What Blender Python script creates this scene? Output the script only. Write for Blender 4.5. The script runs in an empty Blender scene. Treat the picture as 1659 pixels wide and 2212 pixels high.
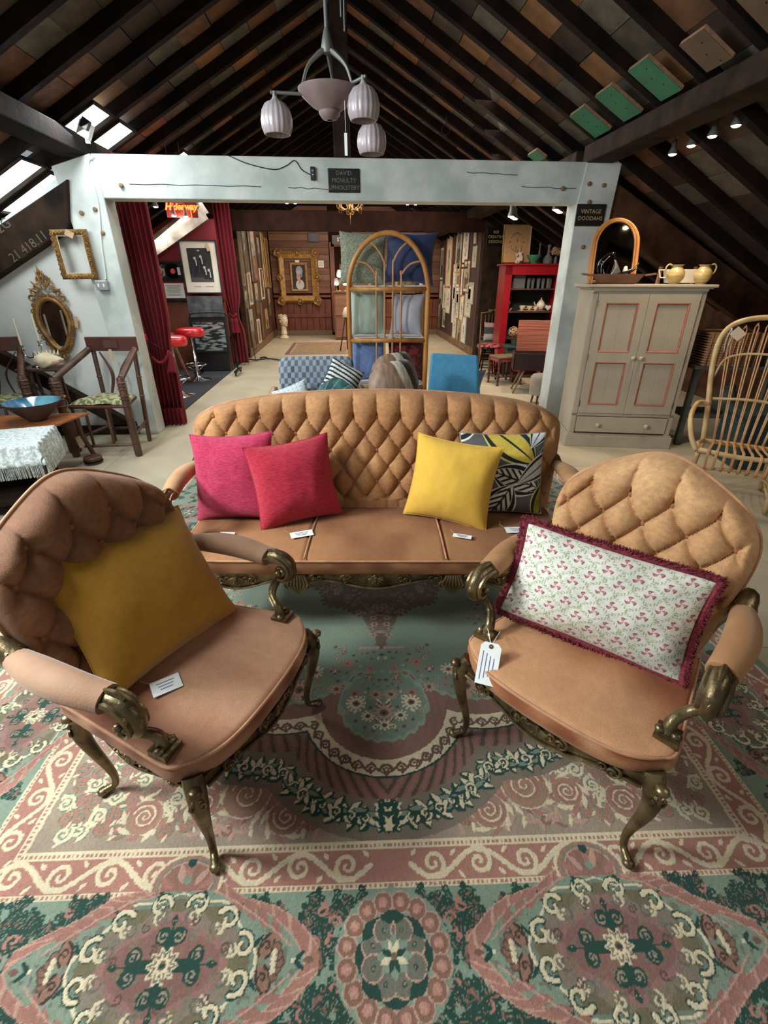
import bpy, math, random
import numpy as np
from mathutils import Vector, Matrix, Euler
random.seed(7); RNG = np.random.default_rng(7)
SC = bpy.context.scene; COL = SC.collection
PI = math.pi
def R(a): return math.radians(a)

# ------------------------------------------------------------------ camera
cam_d = bpy.data.cameras.new('camera'); cam = bpy.data.objects.new('camera', cam_d); COL.objects.link(cam)
cam_d.sensor_fit = 'HORIZONTAL'; cam_d.sensor_width = 36.0; cam_d.lens = 36.0 * 1025.0 / 1659.0
cam_d.clip_start = 0.05; cam_d.clip_end = 100
cam.location = (0, 0, 1.6); cam.rotation_euler = (R(90 - 26.3), 0, R(-4.3)); SC.camera = cam
# ------------------------------------------------------------------ exposure
SC.view_settings.view_transform = 'Standard'; SC.view_settings.look = 'None'
SC.view_settings.exposure = 0.42; SC.view_settings.gamma = 1; SC.view_settings.use_curve_mapping = False
SC.cycles.use_denoising = True; SC.cycles.max_bounces = 7; SC.cycles.diffuse_bounces = 4
SC.cycles.glossy_bounces = 3; SC.cycles.transmission_bounces = 6; SC.cycles.transparent_max_bounces = 8
SC.cycles.caustics_reflective = False; SC.cycles.caustics_refractive = False; SC.cycles.sample_clamp_indirect = 6
# ------------------------------------------------------------------ world (overcast daylight outside)
W = bpy.data.worlds.new('world'); SC.world = W; W.use_nodes = True
W.node_tree.nodes['Background'].inputs[0].default_value = (0.80, 0.92, 1.0, 1)
W.node_tree.nodes['Background'].inputs[1].default_value = 0.27
def area(name, loc, target, sx, sy, power, color):
    l = bpy.data.lights.new(name, 'AREA'); l.shape = 'RECTANGLE'; l.size = sx; l.size_y = sy; l.energy = power; l.color = color
    o = bpy.data.objects.new(name, l); COL.objects.link(o); o.location = loc
    d = Vector(target) - Vector(loc); o.rotation_euler = d.to_track_quat('-Z', 'Y').to_euler(); return o
def spot(name, loc, target, power, color, deg=90, blend=0.9, size=0.04):
    l = bpy.data.lights.new(name, 'SPOT'); l.energy = power; l.color = color; l.spot_size = R(deg); l.spot_blend = blend; l.shadow_soft_size = size
    o = bpy.data.objects.new(name, l); COL.objects.link(o); o.location = loc
    d = Vector(target) - Vector(loc); o.rotation_euler = d.to_track_quat('-Z', 'Y').to_euler(); return o
def bulb(name, loc, power, color, size=0.04):
    l = bpy.data.lights.new(name, 'POINT'); l.energy = power; l.color = color; l.shadow_soft_size = size
    o = bpy.data.objects.new(name, l); COL.objects.link(o); o.location = loc; return o
DAY = (0.90, 0.98, 1.0); WARM = (1.0, 0.80, 0.58)
# daylight through the roof windows of the left slope (the panes themselves are built below), then one added fill
area('skylight_and_fill', (-2.1, 1.2, 2.85), (0.3, 1.5, 0.2), 1.6, 0.9, 62, DAY)
area('skylight_and_fill', (-2.85, 1.25, 2.28), (0.2, 1.05, 0.2), 0.7, 0.45, 105, DAY)
area('skylight_and_fill', (-2.3, 3.4, 2.72), (-0.3, 3.2, 0.2), 0.9, 0.5, 40, DAY)
area('skylight_and_fill', (-2.15, 5.0, 2.80), (-1.2, 4.6, 0.6), 0.4, 0.7, 20, DAY)
area('skylight_and_fill', (-2.95, 4.6, 2.36), (-2.7, 5.4, 1.0), 0.5, 0.4, 9, DAY)
area('skylight_and_fill', (-2.2, 9.0, 2.72), (-0.4, 9.0, 0.0), 0.5, 2.4, 60, DAY)
area('skylight_and_fill', (2.4, 0.2, 2.5), (0.5, 1.8, 0.4), 1.2, 0.8, 12, (1.0, 0.88, 0.74))  # added warm fill from the right, no roof window on that side
# ------------------------------------------------------------------ helpers
def lin(c):
    c = np.asarray(c, float)
    if c.max() > 1.001: c = c / 255.0
    return np.where(c <= 0.04045, c / 12.92, ((c + 0.055) / 1.055) ** 2.4)
MATS = {}
def mat(name, c, c2=None, rough=0.6, metal=0.0, ns=8.0, stretch=(1, 1, 1), bump=0.0, bs=None, sheen=0.0, attr=None, mixp=(0.35, 0.65),
        spec=None, alpha=None, trans=0.0, emit=None, es=0.0, coat=0.0, c3=None, n3=1.2, vcol=None, detail=6, ior=None):
    if name in MATS: return MATS[name]
    m = bpy.data.materials.new(name); m.use_nodes = True; nt = m.node_tree; N = nt.nodes; Lk = nt.links
    b = N['Principled BSDF']; b.inputs['Roughness'].default_value = rough; b.inputs['Metallic'].default_value = metal
    if spec is not None: b.inputs['Specular IOR Level'].default_value = spec
    if sheen: b.inputs['Sheen Weight'].default_value = sheen; b.inputs['Sheen Roughness'].default_value = 0.4
    if trans: b.inputs['Transmission Weight'].default_value = trans
    if coat: b.inputs['Coat Weight'].default_value = coat
    if ior: b.inputs['IOR'].default_value = ior
    tc = N.new('ShaderNodeTexCoord'); mp = N.new('ShaderNodeMapping'); mp.inputs['Scale'].default_value = stretch
    Lk.new(tc.outputs['Object'], mp.inputs[0])
    def noise(s, d=detail):
        n = N.new('ShaderNodeTexNoise'); n.inputs['Scale'].default_value = s; n.inputs['Detail'].default_value = d
        Lk.new(mp.outputs[0], n.inputs['Vector']); return n
    def rgba(x): return (*lin(x), 1)
    out = None
    if attr:
        a = N.new('ShaderNodeAttribute'); a.attribute_name = attr; out = a.outputs['Color']
        if c2 is not None:
            n = noise(ns); mx = N.new('ShaderNodeMix'); mx.data_type = 'RGBA'; mx.blend_type = 'MULTIPLY'; mx.inputs[0].default_value = 0.5
            cr = N.new('ShaderNodeValToRGB'); cr.color_ramp.elements[0].position = mixp[0]; cr.color_ramp.elements[1].position = mixp[1]
            cr.color_ramp.elements[0].color = rgba(c2); cr.color_ramp.elements[1].color = (1, 1, 1, 1)
            Lk.new(n.outputs[0], cr.inputs[0]); Lk.new(out, mx.inputs[6]); Lk.new(cr.outputs[0], mx.inputs[7]); out = mx.outputs[2]
    elif c2 is not None:
        n = noise(ns); cr = N.new('ShaderNodeValToRGB'); e = cr.color_ramp.elements
        e[0].position, e[1].position = mixp; e[0].color = rgba(c); e[1].color = rgba(c2)
        Lk.new(n.outputs[0], cr.inputs[0]); out = cr.outputs[0]
        if c3 is not None:
            n2 = noise(n3, 3); cr2 = N.new('ShaderNodeValToRGB'); cr2.color_ramp.elements[0].position = 0.45; cr2.color_ramp.elements[1].position = 0.62
            mx = N.new('ShaderNodeMix'); mx.data_type = 'RGBA'; Lk.new(n2.outputs[0], cr2.inputs[0]); Lk.new(cr2.outputs[0], mx.inputs[0])
            Lk.new(out, mx.inputs[6]); mx.inputs[7].default_value = rgba(c3); out = mx.outputs[2]
    if out is not None: Lk.new(out, b.inputs['Base Color'])
    else: b.inputs['Base Color'].default_value = rgba(c)
    if bump:
        n = noise(bs or ns * 3, 4); bp = N.new('ShaderNodeBump'); bp.inputs['Strength'].default_value = bump; bp.inputs['Distance'].default_value = 0.01
        Lk.new(n.outputs[0], bp.inputs['Height']); Lk.new(bp.outputs[0], b.inputs['Normal'])
    if emit is not None:
        b.inputs['Emission Color'].default_value = rgba(emit); b.inputs['Emission Strength'].default_value = es
    MATS[name] = m; return m
def fix(*names):                       # every repeat takes Blender's own suffix
    pass
class MB:
    """collects shapes, then links them as ONE mesh object"""
    def __init__(s): s.v = []; s.f = []; s.c = []; s.M = None; s.col = None
    def _add(s, vs, fs):
        o = len(s.v)
        for p in vs:
            p = Vector(p); s.v.append(tuple(s.M @ p) if s.M else tuple(p)); s.c.append(s.col)
        for f in fs: s.f.append(tuple(i + o for i in f))
        return s
    def box(s, c, d, rot=None, taper=1.0):
        x, y, z = d[0] / 2, d[1] / 2, d[2] / 2
        vs = [Vector((sx * x * (taper if sz < 0 else 1), sy * y * (taper if sz < 0 else 1), sz * z)) for sz in (-1, 1) for sy in (-1, 1) for sx in (-1, 1)]
        if rot is not None:
            e = Euler(rot).to_matrix(); vs = [e @ v for v in vs]
        vs = [v + Vector(c) for v in vs]
        return s._add(vs, [(0, 2, 3, 1), (4, 5, 7, 6), (0, 1, 5, 4), (2, 6, 7, 3), (0, 4, 6, 2), (1, 3, 7, 5)])
    def bar(s, a, b, w, h=None, up=(0, 0, 1)):
        h = h or w; a = Vector(a); b = Vector(b); d = (b - a).normalized(); u = Vector(up)
        if abs(d.dot(u)) > .99: u = Vector((0, 1, 0))
        x = d.cross(u).normalized() * w / 2; y = x.cross(d).normalized() * h / 2
        vs = [p + i * x + j * y for p in (a, b) for i, j in ((-1, -1), (1, -1), (1, 1), (-1, 1))]
        return s._add(vs, [(0, 3, 2, 1), (4, 5, 6, 7), (0, 1, 5, 4), (1, 2, 6, 5), (2, 3, 7, 6), (3, 0, 4, 7)])
    def tube(s, pts, r, n=8, closed=False, cap=True, flat=1.0):
        P = [Vector(p) for p in pts]; m = len(P)
        rs = [r] * m if isinstance(r, (int, float)) else [np.interp(i / (m - 1), np.linspace(0, 1, len(r)), r) for i in range(m)]
        prev = None; vs = []
        for i, p in enumerate(P):
            if closed: t = P[(i + 1) % m] - P[i - 1]
            else: t = P[min(i + 1, m - 1)] - P[max(i - 1, 0)]
            t.normalize()
            if prev is None:
                u = Vector((0, 0, 1)) if abs(t.z) < .9 else Vector((1, 0, 0))
                nx = t.cross(u).normalized()
            else:
                nx = prev - t * prev.dot(t)
                nx = nx.normalized() if nx.length > 1e-6 else prev
            prev = nx; ny = t.cross(nx)
            for k in range(n):
                a = 2 * PI * k / n; vs.append(p + nx * math.cos(a) * rs[i] + ny * math.sin(a) * rs[i] * flat)
        fs = []
        for i in range(m if closed else m - 1):
            j = (i + 1) % m
            for k in range(n): fs.append((i * n + k, i * n + (k + 1) % n, j * n + (k + 1) % n, j * n + k))
        if cap and not closed:
            fs.append(tuple(range(n))[::-1]); fs.append(tuple((m - 1) * n + k for k in range(n)))
        return s._add(vs, fs)
    def lathe(s, prof, c=(0, 0, 0), n=20, flute=0, fa=0.0, axis='z', cap=True):
        vs = []; fs = []; m = len(prof)
        for r, z in prof:
            for k in range(n):
                a = 2 * PI * k / n; q = r * (1 + fa * math.cos(flute * a)) if flute else r
                p = (q * math.cos(a), q * math.sin(a), z)
                if axis == 'y': p = (p[0], p[2], p[1])
                if axis == 'x': p = (p[2], p[0], p[1])
                vs.append((p[0] + c[0], p[1] + c[1], p[2] + c[2]))
        for i in range(m - 1):
            for k in range(n): fs.append((i * n + k, i * n + (k + 1) % n, (i + 1) * n + (k + 1) % n, (i + 1) * n + k))
        if cap: fs.append(tuple(range(n))[::-1]); fs.append(tuple((m - 1) * n + k for k in range(n)))
        return s._add(vs, fs)
    def ball(s, c, r, n=10):
        r = (r, r, r) if isinstance(r, (int, float)) else r; h = n // 2 + 1
        vs = []; fs = []
        for i in range(1, h):
            t = PI * i / h
            for k in range(n): a = 2 * PI * k / n; vs.append((c[0] + r[0] * math.sin(t) * math.cos(a), c[1] + r[1] * math.sin(t) * math.sin(a), c[2] + r[2] * math.cos(t)))
        for i in range(h - 2):
            for k in range(n): fs.append((i * n + k, (i + 1) * n + k, (i + 1) * n + (k + 1) % n, i * n + (k + 1) % n))
        a = len(vs); vs += [(c[0], c[1], c[2] + r[2]), (c[0], c[1], c[2] - r[2])]
        for k in range(n): fs.append((a, k, (k + 1) % n)); fs.append((a + 1, (h - 2) * n + (k + 1) % n, (h - 2) * n + k))
        return s._add(vs, fs)
    def prism(s, outline, y0, y1, plane='xz'):
        """closed outline in a plane, extruded along the third axis"""
        n = len(outline); vs = []
        for y in (y0, y1):
            for a, b in outline:
                vs.append((a, y, b) if plane == 'xz' else ((a, b, y) if plane == 'xy' else (y, a, b)))
        fs = [tuple(range(n)), tuple(range(2 * n - 1, n - 1, -1))] + [(i, i + n, (i + 1) % n + n, (i + 1) % n) for i in range(n)]
        return s._add(vs, fs)
    def grid(s, P, wrap=False):
        """P: array (m, n, 3)"""
        m, n = P.shape[:2]; fs = []
        for i in range(m - 1):
            for j in range(n if wrap else n - 1):
                k = (j + 1) % n; fs.append((i * n + j, i * n + k, (i + 1) * n + k, (i + 1) * n + j))
        return s._add(P.reshape(-1, 3), fs)
    def build(s, name, m, parent=None, smooth=None, bevel=0, kind=None, label=None, seg=2):
        me = bpy.data.meshes.new(name); me.from_pydata(s.v, [], s.f)
        if any(c is not None for c in s.c):
            ca = me.color_attributes.new('Col', 'FLOAT_COLOR', 'POINT'); arr = np.ones((len(s.v), 4), np.float32)
            arr[:, :3] = [lin(c) if c is not None else (1, 1, 1) for c in s.c]; ca.data.foreach_set('color', arr.ravel())
        me.materials.append(m); me.update()
        if smooth: me.polygons.foreach_set('use_smooth', [True] * len(me.polygons))
        if smooth is not None and smooth is not True and smooth is not False: me.set_sharp_from_angle(angle=R(smooth))
        o = bpy.data.objects.new(name, me); COL.objects.link(o)
        if bevel:
            b = o.modifiers.new('bevel', 'BEVEL'); b.width = bevel; b.segments = seg; b.limit_method = 'ANGLE'; b.angle_limit = R(40)
        if parent: o.parent = parent
        if kind: o['kind'] = kind
        if label: o['label'] = label
        return o
def tag(o, label=None, cat=None, group=None, kind=None):
    if label: o['label'] = label
    if cat: o['category'] = cat
    if group: o['group'] = group
    if kind: o['kind'] = kind
    return o
def thing(name, label, cat, loc=(0, 0, 0), rz=0, group=None):
    o = bpy.data.objects.new(name, None); COL.objects.link(o); o.empty_display_size = .1
    o.location = loc; o.rotation_euler = (0, 0, rz); return tag(o, label, cat, group)
def copy_tree(o, parent=None):
    c = o.copy(); COL.objects.link(c)
    if parent: c.parent = parent
    for ch in list(o.children): copy_tree(ch, c)
    return c
def dup(o, loc, rz, label, group=None):
    c = copy_tree(o); c.location = loc; c.rotation_euler = (0, 0, rz); c['label'] = label
    if group: c['group'] = group
    return c
def grid_obj(name, P, col, m, parent=None, smooth=True, kind=None, closed=False, label=None):
    """fast grid mesh from arrays; col (m,n,3) in sRGB 0..1"""
    a, b = P.shape[:2]; me = bpy.data.meshes.new(name)
    idx = np.arange(a * b).reshape(a, b)
    q = np.stack([idx[:-1, :-1], idx[:-1, 1:], idx[1:, 1:], idx[1:, :-1]], -1).reshape(-1, 4)
    me.vertices.add(a * b); me.vertices.foreach_set('co', P.reshape(-1).astype(np.float32))
    me.loops.add(q.size); me.loops.foreach_set('vertex_index', q.ravel().astype(np.int32))
    me.polygons.add(len(q)); me.polygons.foreach_set('loop_start', np.arange(0, q.size, 4, dtype=np.int32))
    me.polygons.foreach_set('loop_total', np.full(len(q), 4, np.int32))
    me.polygons.foreach_set('use_smooth', np.full(len(q), bool(smooth)))
    me.update(calc_edges=True)
    if col is not None:
        ca = me.color_attributes.new('Col', 'FLOAT_COLOR', 'POINT'); arr = np.ones((a * b, 4), np.float32)
        arr[:, :3] = lin(np.clip(col.reshape(-1, 3), 0, 1)); ca.data.foreach_set('color', arr.ravel())
    me.materials.append(m); o = bpy.data.objects.new(name, me); COL.objects.link(o)
    if parent: o.parent = parent
    if kind: o['kind'] = kind
    if label: o['label'] = label
    return o
def text_obj(name, body, size, m, parent, loc, rot=(R(90), 0, 0), ext=0.001, align='CENTER', sp=1.0, scale=(1, 1, 1)):
    cu = bpy.data.curves.new(name, 'FONT'); cu.body = body; cu.size = size; cu.align_x = align; cu.align_y = 'CENTER'; cu.extrude = ext
    cu.space_line = sp; cu.resolution_u = 2
    o = bpy.data.objects.new(name + '_curve', cu); COL.objects.link(o)
    me = bpy.data.meshes.new_from_object(o); bpy.data.objects.remove(o)
    me.materials.clear(); me.materials.append(m); t = bpy.data.objects.new(name, me); COL.objects.link(t)
    t.parent = parent; t.location = loc; t.rotation_euler = rot; t.scale = scale; return t
def arc(cx, cy, r, a0, a1, n=12, ry=None):
    ry = ry or r
    return [(cx + r * math.cos(R(a0 + (a1 - a0) * i / n)), cy + ry * math.sin(R(a0 + (a1 - a0) * i / n))) for i in range(n + 1)]
def spiral(cx, cy, r0, r1, a0, turns, n=22):
    out = []
    for i in range(n + 1):
        t = i / n; r = r0 * (1 - t) + r1 * t; a = a0 + turns * 2 * PI * t; out.append((cx + r * math.cos(a), cy + r * math.sin(a)))
    return out
def smoothpath(pts, n=24):
    """Catmull-Rom through 3D points"""
    P = [np.array(p, float) for p in pts]; P = [2 * P[0] - P[1]] + P + [2 * P[-1] - P[-2]]; out = []
    segs = len(P) - 3
    for i in range(segs):
        k = max(2, n // segs)
        for j in range(k):
            t = j / k; a, b, c, d = P[i:i + 4]
            out.append(tuple(0.5 * ((2 * b) + (c - a) * t + (2 * a - 5 * b + 4 * c - d) * t * t + (3 * b - a - 3 * c + d) * t ** 3)))
    out.append(tuple(P[-2])); return out
_pn = RNG.random((64, 64, 3))
def vnoise(x, y, ch=0):
    x = np.asarray(x, float); y = np.asarray(y, float); xi = np.floor(x).astype(int); yi = np.floor(y).astype(int); fx = x - xi; fy = y - yi
    fx = fx * fx * (3 - 2 * fx); fy = fy * fy * (3 - 2 * fy); T = _pn[..., ch]
    g = lambda i, j: T[i % 64, j % 64]
    return (g(xi, yi) * (1 - fx) + g(xi + 1, yi) * fx) * (1 - fy) + (g(xi, yi + 1) * (1 - fx) + g(xi + 1, yi + 1) * fx) * fy
# ------------------------------------------------------------------ materials
white_paint = mat('chipped_white_paint', (216, 220, 215), (198, 204, 199), rough=.55, ns=5, bump=.15, bs=30, c3=(182, 190, 185), n3=3)
plaster = mat('white_plaster', (230, 232, 226), (220, 222, 216), rough=.8, ns=3, bump=.08, bs=20)
dark_oak = mat('old_dark_timber', (30, 21, 16), (58, 42, 31), spec=.2, rough=.85, ns=6, stretch=(1, 1, 1), bump=.4, bs=30)
black_oak = mat('black_rafter', (14, 9, 8), (36, 22, 15), spec=.15, rough=.9, ns=4, bump=.4, bs=20)
brown_oak = mat('brown_timber', (54, 33, 22), (92, 60, 40), spec=.25, rough=.8, ns=5, bump=.35, bs=25)
beam_dark = mat('varnished_beam', (30, 13, 10), (46, 23, 17), spec=.15, rough=.8, ns=5, bump=.15)
velvet = mat('peach_velvet', (152, 106, 66), (184, 140, 96), rough=.8, ns=3.5, sheen=.15, bump=.12, bs=160, mixp=(.4, .62))
velvet_pink = mat('worn_peach_velvet', (140, 98, 68), (182, 144, 114), rough=.8, ns=4, sheen=.22, bump=.12, bs=160, mixp=(.3, .7))
piping_m = mat('velvet_piping', (184, 134, 94), (160, 112, 76), rough=.7, ns=20, sheen=.3)
bronze = mat('antique_gilt_metal', (84, 70, 48), (136, 118, 84), rough=.38, metal=.8, ns=14, bump=.25, bs=60)
floor_m = mat('painted_board_floor', (186, 174, 148), (178, 166, 140), rough=.6, ns=3, bump=.05, c3=(172, 160, 136), n3=1.8)
chrome = mat('chrome', (220, 222, 226), rough=.12, metal=1)
black_m = mat('matt_black', (22, 22, 24), (30, 30, 32), rough=.5, ns=20)
glass_m = mat('clear_glass', (240, 246, 246), rough=.04, trans=.85, ior=1.2)
paper_m = mat('white_card', (236, 236, 232), (226, 228, 226), rough=.8, ns=30)
ink_m = mat('faded_ink', (96, 104, 140), rough=.8)
gold_ink = mat('gold_lettering', (196, 176, 128), rough=.5)
attr_m = mat('painted_colours', (1, 1, 1), (225, 225, 225), attr='Col', rough=.7, ns=30)
attr_cloth = mat('printed_cloth', (1, 1, 1), (215, 215, 215), attr='Col', rough=.9, ns=60, bump=.15, bs=300, sheen=.2)
glow = mat('lit_bulb', (255, 244, 220), emit=(255, 238, 205), es=14)
sky_glass = mat('daylit_roof_glass', (235, 250, 252), emit=(226, 252, 255), es=3.2)
# ================================================================== room shell
def struct(name, mb, m, **k):
    o = mb.build(name, m, **k); o['kind'] = 'structure'; return o
# floor: sheets with fine recessed joints
fl = bpy.data.objects.new('floor', None); COL.objects.link(fl); fl['kind'] = 'structure'
floor_under = mat('floor_joint', (96, 88, 72), rough=.9)
MB().box((0, 6.5, -.03), (13, 23, .04)).build('subfloor', floor_under, fl)
sheet = MB().box((0, 0, 0), (1.217, 2.437, .012)).build('floor_sheet', floor_m, fl, bevel=.001, seg=1)
first = True
for i in range(-5, 6):
    for j in range(-2, 7):
        s = sheet if first else sheet.copy()
        if not first: COL.objects.link(s)
        first = False
        s.location = (i * 1.22 - 1.06 + .61, j * 2.44 + (1.22 if i % 2 else 0) + .4, -.006); s.scale = (1, 1, 1)
# parquet offcuts by the red cabinet
pq = mat('grey_parquet', (150, 142, 130), (120, 112, 100), rough=.5, ns=10, stretch=(1, 6, 1))
def wall_piece(name, c, d, m, **k): return struct(name, MB().box(c, d), m, **k)
# white left wall beside the post, under the sloping timber
struct('wall_left', MB().prism([(-5.6, 0), (-2.38, 0), (-2.60, 2.5), (-2.62, 2.42), (-5.6, .75)], 5.50, 5.62), plaster)
# frame posts and cross beam
def post(name, outline, y0=5.42, y1=5.66, m=white_paint):
    o = struct(name, MB().prism(outline, y0, y1), m, bevel=.008); return o
pl = post('trim_1', [(-2.37, 0), (-2.17, 0), (-2.20, 2.26), (-2.24, 2.60), (-2.60, 2.50), (-2.50, 1.65)])
pl['label'] = 'white painted leaning timber post at the left end of the cross beam'
pr = post('trim_2', [(2.33, 0), (2.66, 0), (2.69, 2.1), (2.72, 2.62), (2.37, 2.60), (2.33, 2.26)])
bm = struct('trim_3', MB().box((.07, 5.54, 2.43), (4.62, .22, .34)), white_paint, bevel=.008)
peg_m = mat('oak_peg', (150, 118, 78), (120, 92, 60), rough=.7)
for (x, z, p) in ((-2.43, 2.14, pl), (-2.30, 2.17, pl), (-2.28, 1.98, pl), (-2.02, 2.36, bm), (2.16, 2.38, bm), (2.42, 2.42, pr), (2.57, 2.41, pr), (2.45, 2.27, pr), (2.46, 1.88, pr)):
    MB().lathe([(.012, -.012), (.020, -.008), (.020, .004), (.012, .008)], (x, 5.415, z), 10, axis='y').build('peg', peg_m, p, smooth=True)
crack_m = mat('crack_shadow', (70, 72, 70), rough=1)
for (a, b) in (((-1.95, 2.375), (-.75, 2.37)), ((1.75, 2.395), (2.3, 2.38)), ((-.5, 2.36), (.0, 2.352)), ((1.2, 2.5), (1.7, 2.49))):
    pts = [(a[0] + (b[0] - a[0]) * i / 8, 5.429, a[1] + (b[1] - a[1]) * i / 8 + random.uniform(-.006, .006)) for i in range(9)]
    MB().tube(pts, .003, 4).build('crack', crack_m, bm)
# king post standing on the beam
kp = struct('trim_4', MB().box((.02, 5.66, 3.32), (.16, .1, 1.5)), dark_oak, bevel=.01); kp['label'] = 'dark king post rising from the white beam to the ridge'
# purlins
for sx, nm in ((-1, 'trim_5'), (1, 'trim_6')):
    x = -2.42 if sx < 0 else 2.50
    struct(nm, MB().box((x, 2.6, 2.665), (.27, 5.85, .15)), black_oak if sx < 0 else dark_oak, bevel=.012)
    struct(nm, MB().box((x, 11.2, 2.665), (.27, 11.0, .15)), dark_oak, bevel=.012)
# principal sloping timbers in the aisles, at the frame
TAN = math.tan(R(29)); ZA = 4.03; XR = .03
def zr(x, off=0): return ZA + off - TAN * abs(x - XR)
struct('trim_7', MB().prism([(-2.47, 2.40), (-2.56, 2.02), (-5.6, .42), (-5.6, .80)], 5.38, 5.52), dark_oak, bevel=.01)
struct('trim_8', MB().prism([(2.69, 2.46), (2.69, 2.08), (5.9, .42), (5.9, .80)], 5.46, 5.6), brown_oak, bevel=.01)
# low diagonal brace on the white wall
struct('trim_9', MB().prism([(-3.9, 1.14), (-3.9, .98), (-2.62, .12), (-2.40, .12)], 5.40, 5.5), dark_oak, bevel=.01)
struct('baseboard_left', MB().box((-4.0, 5.46, .05), (3.3, .05, .1)), dark_oak)
chalk = mat('chalk_mark', (104, 94, 84), rough=1)
tl = bpy.data.objects['trim_7']
# chalk carpenter marks "2G" and "21/18."
def chalk_text(body, size, x, z): text_obj('chalk_mark', body, size, chalk, tl, (x, 5.374, z), rot=(R(90), R(-29), 0), ext=.0008)
chalk_text('2G', .12, -3.14, 2.03); chalk_text('21 418.11', .11, -2.97, 1.86)
# -------------------------------------------------------- ceiling: rafters and boards as pieces
board_cols = [(74, 52, 38), (112, 74, 46), (150, 104, 62), (88, 80, 66), (104, 96, 82), (64, 46, 34), (122, 82, 58), (84, 70, 54)]
board_m = [mat('roof_board_%d' % i, c, tuple(int(q * .72) for q in c), rough=.85, ns=3 + i, bump=.35, bs=30) for i, c in enumerate(board_cols)]
SPC = .52; Y0R = 5.18
raft_src = {}
def ceiling_slope(name, sx, Y0R=5.18, SPC=.52):
    e = bpy.data.objects.new(name, None); COL.objects.link(e); e['kind'] = 'structure'
    c, s = math.cos(R(29)), math.sin(R(29)); Ltot = 6.3
    # local slope frame: u down the slope
    def P(u, y, off): return Vector((XR + sx * (u * c + off * s), y, ZA - u * s + off * c))
    def boxsl(mb, u0, u1, y0, y1, o0, o1):
        vs = [P(u, y, o) for o in (o0, o1) for y in (y0, y1) for u in (u0, u1)]
        fs = [(0, 2, 3, 1), (4, 5, 7, 6), (0, 1, 5, 4), (2, 6, 7, 3), (0, 4, 6, 2), (1, 3, 7, 5)]
        if sx < 0: fs = [f[::-1] for f in fs]
        return mb._add(vs, fs)
    ks = range(-7, 21); rb = None
    for k in ks:
        y = Y0R + SPC * k
        m = MB(); boxsl(m, .02 if sx > 0 else .0, Ltot, -.035, .035, .035, .15)
        if rb is None: rb = m.build('rafter', black_oak, e)
        else:
            q = rb.copy(); COL.objects.link(q); rb2 = q
            q.location = (0, y, 0); continue
        rb.location = (0, y, 0)
    # boards between the rafters
    meshes = {}
    count = 0; stuffm = MB(); bl = .30
    nb = int(Ltot / bl)
    for k in ks:
        yc = Y0R + SPC * (k + .5)
        for i in range(nb):
            u0 = i * bl; u1 = u0 + bl - .006
            # windows in the left slope
            if sx < 0:
                x0 = XR - u0 * c
                if abs(yc - 5.44) < .05 and (-3.45 < x0 < -1.95): continue
                if abs(yc - 5.96) < .05 and (-3.45 < x0 < -1.95): continue
                if abs(yc - 7.52) < .05 and (-2.5 < x0 < -1.85): continue
                if abs(yc - 3.36) < .05 and (-2.9 < x0 < -2.1): continue
            if count < 285 and 3.0 < yc < 9.3 and u0 < 3.9:
                key = random.randrange(len(board_m))
                if key not in meshes:
                    m = MB(); boxsl(m, 0, bl - .006, -.215, .215, .125, .15); o = m.build('roof_board', board_m[key], e); meshes[key] = o.data
                else:
                    o = bpy.data.objects.new('roof_board', meshes[key]); COL.objects.link(o); o.parent = e
                o.location = (sx * u0 * c, yc, -u0 * s + random.uniform(-.004, .006)); count += 1
            else: boxsl(stuffm, u0, u1, yc - .26, yc + .26, .125, .15)
    stuffm.build('boarding', board_m[5], e, kind='stuff')
    m = MB(); boxsl(m, 0, Ltot, -2.0 + .1, 15.8, .17, .19); m.build('roof_cover', black_oak, e)
    return e, P, boxsl
cl, PL, boxL = ceiling_slope('ceiling', -1)
# the cover must let the sky in where the windows are: rebuild it in strips
bpy.data.objects.remove([o for o in cl.children if o.name.startswith('roof_cover')][0])
cr, PR, boxR = ceiling_slope('ceiling', 1, 5.38, .5)
cR = [o for o in cr.children if o.name.startswith('roof_cover')]
m = MB(); c29 = math.cos(R(29))
def ux(x): return (XR - x) / c29
holes = [(5.23, 5.65, -2.52, -2.04), (5.23, 5.65, -3.35, -2.74), (5.75, 6.17, -2.5, -2.04), (5.75, 6.17, -3.35, -2.78), (7.31, 7.73, -2.3, -1.9), (3.15, 3.57, -2.75, -2.25)]
ys = sorted({-2.0, 15.9} | {h[0] for h in holes} | {h[1] for h in holes})
for a, b in zip(ys[:-1], ys[1:]):
    hs = sorted([(ux(h[3]), ux(h[2])) for h in holes if h[0] <= a + 1e-6 and h[1] >= b - 1e-6]); u = 0
    for h in hs: boxL(m, u, h[0], a, b, .155, .175); u = h[1]
    boxL(m, u, 6.3, a, b, .155, .175)
m.build('roof_cover', black_oak, cl)
# roof windows: lit glass in a pale frame
for i, h in enumerate(holes):
    g = MB(); boxL(g, ux(h[3]), ux(h[2]), h[0] + .02, h[1] - .02, .05, .06)
    w = g.build('window_%d' % (i + 1), sky_glass); w['kind'] = 'structure'
    f = MB(); u0, u1 = ux(h[3]), ux(h[2])
    for (a, b, y0, y1) in ((u0 - .02, u0, h[0], h[1]), (u1, u1 + .02, h[0], h[1]), (u0, u1, h[0], h[0] + .02), (u0, u1, h[1] - .02, h[1])): boxL(f, a, b, y0, y1, .02, .05)
    f.build('window_frame', dark_oak, w)
# ridge board
struct('trim_10', MB().box((XR, 7, 4.12), (.06, 18, .18)), black_oak)
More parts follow.
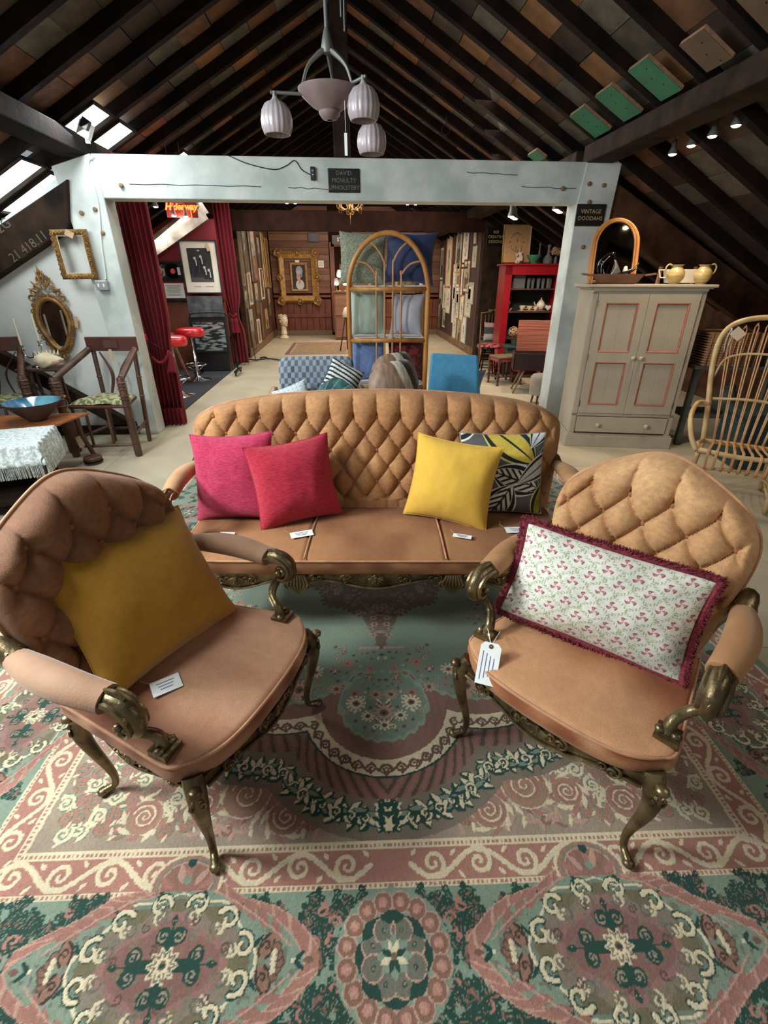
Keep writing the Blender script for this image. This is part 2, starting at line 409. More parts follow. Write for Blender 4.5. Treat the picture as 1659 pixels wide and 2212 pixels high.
# painted offcuts wedged between the rafters above the right purlin
green_m = mat('green_painted_board', (44, 112, 78), (36, 98, 70), rough=.6, ns=6); raw_m = mat('raw_chipboard', (166, 124, 92), (140, 102, 74), rough=.85, ns=30)
brownb_m = mat('brown_hardboard', (96, 76, 56), (84, 66, 48), rough=.8, ns=8)
for (yc, hy, u0, u1, mm, lb) in ((5.12, .14, 2.33, 2.64, green_m, 'farthest of the three green painted boards on the right roof slope'), (4.63, .13, 2.32, 2.64, green_m, 'middle one of the three green painted boards on the right roof slope'),
                            (4.13, .12, 2.31, 2.64, green_m, 'nearest of the three green painted boards on the right roof slope'), (6.42, .14, 2.42, 2.56, green_m, 'tiny green board just above the right end of the white beam'),
                            (3.63, .11, 2.37, 2.62, brownb_m, 'brown board between the rafters at the upper right'), (3.12, .12, 2.3, 2.6, brownb_m, 'second brown board cut by the right edge of the photo')):
    t = thing('insulation_board', lb, 'board', (0, 0, 0), 0, 'boards wedged between the rafters')
    m = MB(); boxR(m, u0, u1, yc - hy, yc + hy, -.004, .0); m.build('painted_face', mm, t)
    m = MB(); boxR(m, u0, u1, yc - hy, yc + hy, .0, .022); m.build('core', raw_m, t)
    m = MB()
    for q in range(3): boxR(m, u0 + .06 + .08 * q, u0 + .068 + .08 * q, yc - .04 + .04 * (q % 2), yc - .032 + .04 * (q % 2), -.006, .0)
    m.build('nail_heads', black_oak, t, kind='stuff')
# eaves walls and gable ends
struct('wall_left_eaves', MB().box((-5.2, 6.5, .7), (.1, 19, 1.4)), brown_oak)
struct('wall_right_eaves', MB().box((5.3, 6.5, .7), (.1, 19, 1.4)), brown_oak)
# -------------------------------------------------------- second bay
struct('trim_11', MB().box((.2, 10.5, 2.55), (5.2, .2, .33)), beam_dark, bevel=.01)
struct('trim_12', MB().box((3.0, 10.5, 1.35), (.55, .24, 2.7)), dark_oak, bevel=.01)
bpy.data.objects['trim_12']['label'] = 'dark timber post carrying the far cross beam'
# far wall: horizontal boards above, matchboard wainscot below, skirting
far_m = [mat('rust_board_%d' % i, c, tuple(int(q * .85) for q in c), rough=.6, ns=4, stretch=(.4, 1, 3), bump=.1) for i, c in enumerate(((122, 80, 58), (108, 70, 52), (134, 92, 70)))]
rust = mat('red_brown_matchboard', (118, 62, 44), (98, 50, 36), rough=.5, ns=5)
fw = bpy.data.objects.new('wall_back', None); COL.objects.link(fw); fw['kind'] = 'structure'
MB().box((0, 15.75, 1.9), (11, .06, 4.6)).build('backing', beam_dark, fw)
for i in range(13):
    z = 1.26 + i * .17
    for a, b in ((-2.1, -.42), (.25, 2.85)):
        MB().box(((a + b) / 2, 15.69, z), (b - a, .03, .163)).build('wall_plank', far_m[i % 3], fw)
for a, b in ((-2.1, -.42), (.9, 2.85)):
    n = int((b - a) / .17)
    for i in range(n):
        x = a + (i + .5) * (b - a) / n
        MB().box((x, 15.69, .52), ((b - a) / n - .012, .03, .98)).build('matchboard', rust, fw)
    MB().box(((a + b) / 2, 15.66, 1.1), (b - a, .06, .06)).build('dado_rail', rust, fw)
    MB().box(((a + b) / 2, 15.66, .57), (b - a, .05, .09)).build('middle_rail', rust, fw)
    MB().box(((a + b) / 2, 15.65, .07), (b - a, .05, .16)).build('skirting', mat('grey_skirting', (110, 92, 76), rough=.6), fw)
# door opening with brick-coloured frame in the far wall
dr = struct('door_1', MB().box((-.33, 15.66, 1.3), (.13, .1, 2.4)).box((.3, 15.66, 2.45), (1.3, .1, .12)), rust)
MB().box((.12, 15.64, 1.0), (.5, .04, 1.9)).build('door_panel', far_m[0], dr)
# side panel walls hung with pictures
pw = mat('walnut_panel', (74, 46, 34), (96, 62, 46), rough=.55, ns=3, stretch=(1, 3, .4), bump=.08)
pw2 = mat('aubergine_panel', (70, 48, 46), (60, 40, 40), rough=.55, ns=3)
for (nm, x, a, b) in (('wall_left_panel', -2.16, 11.15, 15.7), ('wall_right_panel', 2.86, 11.0, 15.7)):
    e = bpy.data.objects.new(nm, None); COL.objects.link(e); e['kind'] = 'structure'; n = 6; w = (b - a) / n
    for i in range(n): MB().box((x, a + (i + .5) * w, 1.45), (.06, w - .015, 2.7)).build('wall_panel', pw if x < 0 else pw2, e)
    MB().box((x + (.035 if x < 0 else -.035), (a + b) / 2, .09), (.03, b - a, .18)).build('skirting', mat('oak_skirting', (128, 96, 72), (108, 80, 60), rough=.6), e)
    MB().box((x, a - .03, 1.45), (.1, .06, 2.7)).build('end_post', rust if x > 0 else brown_oak, e)
# red room behind the curtain on the left
red_wall = mat('red_wall', (132, 26, 34), (120, 22, 30), rough=.7, ns=3)
struct('wall_left_red', MB().box((-3.9, 9.75, 1.55), (3.4, .06, 1.9)), red_wall)
wains = mat('brown_wainscot', (98, 52, 32), (116, 64, 40), rough=.5, ns=5)
w = struct('trim_13', MB().box((-3.9, 9.68, .6), (3.4, .06, 1.2)), wains); MB().box((-3.9, 9.66, 1.24), (3.4, .12, .05)).build('dado_cap', dark_oak, w)
# black carpet of the curtained bay
blk = mat('black_carpet', (44, 44, 50), (56, 56, 62), rough=.95, ns=80, bump=.3, bs=200)
cp = MB().box((-3.7, 8.2, .006), (3.02, 5.2, .012)).build('black_carpet', blk); tag(cp, 'black carpet on the floor of the curtained bay at the left', 'carpet')
# dark blue partition behind the red cabinet
struct('wall_right_blue', MB().box((4.2, 10.9, 1.3), (1.9, .06, 2.6)), mat('navy_wall', (32, 38, 56), (26, 32, 48), rough=.7, ns=4))
# ================================================================== patterned rug: woven colours worked out on a canvas of tufts
class Canvas:
    """u across (symmetric about 0), v from the near edge; colours in sRGB"""
    def __init__(s, hw, v0, v1, px):
        s.hw, s.v0, s.v1, s.px = hw, v0, v1, px
        s.nu = int(hw / px) + 1; s.nv = int((v1 - v0) / px) + 1       # only u >= 0 is stored; the rug mirrors
        s.A = np.zeros((s.nv, s.nu, 3), np.float32)
        s.U, s.V = np.meshgrid((np.arange(s.nu) + .5) * px, v0 + (np.arange(s.nv) + .5) * px)
    def box(s, u0, v0, u1, v1):
        i0 = max(0, int((u0) / s.px)); i1 = min(s.nu, int(u1 / s.px) + 2); j0 = max(0, int((v0 - s.v0) / s.px)); j1 = min(s.nv, int((v1 - s.v0) / s.px) + 2)
        return slice(j0, max(j0, j1)), slice(i0, max(i0, i1))
    def line(s, pts, w, col, w1=None):
        """tapered stroke"""
        n = len(pts)
        for k in range(n - 1):
            (a, b), (c, d) = pts[k], pts[k + 1]; wa = w if w1 is None else w + (w1 - w) * k / (n - 1)
            sl = s.box(min(a, c) - wa, min(b, d) - wa, max(a, c) + wa, max(b, d) + wa); U = s.U[sl]; V = s.V[sl]
            if U.size == 0: continue
            L2 = (c - a) ** 2 + (d - b) ** 2 + 1e-12; t = np.clip(((U - a) * (c - a) + (V - b) * (d - b)) / L2, 0, 1)
            m = (U - a - t * (c - a)) ** 2 + (V - b - t * (d - b)) ** 2 < wa * wa; s.A[sl][m] = col
    def leaf(s, cu, cv, a, b, ang, col, edge=None, ew=.003):
        sl = s.box(cu - a, cv - a, cu + a, cv + a); U = s.U[sl] - cu; V = s.V[sl] - cv
        if U.size == 0: return
        x = U * math.cos(ang) + V * math.sin(ang); y = -U * math.sin(ang) + V * math.cos(ang)
        g = np.abs(y) - b * (1 - (x / a) ** 2) ; m = (np.abs(x) < a) & (g < 0)
        if edge is not None: s.A[sl][m] = edge; m = (np.abs(x) < a - ew * 2) & (g < -ew)
        s.A[sl][m] = col
    def disc(s, cu, cv, r, col, r2=None, k=0, amp=0.0, ph=0):
        sl = s.box(cu - r * 1.3, cv - r * 1.3, cu + r * 1.3, cv + r * 1.3); U = s.U[sl] - cu; V = s.V[sl] - cv
        if U.size == 0: return
        d = np.hypot(U, V); rr = r
        if k: rr = r * (1 + amp * np.cos(k * np.arctan2(V, U) + ph))
        m = d < rr
        if r2: m &= d > r2
        s.A[sl][m] = col
TEAL = (.50, .56, .48); PINK = (.66, .46, .40); CREAM = (.86, .79, .65); BEIGE = (.60, .53, .45); DGREEN = (.10, .25, .20); ROSE = (.46, .34, .28); GREY = (.50, .49, .42); LPINK = (.74, .58, .50); OLIVE = (.42, .38, .28)
TEAL, PINK, CREAM, BEIGE, DGREEN, ROSE, GREY, LPINK, OLIVE = [np.array(c, np.float32) for c in (TEAL, PINK, CREAM, BEIGE, DGREEN, ROSE, GREY, LPINK, OLIVE)]
HW, VN, VF = 1.75, .25, 4.35
VC = 2.30
cv = Canvas(HW, VN, VF, .0026)
rr = random.Random(11)
# distance from the rug edge
U, V = cv.U, cv.V
E_ = np.minimum(HW - U, np.minimum(V - VN, VF - V))
cv.A[:] = TEAL
def curl(c, x, y, r, a0, turns, w, col, edge=None, ew=.004, w1=.003):
    p = spiral(x, y, r, r * .18, a0, turns, 16)
    if edge is not None: c.line(p, w + ew, edge, w1 + ew * .6)
    c.line(p, w, col, w1)
def scrollstripe(path, step, r, w, bg, fg):
    """running scroll along an axis aligned run; path: (u0, v0, du, dv, length)"""
    u0, v0, du, dv, Ln = path; n = max(1, int(round(Ln / step))); st = Ln / n; nu, nv = -dv, du
    for i in range(n):
        s_ = 1 if i % 2 == 0 else -1; cxx = u0 + du * (i + .5) * st; cyy = v0 + dv * (i + .5) * st
        a = math.atan2(dv, du)
        # stem
        pts = []
        for k in range(9):
            t = k / 8; q = (i + t) * st; off = -s_ * math.sin(PI * t) * r * .95
            pts.append((u0 + du * q + nu * off, v0 + dv * q + nv * off))
        cv.line(pts, w, fg)
        pp = spiral(0, 0, r * .95, r * .12, PI * (-.5 if s_ > 0 else .5), 1.35 * s_, 18)
        pts = [(cxx + du * x + nu * y, cyy + dv * x + nv * y) for x, y in pp]
        cv.line(pts, w * .95, fg, w * .5)
        # little leaves
        for q, of in ((.08, .8), (.95, .7), (.5, -.85)):
            x = u0 + du * (i + q) * st + nu * s_ * r * of; y = v0 + dv * (i + q) * st + nv * s_ * r * of
            cv.leaf(x, y, r * .36, r * .15, a + s_ * .8, fg)
# border layers by distance from the edge
m = E_ > .0; cv.A[m] = TEAL
m = (E_ > .045) & (E_ < .145); cv.A[m] = PINK
for e0, e1 in ((.040, .052), (.140, .150)):
    m = (E_ > e0) & (E_ < e1); cv.A[m] = CREAM
band = (E_ > .15) & (E_ < .50); cv.A[band] = TEAL
m = (E_ > .50) & (E_ < .62); cv.A[m] = PINK
m = (E_ > .62); cv.A[m] = BEIGE
# guard lines with little teeth
tooth = (np.sin(U * 2 * PI / .013) * np.sin(V * 2 * PI / .013)) 
for e0, e1 in ((.500, .516), (.606, .632)):
    m = (E_ > e0) & (E_ < e1); cv.A[m] = CREAM
m = (E_ > .612) & (E_ < .622) & ((np.sin(np.where(HW - U < np.minimum(V - VN, VF - V) + .0, V, U) * 2 * PI / .014)) > 0); cv.A[m] = PINK
m = (E_ > .504) & (E_ < .512) & ((np.sin(np.where(HW - U < np.minimum(V - VN, VF - V), V, U) * 2 * PI / .014)) > 0); cv.A[m] = PINK
m = (E_ > .015) & (E_ < .034) & ((np.sin(np.where(HW - U < np.minimum(V - VN, VF - V), V, U) * 2 * PI / .03)) > .1); cv.A[m] = GREY
# scroll stripes
iu, iv = HW - .562, VN + .562
scrollstripe((.06, iv, 1, 0, iu - .06), .145, .040, .0078, PINK, CREAM)
scrollstripe((.06, VF - .562, 1, 0, iu - .06), .145, .040, .0078, PINK, CREAM)
scrollstripe((iu, iv + .03, 0, 1, VF - .562 - iv), .145, .040, .0078, PINK, CREAM)
scrollstripe((HW - .095, VN + .1, 0, 1, VF - VN - .2), .16, .034, .007, PINK, CREAM)
scrollstripe((.06, VN + .095, 1, 0, HW - .2), .16, .034, .007, PINK, CREAM)
# ---- main border band: garland ground with dark leaves
def garland(x, y, s_, ang, n=5, cols=(DGREEN, ROSE)):
    for k in range(n):
        a = ang + (k - n / 2) * .55; L_ = s_ * (.6 + .4 * rr.random()); 
        cv.leaf(x + math.cos(a) * L_ * .6, y + math.sin(a) * L_ * .6, L_ * .62, L_ * .17, a + .35, cols[k % 2 and rr.random() < .35], None); cv.leaf(x + math.cos(a) * L_ * .6, y + math.sin(a) * L_ * .6, L_ * .45, L_ * .045, a + .35, (TEAL, PINK)[k % 2] * .85)
        curl(cv, x + math.cos(a) * L_, y + math.sin(a) * L_, L_ * .26, a + 2, .9, L_ * .07, cols[0])
def in_band(x, y):
    e = min(HW - x, y - VN, VF - y); return .17 < e < .48
for i in range(980):
    side = rr.random()
    if side < .5: x, y = rr.uniform(0, HW - .2), VN + rr.uniform(.17, .48)
    elif side < .88: x, y = HW - rr.uniform(.17, .48), rr.uniform(VN + .2, VF - .2)
    else: x, y = rr.uniform(0, HW - .2), VF - rr.uniform(.17, .48)
    if in_band(x, y): garland(x, y, .045, rr.uniform(0, 6.28), 4)
    if in_band(x, y) and rr.random() < .3: curl(cv, x + .03, y, .018, rr.uniform(0, 6), 1, .004, PINK)
def cross_med(cx, cy, along_v=False):
    """pointed oval medallion with a green cross, cream C-scrolls, pink ribbon frame and corner flowers"""
    T = (lambda a, b: (cx + b, cy + a)) if along_v else (lambda a, b: (cx + a, cy + b))
    def TP(pts): return [T(a, b) for a, b in pts]
    rot = PI / 2 if along_v else 0
    def TA(a): return (PI / 2 - a) if along_v else a
    sl = cv.box(cx - .40, cy - .40, cx + .40, cy + .40); Uu = cv.U[sl] - cx; Vv = cv.V[sl] - cy
    if along_v: Uu, Vv = Vv, Uu
    Uu = Uu.copy(); an = np.arctan2(Vv, Uu)
    d = (np.abs(Uu) / .40) ** 1.35 + (np.abs(Vv) / .185) ** 1.35      # pink ribbon diamond
    wob = .05 * np.cos(9 * an)
    A = cv.A[sl]
    m = d < 1.12 + wob; A[m] = LPINK
    m = d < 1.10 + wob; A[m] = PINK * .97
    m = (d < 1.10 + wob) & (np.sin(an * 46 + d * 30) > .82); A[m] = LPINK
    m = d < .955 + wob; A[m] = LPINK
    m = d < .935 + wob; A[m] = TEAL
    m = (d < .92 + wob) & (vnoise(Uu * 90 + 7, Vv * 90) > .74); A[m] = GREY * .9
    e = np.hypot(Uu / .232, Vv / .155); m = e < 1.0 + .05 * np.cos(8 * an); A[m] = CREAM
    m = e < .96 + .05 * np.cos(8 * an); A[m] = TEAL * .9
    m = e < .9 + .06 * np.cos(8 * an); A[m] = OLIVE * 1.05
    m = e < .80 + .07 * np.cos(8 * an + PI); A[m] = BEIGE * .86
    m = (np.hypot(Uu / .15, Vv / .105) < 1 + .12 * np.cos(4 * an)); A[m] = np.array((.58, .42, .38))
    m = (np.hypot(Uu / .13, Vv / .09) < 1 + .12 * np.cos(4 * an)); A[m] = np.array((.52, .37, .33))
    # C scrolls round the oval
    for k in range(12):
        a = 2 * PI * (k + .5) / 12; x, y = .205 * math.cos(a), .135 * math.sin(a); sg = 1 if (math.cos(a) * math.sin(a)) > 0 else -1
        r_ = .030
        p = TP(spiral(x, y, r_, r_ * .25, a + PI * .55 * sg, -.95 * sg, 14)); cv.line(p, .0095, DGREEN, .006); cv.line(p, .0058, CREAM, .004)
        p = TP(spiral(x * .86, y * .82, r_ * .55, r_ * .15, a + PI + .4 * sg, 1.1 * sg, 10)); cv.line(p, .0045, CREAM * .95, .003)
        p = TP(spiral(x * .78, y * .78, .02, .005, a, sg, 10)); cv.line(p, .003, GREY * .8)
        xx, yy = .245 * math.cos(a), .165 * math.sin(a); q = T(xx, yy); cv.leaf(q[0], q[1], .020, .005, TA(a + .6 * sg), DGREEN)
    for k in range(34):
        a = k * 2.399; q_ = math.sqrt((k + 1) / 34); x, y = .165 * q_ * math.cos(a), .112 * q_ * math.sin(a)
        cv.line(TP(spiral(x, y, .013, .003, a, 1.1 * (1 if k % 2 else -1), 9)), .0022, (ROSE * .82, OLIVE * 1.15, GREY * .9)[k % 3])
    # cross
    for k in range(4):
        a = k * PI / 2; L_ = .140 if k % 2 == 0 else .108; w = .012
        ca, sa = math.cos(a), math.sin(a)
        cv.line(TP([(0, 0), (ca * L_ * .45, sa * L_ * .45)]), w, DGREEN)
        for sgn in (-1, 1):
            q = (ca * L_ * .58 - sa * .020 * sgn, sa * L_ * .58 + ca * .020 * sgn); Q = T(*q)
            cv.disc(Q[0], Q[1], .021, DGREEN); cv.line(TP(spiral(q[0], q[1], .015, .002, a + sgn, 1.3 * sgn, 12)), .0022, BEIGE)
        Q = T(ca * L_ * .5, sa * L_ * .5); cv.disc(Q[0], Q[1], .014, DGREEN)
        Q = T(ca * L_ * .9, sa * L_ * .9); cv.leaf(Q[0], Q[1], .016, .008, TA(a), DGREEN); cv.leaf(Q[0], Q[1], .009, .004, TA(a), LPINK)
        cv.line(TP([(ca * L_ * .6, sa * L_ * .6), (ca * L_ * .95, sa * L_ * .95)]), .003, DGREEN)
    cv.disc(cx, cy, .036, CREAM * .96, k=10, amp=.16); cv.disc(cx, cy, .030, BEIGE * .8, k=10, amp=.2); cv.disc(cx, cy, .022, CREAM, k=10, amp=.3); cv.disc(cx, cy, .010, ROSE); cv.disc(cx, cy, .006, DGREEN)
    # side palmettes
    for sgn in (-1, 1):
        for (a, b, L_, w, an_) in ((.262, .032, .036, .016, 1.15), (.262, -.032, .036, .016, -1.15)):
            q = T(sgn * a, b); cv.leaf(q[0], q[1], L_ * 1.12, w * 1.25, TA(an_ * sgn), ROSE * .55); cv.leaf(q[0], q[1], L_ * .9, w * .85, TA(an_ * sgn), ROSE * 1.25)
            cv.line(TP(spiral(sgn * a, b, .012, .003, 0, 1, 8)), .0025, ROSE * .6)
        for j in range(5):
            b = (j - 2) * .014; q = T(sgn * (.300 - abs(j - 2) * .006), b); cv.disc(q[0], q[1], .014, ROSE * .8); cv.disc(q[0], q[1], .010, ROSE * 1.15)
        for j in range(4): q = T(sgn * .284, (j - 1.5) * .012); cv.disc(q[0], q[1], .0075, CREAM)
        q = T(sgn * .252, 0); cv.disc(q[0], q[1], .011, GREY)
        for b in (-.01, .01): q = T(sgn * .352, b); cv.leaf(q[0], q[1], .018, .006, TA(.7 * (1 if b > 0 else -1) * sgn), DGREEN)
        q = T(sgn * .335, 0); cv.disc(q[0], q[1], .006, CREAM)
        q = T(sgn * .375, 0); cv.leaf(q[0], q[1], .014, .008, 0, ROSE)
    # ribbons curling at the shoulders
    for sx_ in (-1, 1):
        for sy_ in (-1, 1):
            for (a, b, an_) in ((.20, .115, -.45), (.16, .135, -.4), (.24, .095, -.5), (.28, .07, -.6)):
                q = T(sx_ * a, sy_ * b); cv.leaf(q[0], q[1], .034, .011, TA(an_ * sx_ * sy_ + .5), PINK * .92); 
            p = TP([(sx_ * (.05 + .04 * i), sy_ * (.178 - .013 * i - .0012 * i * i)) for i in range(8)]); cv.line(p, .0022, LPINK)
def rosette(cx, cy):
    cv.disc(cx, cy, .155, TEAL)
    for k in range(16):
        a = 2 * PI * (k + .5) / 16; q = (cx + .125 * math.cos(a), cy + .122 * math.sin(a)); cv.disc(q[0], q[1], .028, LPINK); cv.disc(q[0], q[1], .024, ROSE * 1.15); cv.disc(q[0], q[1], .013, PINK * 1.1); cv.line([(q[0] - .01 * math.cos(a), q[1] - .01 * math.sin(a)), (q[0] + .006 * math.cos(a), q[1] + .006 * math.sin(a))], .003, LPINK)
    for k in range(8):
        a = 2 * PI * k / 8; q = (cx + .085 * math.cos(a), cy + .085 * math.sin(a)); cv.leaf(q[0], q[1], .036, .017, a + PI / 2, DGREEN)
        q = (cx + .060 * math.cos(a + PI / 8), cy + .060 * math.sin(a + PI / 8)); cv.disc(*q, .031, LPINK); cv.disc(*q, .027, GREY * .85); cv.disc(*q, .006, DGREEN); cv.disc(*q, .003, GREY)
    cv.disc(cx, cy, .040, TEAL, k=8, amp=.15)
    for k in range(8): a = 2 * PI * (k + .5) / 8; cv.leaf(cx + .022 * math.cos(a), cy + .022 * math.sin(a), .018, .007, a, CREAM * .98 if k % 2 else DGREEN)
    cv.disc(cx, cy, .008, ROSE)
def palmette_arch(cx, cy, dirv):
    """pink palmette that breaks through the scroll stripe above each medallion"""
    for r_, c_ in ((.105, CREAM), (.095, PINK), (.086, GREY), (.076, LPINK), (.070, PINK * .9)):
        sl = cv.box(cx - .13, cy - .12, cx + .13, cy + .12); Uu = cv.U[sl] - cx; Vv = (cv.V[sl] - cy) * dirv
        m = (np.hypot(Uu, Vv * 1.25) < r_) & (Vv > -.02); cv.A[sl][m] = c_
    for k in range(-3, 4): cv.leaf(cx + k * .02, cy + dirv * (.03 - .003 * k * k), .030, .010, PI / 2 - k * .3 * dirv, (PINK, LPINK, ROSE * 1.2)[k % 3])
    cv.disc(cx, cy + dirv * .055, .013, DGREEN); cv.disc(cx, cy + dirv * .01, .012, TEAL)
VM = .596
rosette(0, VM); cross_med(.598, VM)
palmette_arch(.598, VM + .185, 1)
rosette(1.2, VM); 
UM = 1.41
cross_med(UM, 1.40, True); rosette(UM, 2.02); cross_med(UM, 2.64, True); rosette(UM, 3.26)
# ---- the field
def union_d(U, V):
    d = np.full(U.shape, 9.0)
    for (a, b, r_) in ((0, 1.42, .33), (.40, 1.75, .47), (.55, 2.3, .52), (.40, 2.85, .47), (0, 3.18, .33), (0, 2.3, .86)):
        d = np.minimum(d, np.hypot(U - a, V - b) - r_)
    return d
FD = union_d(U, V); fld = E_ > .632
# ground between medallion and frame: beige with pink scrolls, cream curls with green outline
cv.A[fld] = BEIGE * 1.03
def fd(x, y):
    i = min(cv.nu - 1, max(0, int(x / cv.px))); j = min(cv.nv - 1, max(0, int((y - VN) / cv.px))); return FD[j, i], E_[j, i]
pts_f = []
g = .053
for j in range(int(4.1 / g)):
    for i in range(int(1.2 / g)):
        x = (i + .5 * (j % 2)) * g + rr.uniform(-.012, .012); y = VN + j * g + rr.uniform(-.012, .012); d_, e_ = fd(x, y)
        if e_ > .655 and d_ > .02: pts_f.append((x, y, d_, e_))
for (x, y, d_, e_) in pts_f:
    corner = x > .62 or d_ > .55
    if corner:
        s_ = rr.choice((-1, 1)); a = rr.uniform(0, 6.28)
        p = spiral(x, y, .029, .004, a, 1.5 * s_, 18); cv.line(p, .0086, DGREEN * 1.9, .005); cv.line(p, .0068, PINK if (int(x * 16) + int(y * 16)) % 3 else CREAM, .004)
        for k in range(2): b = a + k * 2.4; cv.leaf(x + .030 * math.cos(b), y + .030 * math.sin(b), .014, .005, b + .8, CREAM)
    else:
        s_ = rr.choice((-1, 1)); a = rr.uniform(0, 6.28)
        for k in range(3): b = a + k * 2.1; cv.leaf(x + .024 * math.cos(b), y + .024 * math.sin(b), .022, .007, b + .8, (LPINK, CREAM, PINK * .85)[rr.randrange(3)])
        cv.line(spiral(x, y, .017, .003, a, 1.2 * s_, 12), .004, (ROSE * 1.2, LPINK)[rr.randrange(2)])
# big pink snail curls either side
for (x, y, r_, sg) in ((.48, 1.045, .070, 1), (.335, .965, .052, -1), (.62, 1.02, .045, -1), (.90, 1.30, .06, 1), (.80, .98, .05, 1), (.93, 1.75, .07, -1), (.93, 2.8, .07, 1)):
    cv.disc(x, y, r_ * 1.20, CREAM * .95, r_ * 1.13); cv.disc(x, y, r_ * 1.13, BEIGE * np.array((1.05, .92, .88), np.float32))
    cv.line(spiral(x, y, r_ * .95, .006, .3, 2.1 * sg, 40), .0075, PINK * .95, .005); cv.line(spiral(x, y, r_ * .82, .004, .3, 2.0 * sg, 40), .0028, CREAM, .002)
    for k in range(9): a = .7 * k; cv.leaf(x + r_ * 1.35 * math.cos(a), y + r_ * 1.35 * math.sin(a), .026, .008, a + 1.1 * sg, (CREAM, PINK)[k % 2])
# acanthus garland that follows the medallion, cream and dark green on darker beige
m = fld & (FD > .075) & (FD < .215); cv.A[m] = np.where(rr.random() > 2, BEIGE, BEIGE * .82)
gar = np.argwhere(fld & (np.abs(FD - .145) < .0016))
last = []
rr.shuffle(gl := gar.tolist())
for j, i in gl:
    x, y = (i + .5) * cv.px, VN + (j + .5) * cv.px
    if all((x - a) ** 2 + (y - b) ** 2 > .036 ** 2 for a, b in last): last.append((x, y))
for (x, y) in last:
    i = int(x / cv.px); j = int((y - VN) / cv.px); i1 = min(i + 3, cv.nu - 1); j1 = min(j + 3, cv.nv - 1)
    nx, ny = FD[j, i1] - FD[j, max(i - 3, 0)], FD[j1, i] - FD[max(j - 3, 0), i]; a0 = math.atan2(ny, nx)
    for k in range(6):
        b = a0 + k * PI / 3 + rr.uniform(-.3, .3); L_ = rr.uniform(.034, .058); q = (x + L_ * .6 * math.cos(b), y + L_ * .6 * math.sin(b))
        cv.leaf(q[0], q[1], L_ * .62, .0155, b + .4, DGREEN); cv.leaf(q[0] + .003, q[1] + .003, L_ * .5, .008, b + .4, (CREAM, TEAL * .95, CREAM)[k % 3])
    cv.line(spiral(x, y, .022, .004, a0, 1.2 if rr.random() < .5 else -1.2, 14), .007, DGREEN, .004); cv.line(spiral(x, y, .022, .004, a0, 1.2, 14), .0038, CREAM, .002)
# pendant under the medallion
cv.leaf(0, .955, .055, .04, PI / 2, DGREEN); 
for k in range(6):
    y = .925 + k * .03
    for b in (.5, 1.1): cv.leaf(.022, y, .028, .008, b, CREAM if b < 1 else DGREEN)
cv.disc(0, .925, .016, CREAM, k=6, amp=.2)
# feather band, green line, cream running scroll, inner feathers
m = fld & (FD > 0) & (FD < .078); cv.A[m] = ROSE * 1.12
fe = np.sin(np.arctan2(V - VC, U) * 150 + FD * 90) ; m2 = m & (fe > .55); cv.A[m2] = ROSE * .75
m2 = m & (fe < -.7); cv.A[m2] = PINK * .85
m = fld & (FD > -.005) & (FD < .003); cv.A[m] = DGREEN
m = fld & (FD > -.062) & (FD <= -.005); cv.A[m] = CREAM * 1.0
cen = np.argwhere(fld & (np.abs(FD + .033) < .0016)); last = []
ordr = sorted(cen.tolist(), key=lambda q: math.atan2(VN + q[0] * cv.px - VC, q[1] * cv.px))
for j, i in ordr:
    x, y = (i + .5) * cv.px, VN + (j + .5) * cv.px
    if all((x - a) ** 2 + (y - b) ** 2 > .050 ** 2 for a, b in last[-3:]): last.append((x, y))
for k, (x, y) in enumerate(last):
    i = int(x / cv.px); j = int((y - VN) / cv.px); i1 = min(i + 3, cv.nu - 1); j1 = min(j + 3, cv.nv - 1)
    a0 = math.atan2(FD[j1, i] - FD[max(j - 3, 0), i], FD[j, i1] - FD[j, max(i - 3, 0)])
    cv.line(spiral(x, y, .019, .003, a0 + PI / 2, 1.4, 18), .0052, ROSE * .92, .003)
    if k + 1 < len(last) and math.dist(last[k + 1], (x, y)) < .09:
        xb, yb = last[k + 1]; ox, oy = math.cos(a0) * .02, math.sin(a0) * .02
        cv.line([(x + ox, y + oy), ((x + xb) / 2 + ox * .3, (y + yb) / 2 + oy * .3), (xb - ox, yb - oy)], .0045, ROSE * .92)
ang = np.arctan2(V - VC, U)
jag = .014 * np.abs(((ang * 46) % 2) - 1) 
m = fld & (FD <= -.062) & (FD > -.135 - jag); cv.A[m] = ROSE * 1.15
m2 = m & (np.sin(ang * 130 + FD * 80) > .5); cv.A[m2] = PINK * .8
m2 = m & (np.abs(FD + .066) < .004); cv.A[m2] = CREAM
inner = fld & (FD <= -.135 - jag); cv.A[inner] = TEAL * .97
m = inner & (FD > -.150 - jag); cv.A[m] = TEAL * 1.1
# flowers and paisleys on turquoise, then the open ground
def flower(x, y, r_, k, c1, c2):
    cv.disc(x, y, r_, c1, k=k, amp=.22); cv.disc(x, y, r_ * .5, c2); cv.disc(x, y, r_ * .22, DGREEN)
    for q in range(k): a = 2 * PI * q / k; cv.disc(x + r_ * 1.25 * math.cos(a), y + r_ * 1.25 * math.sin(a), r_ * .18, c1)
def paisley(x, y, r_, sg):
    cv.disc(x, y, r_ * 1.15, DGREEN, k=14, amp=.09); cv.disc(x, y, r_, LPINK); cv.disc(x, y, r_ * .78, ROSE * 1.1); flower(x, y, r_ * .35, 6, CREAM, ROSE)
    cv.line([(x + sg * r_ * .8, y + r_ * .3), (x + sg * r_ * 1.2, y + r_ * 1.1), (x + sg * r_ * .8, y + r_ * 1.7)], r_ * .34, DGREEN, r_ * .1)
    cv.line([(x + sg * r_ * .8, y + r_ * .3), (x + sg * r_ * 1.2, y + r_ * 1.1), (x + sg * r_ * .8, y + r_ * 1.6)], r_ * .2, LPINK, r_ * .05)
spots = []
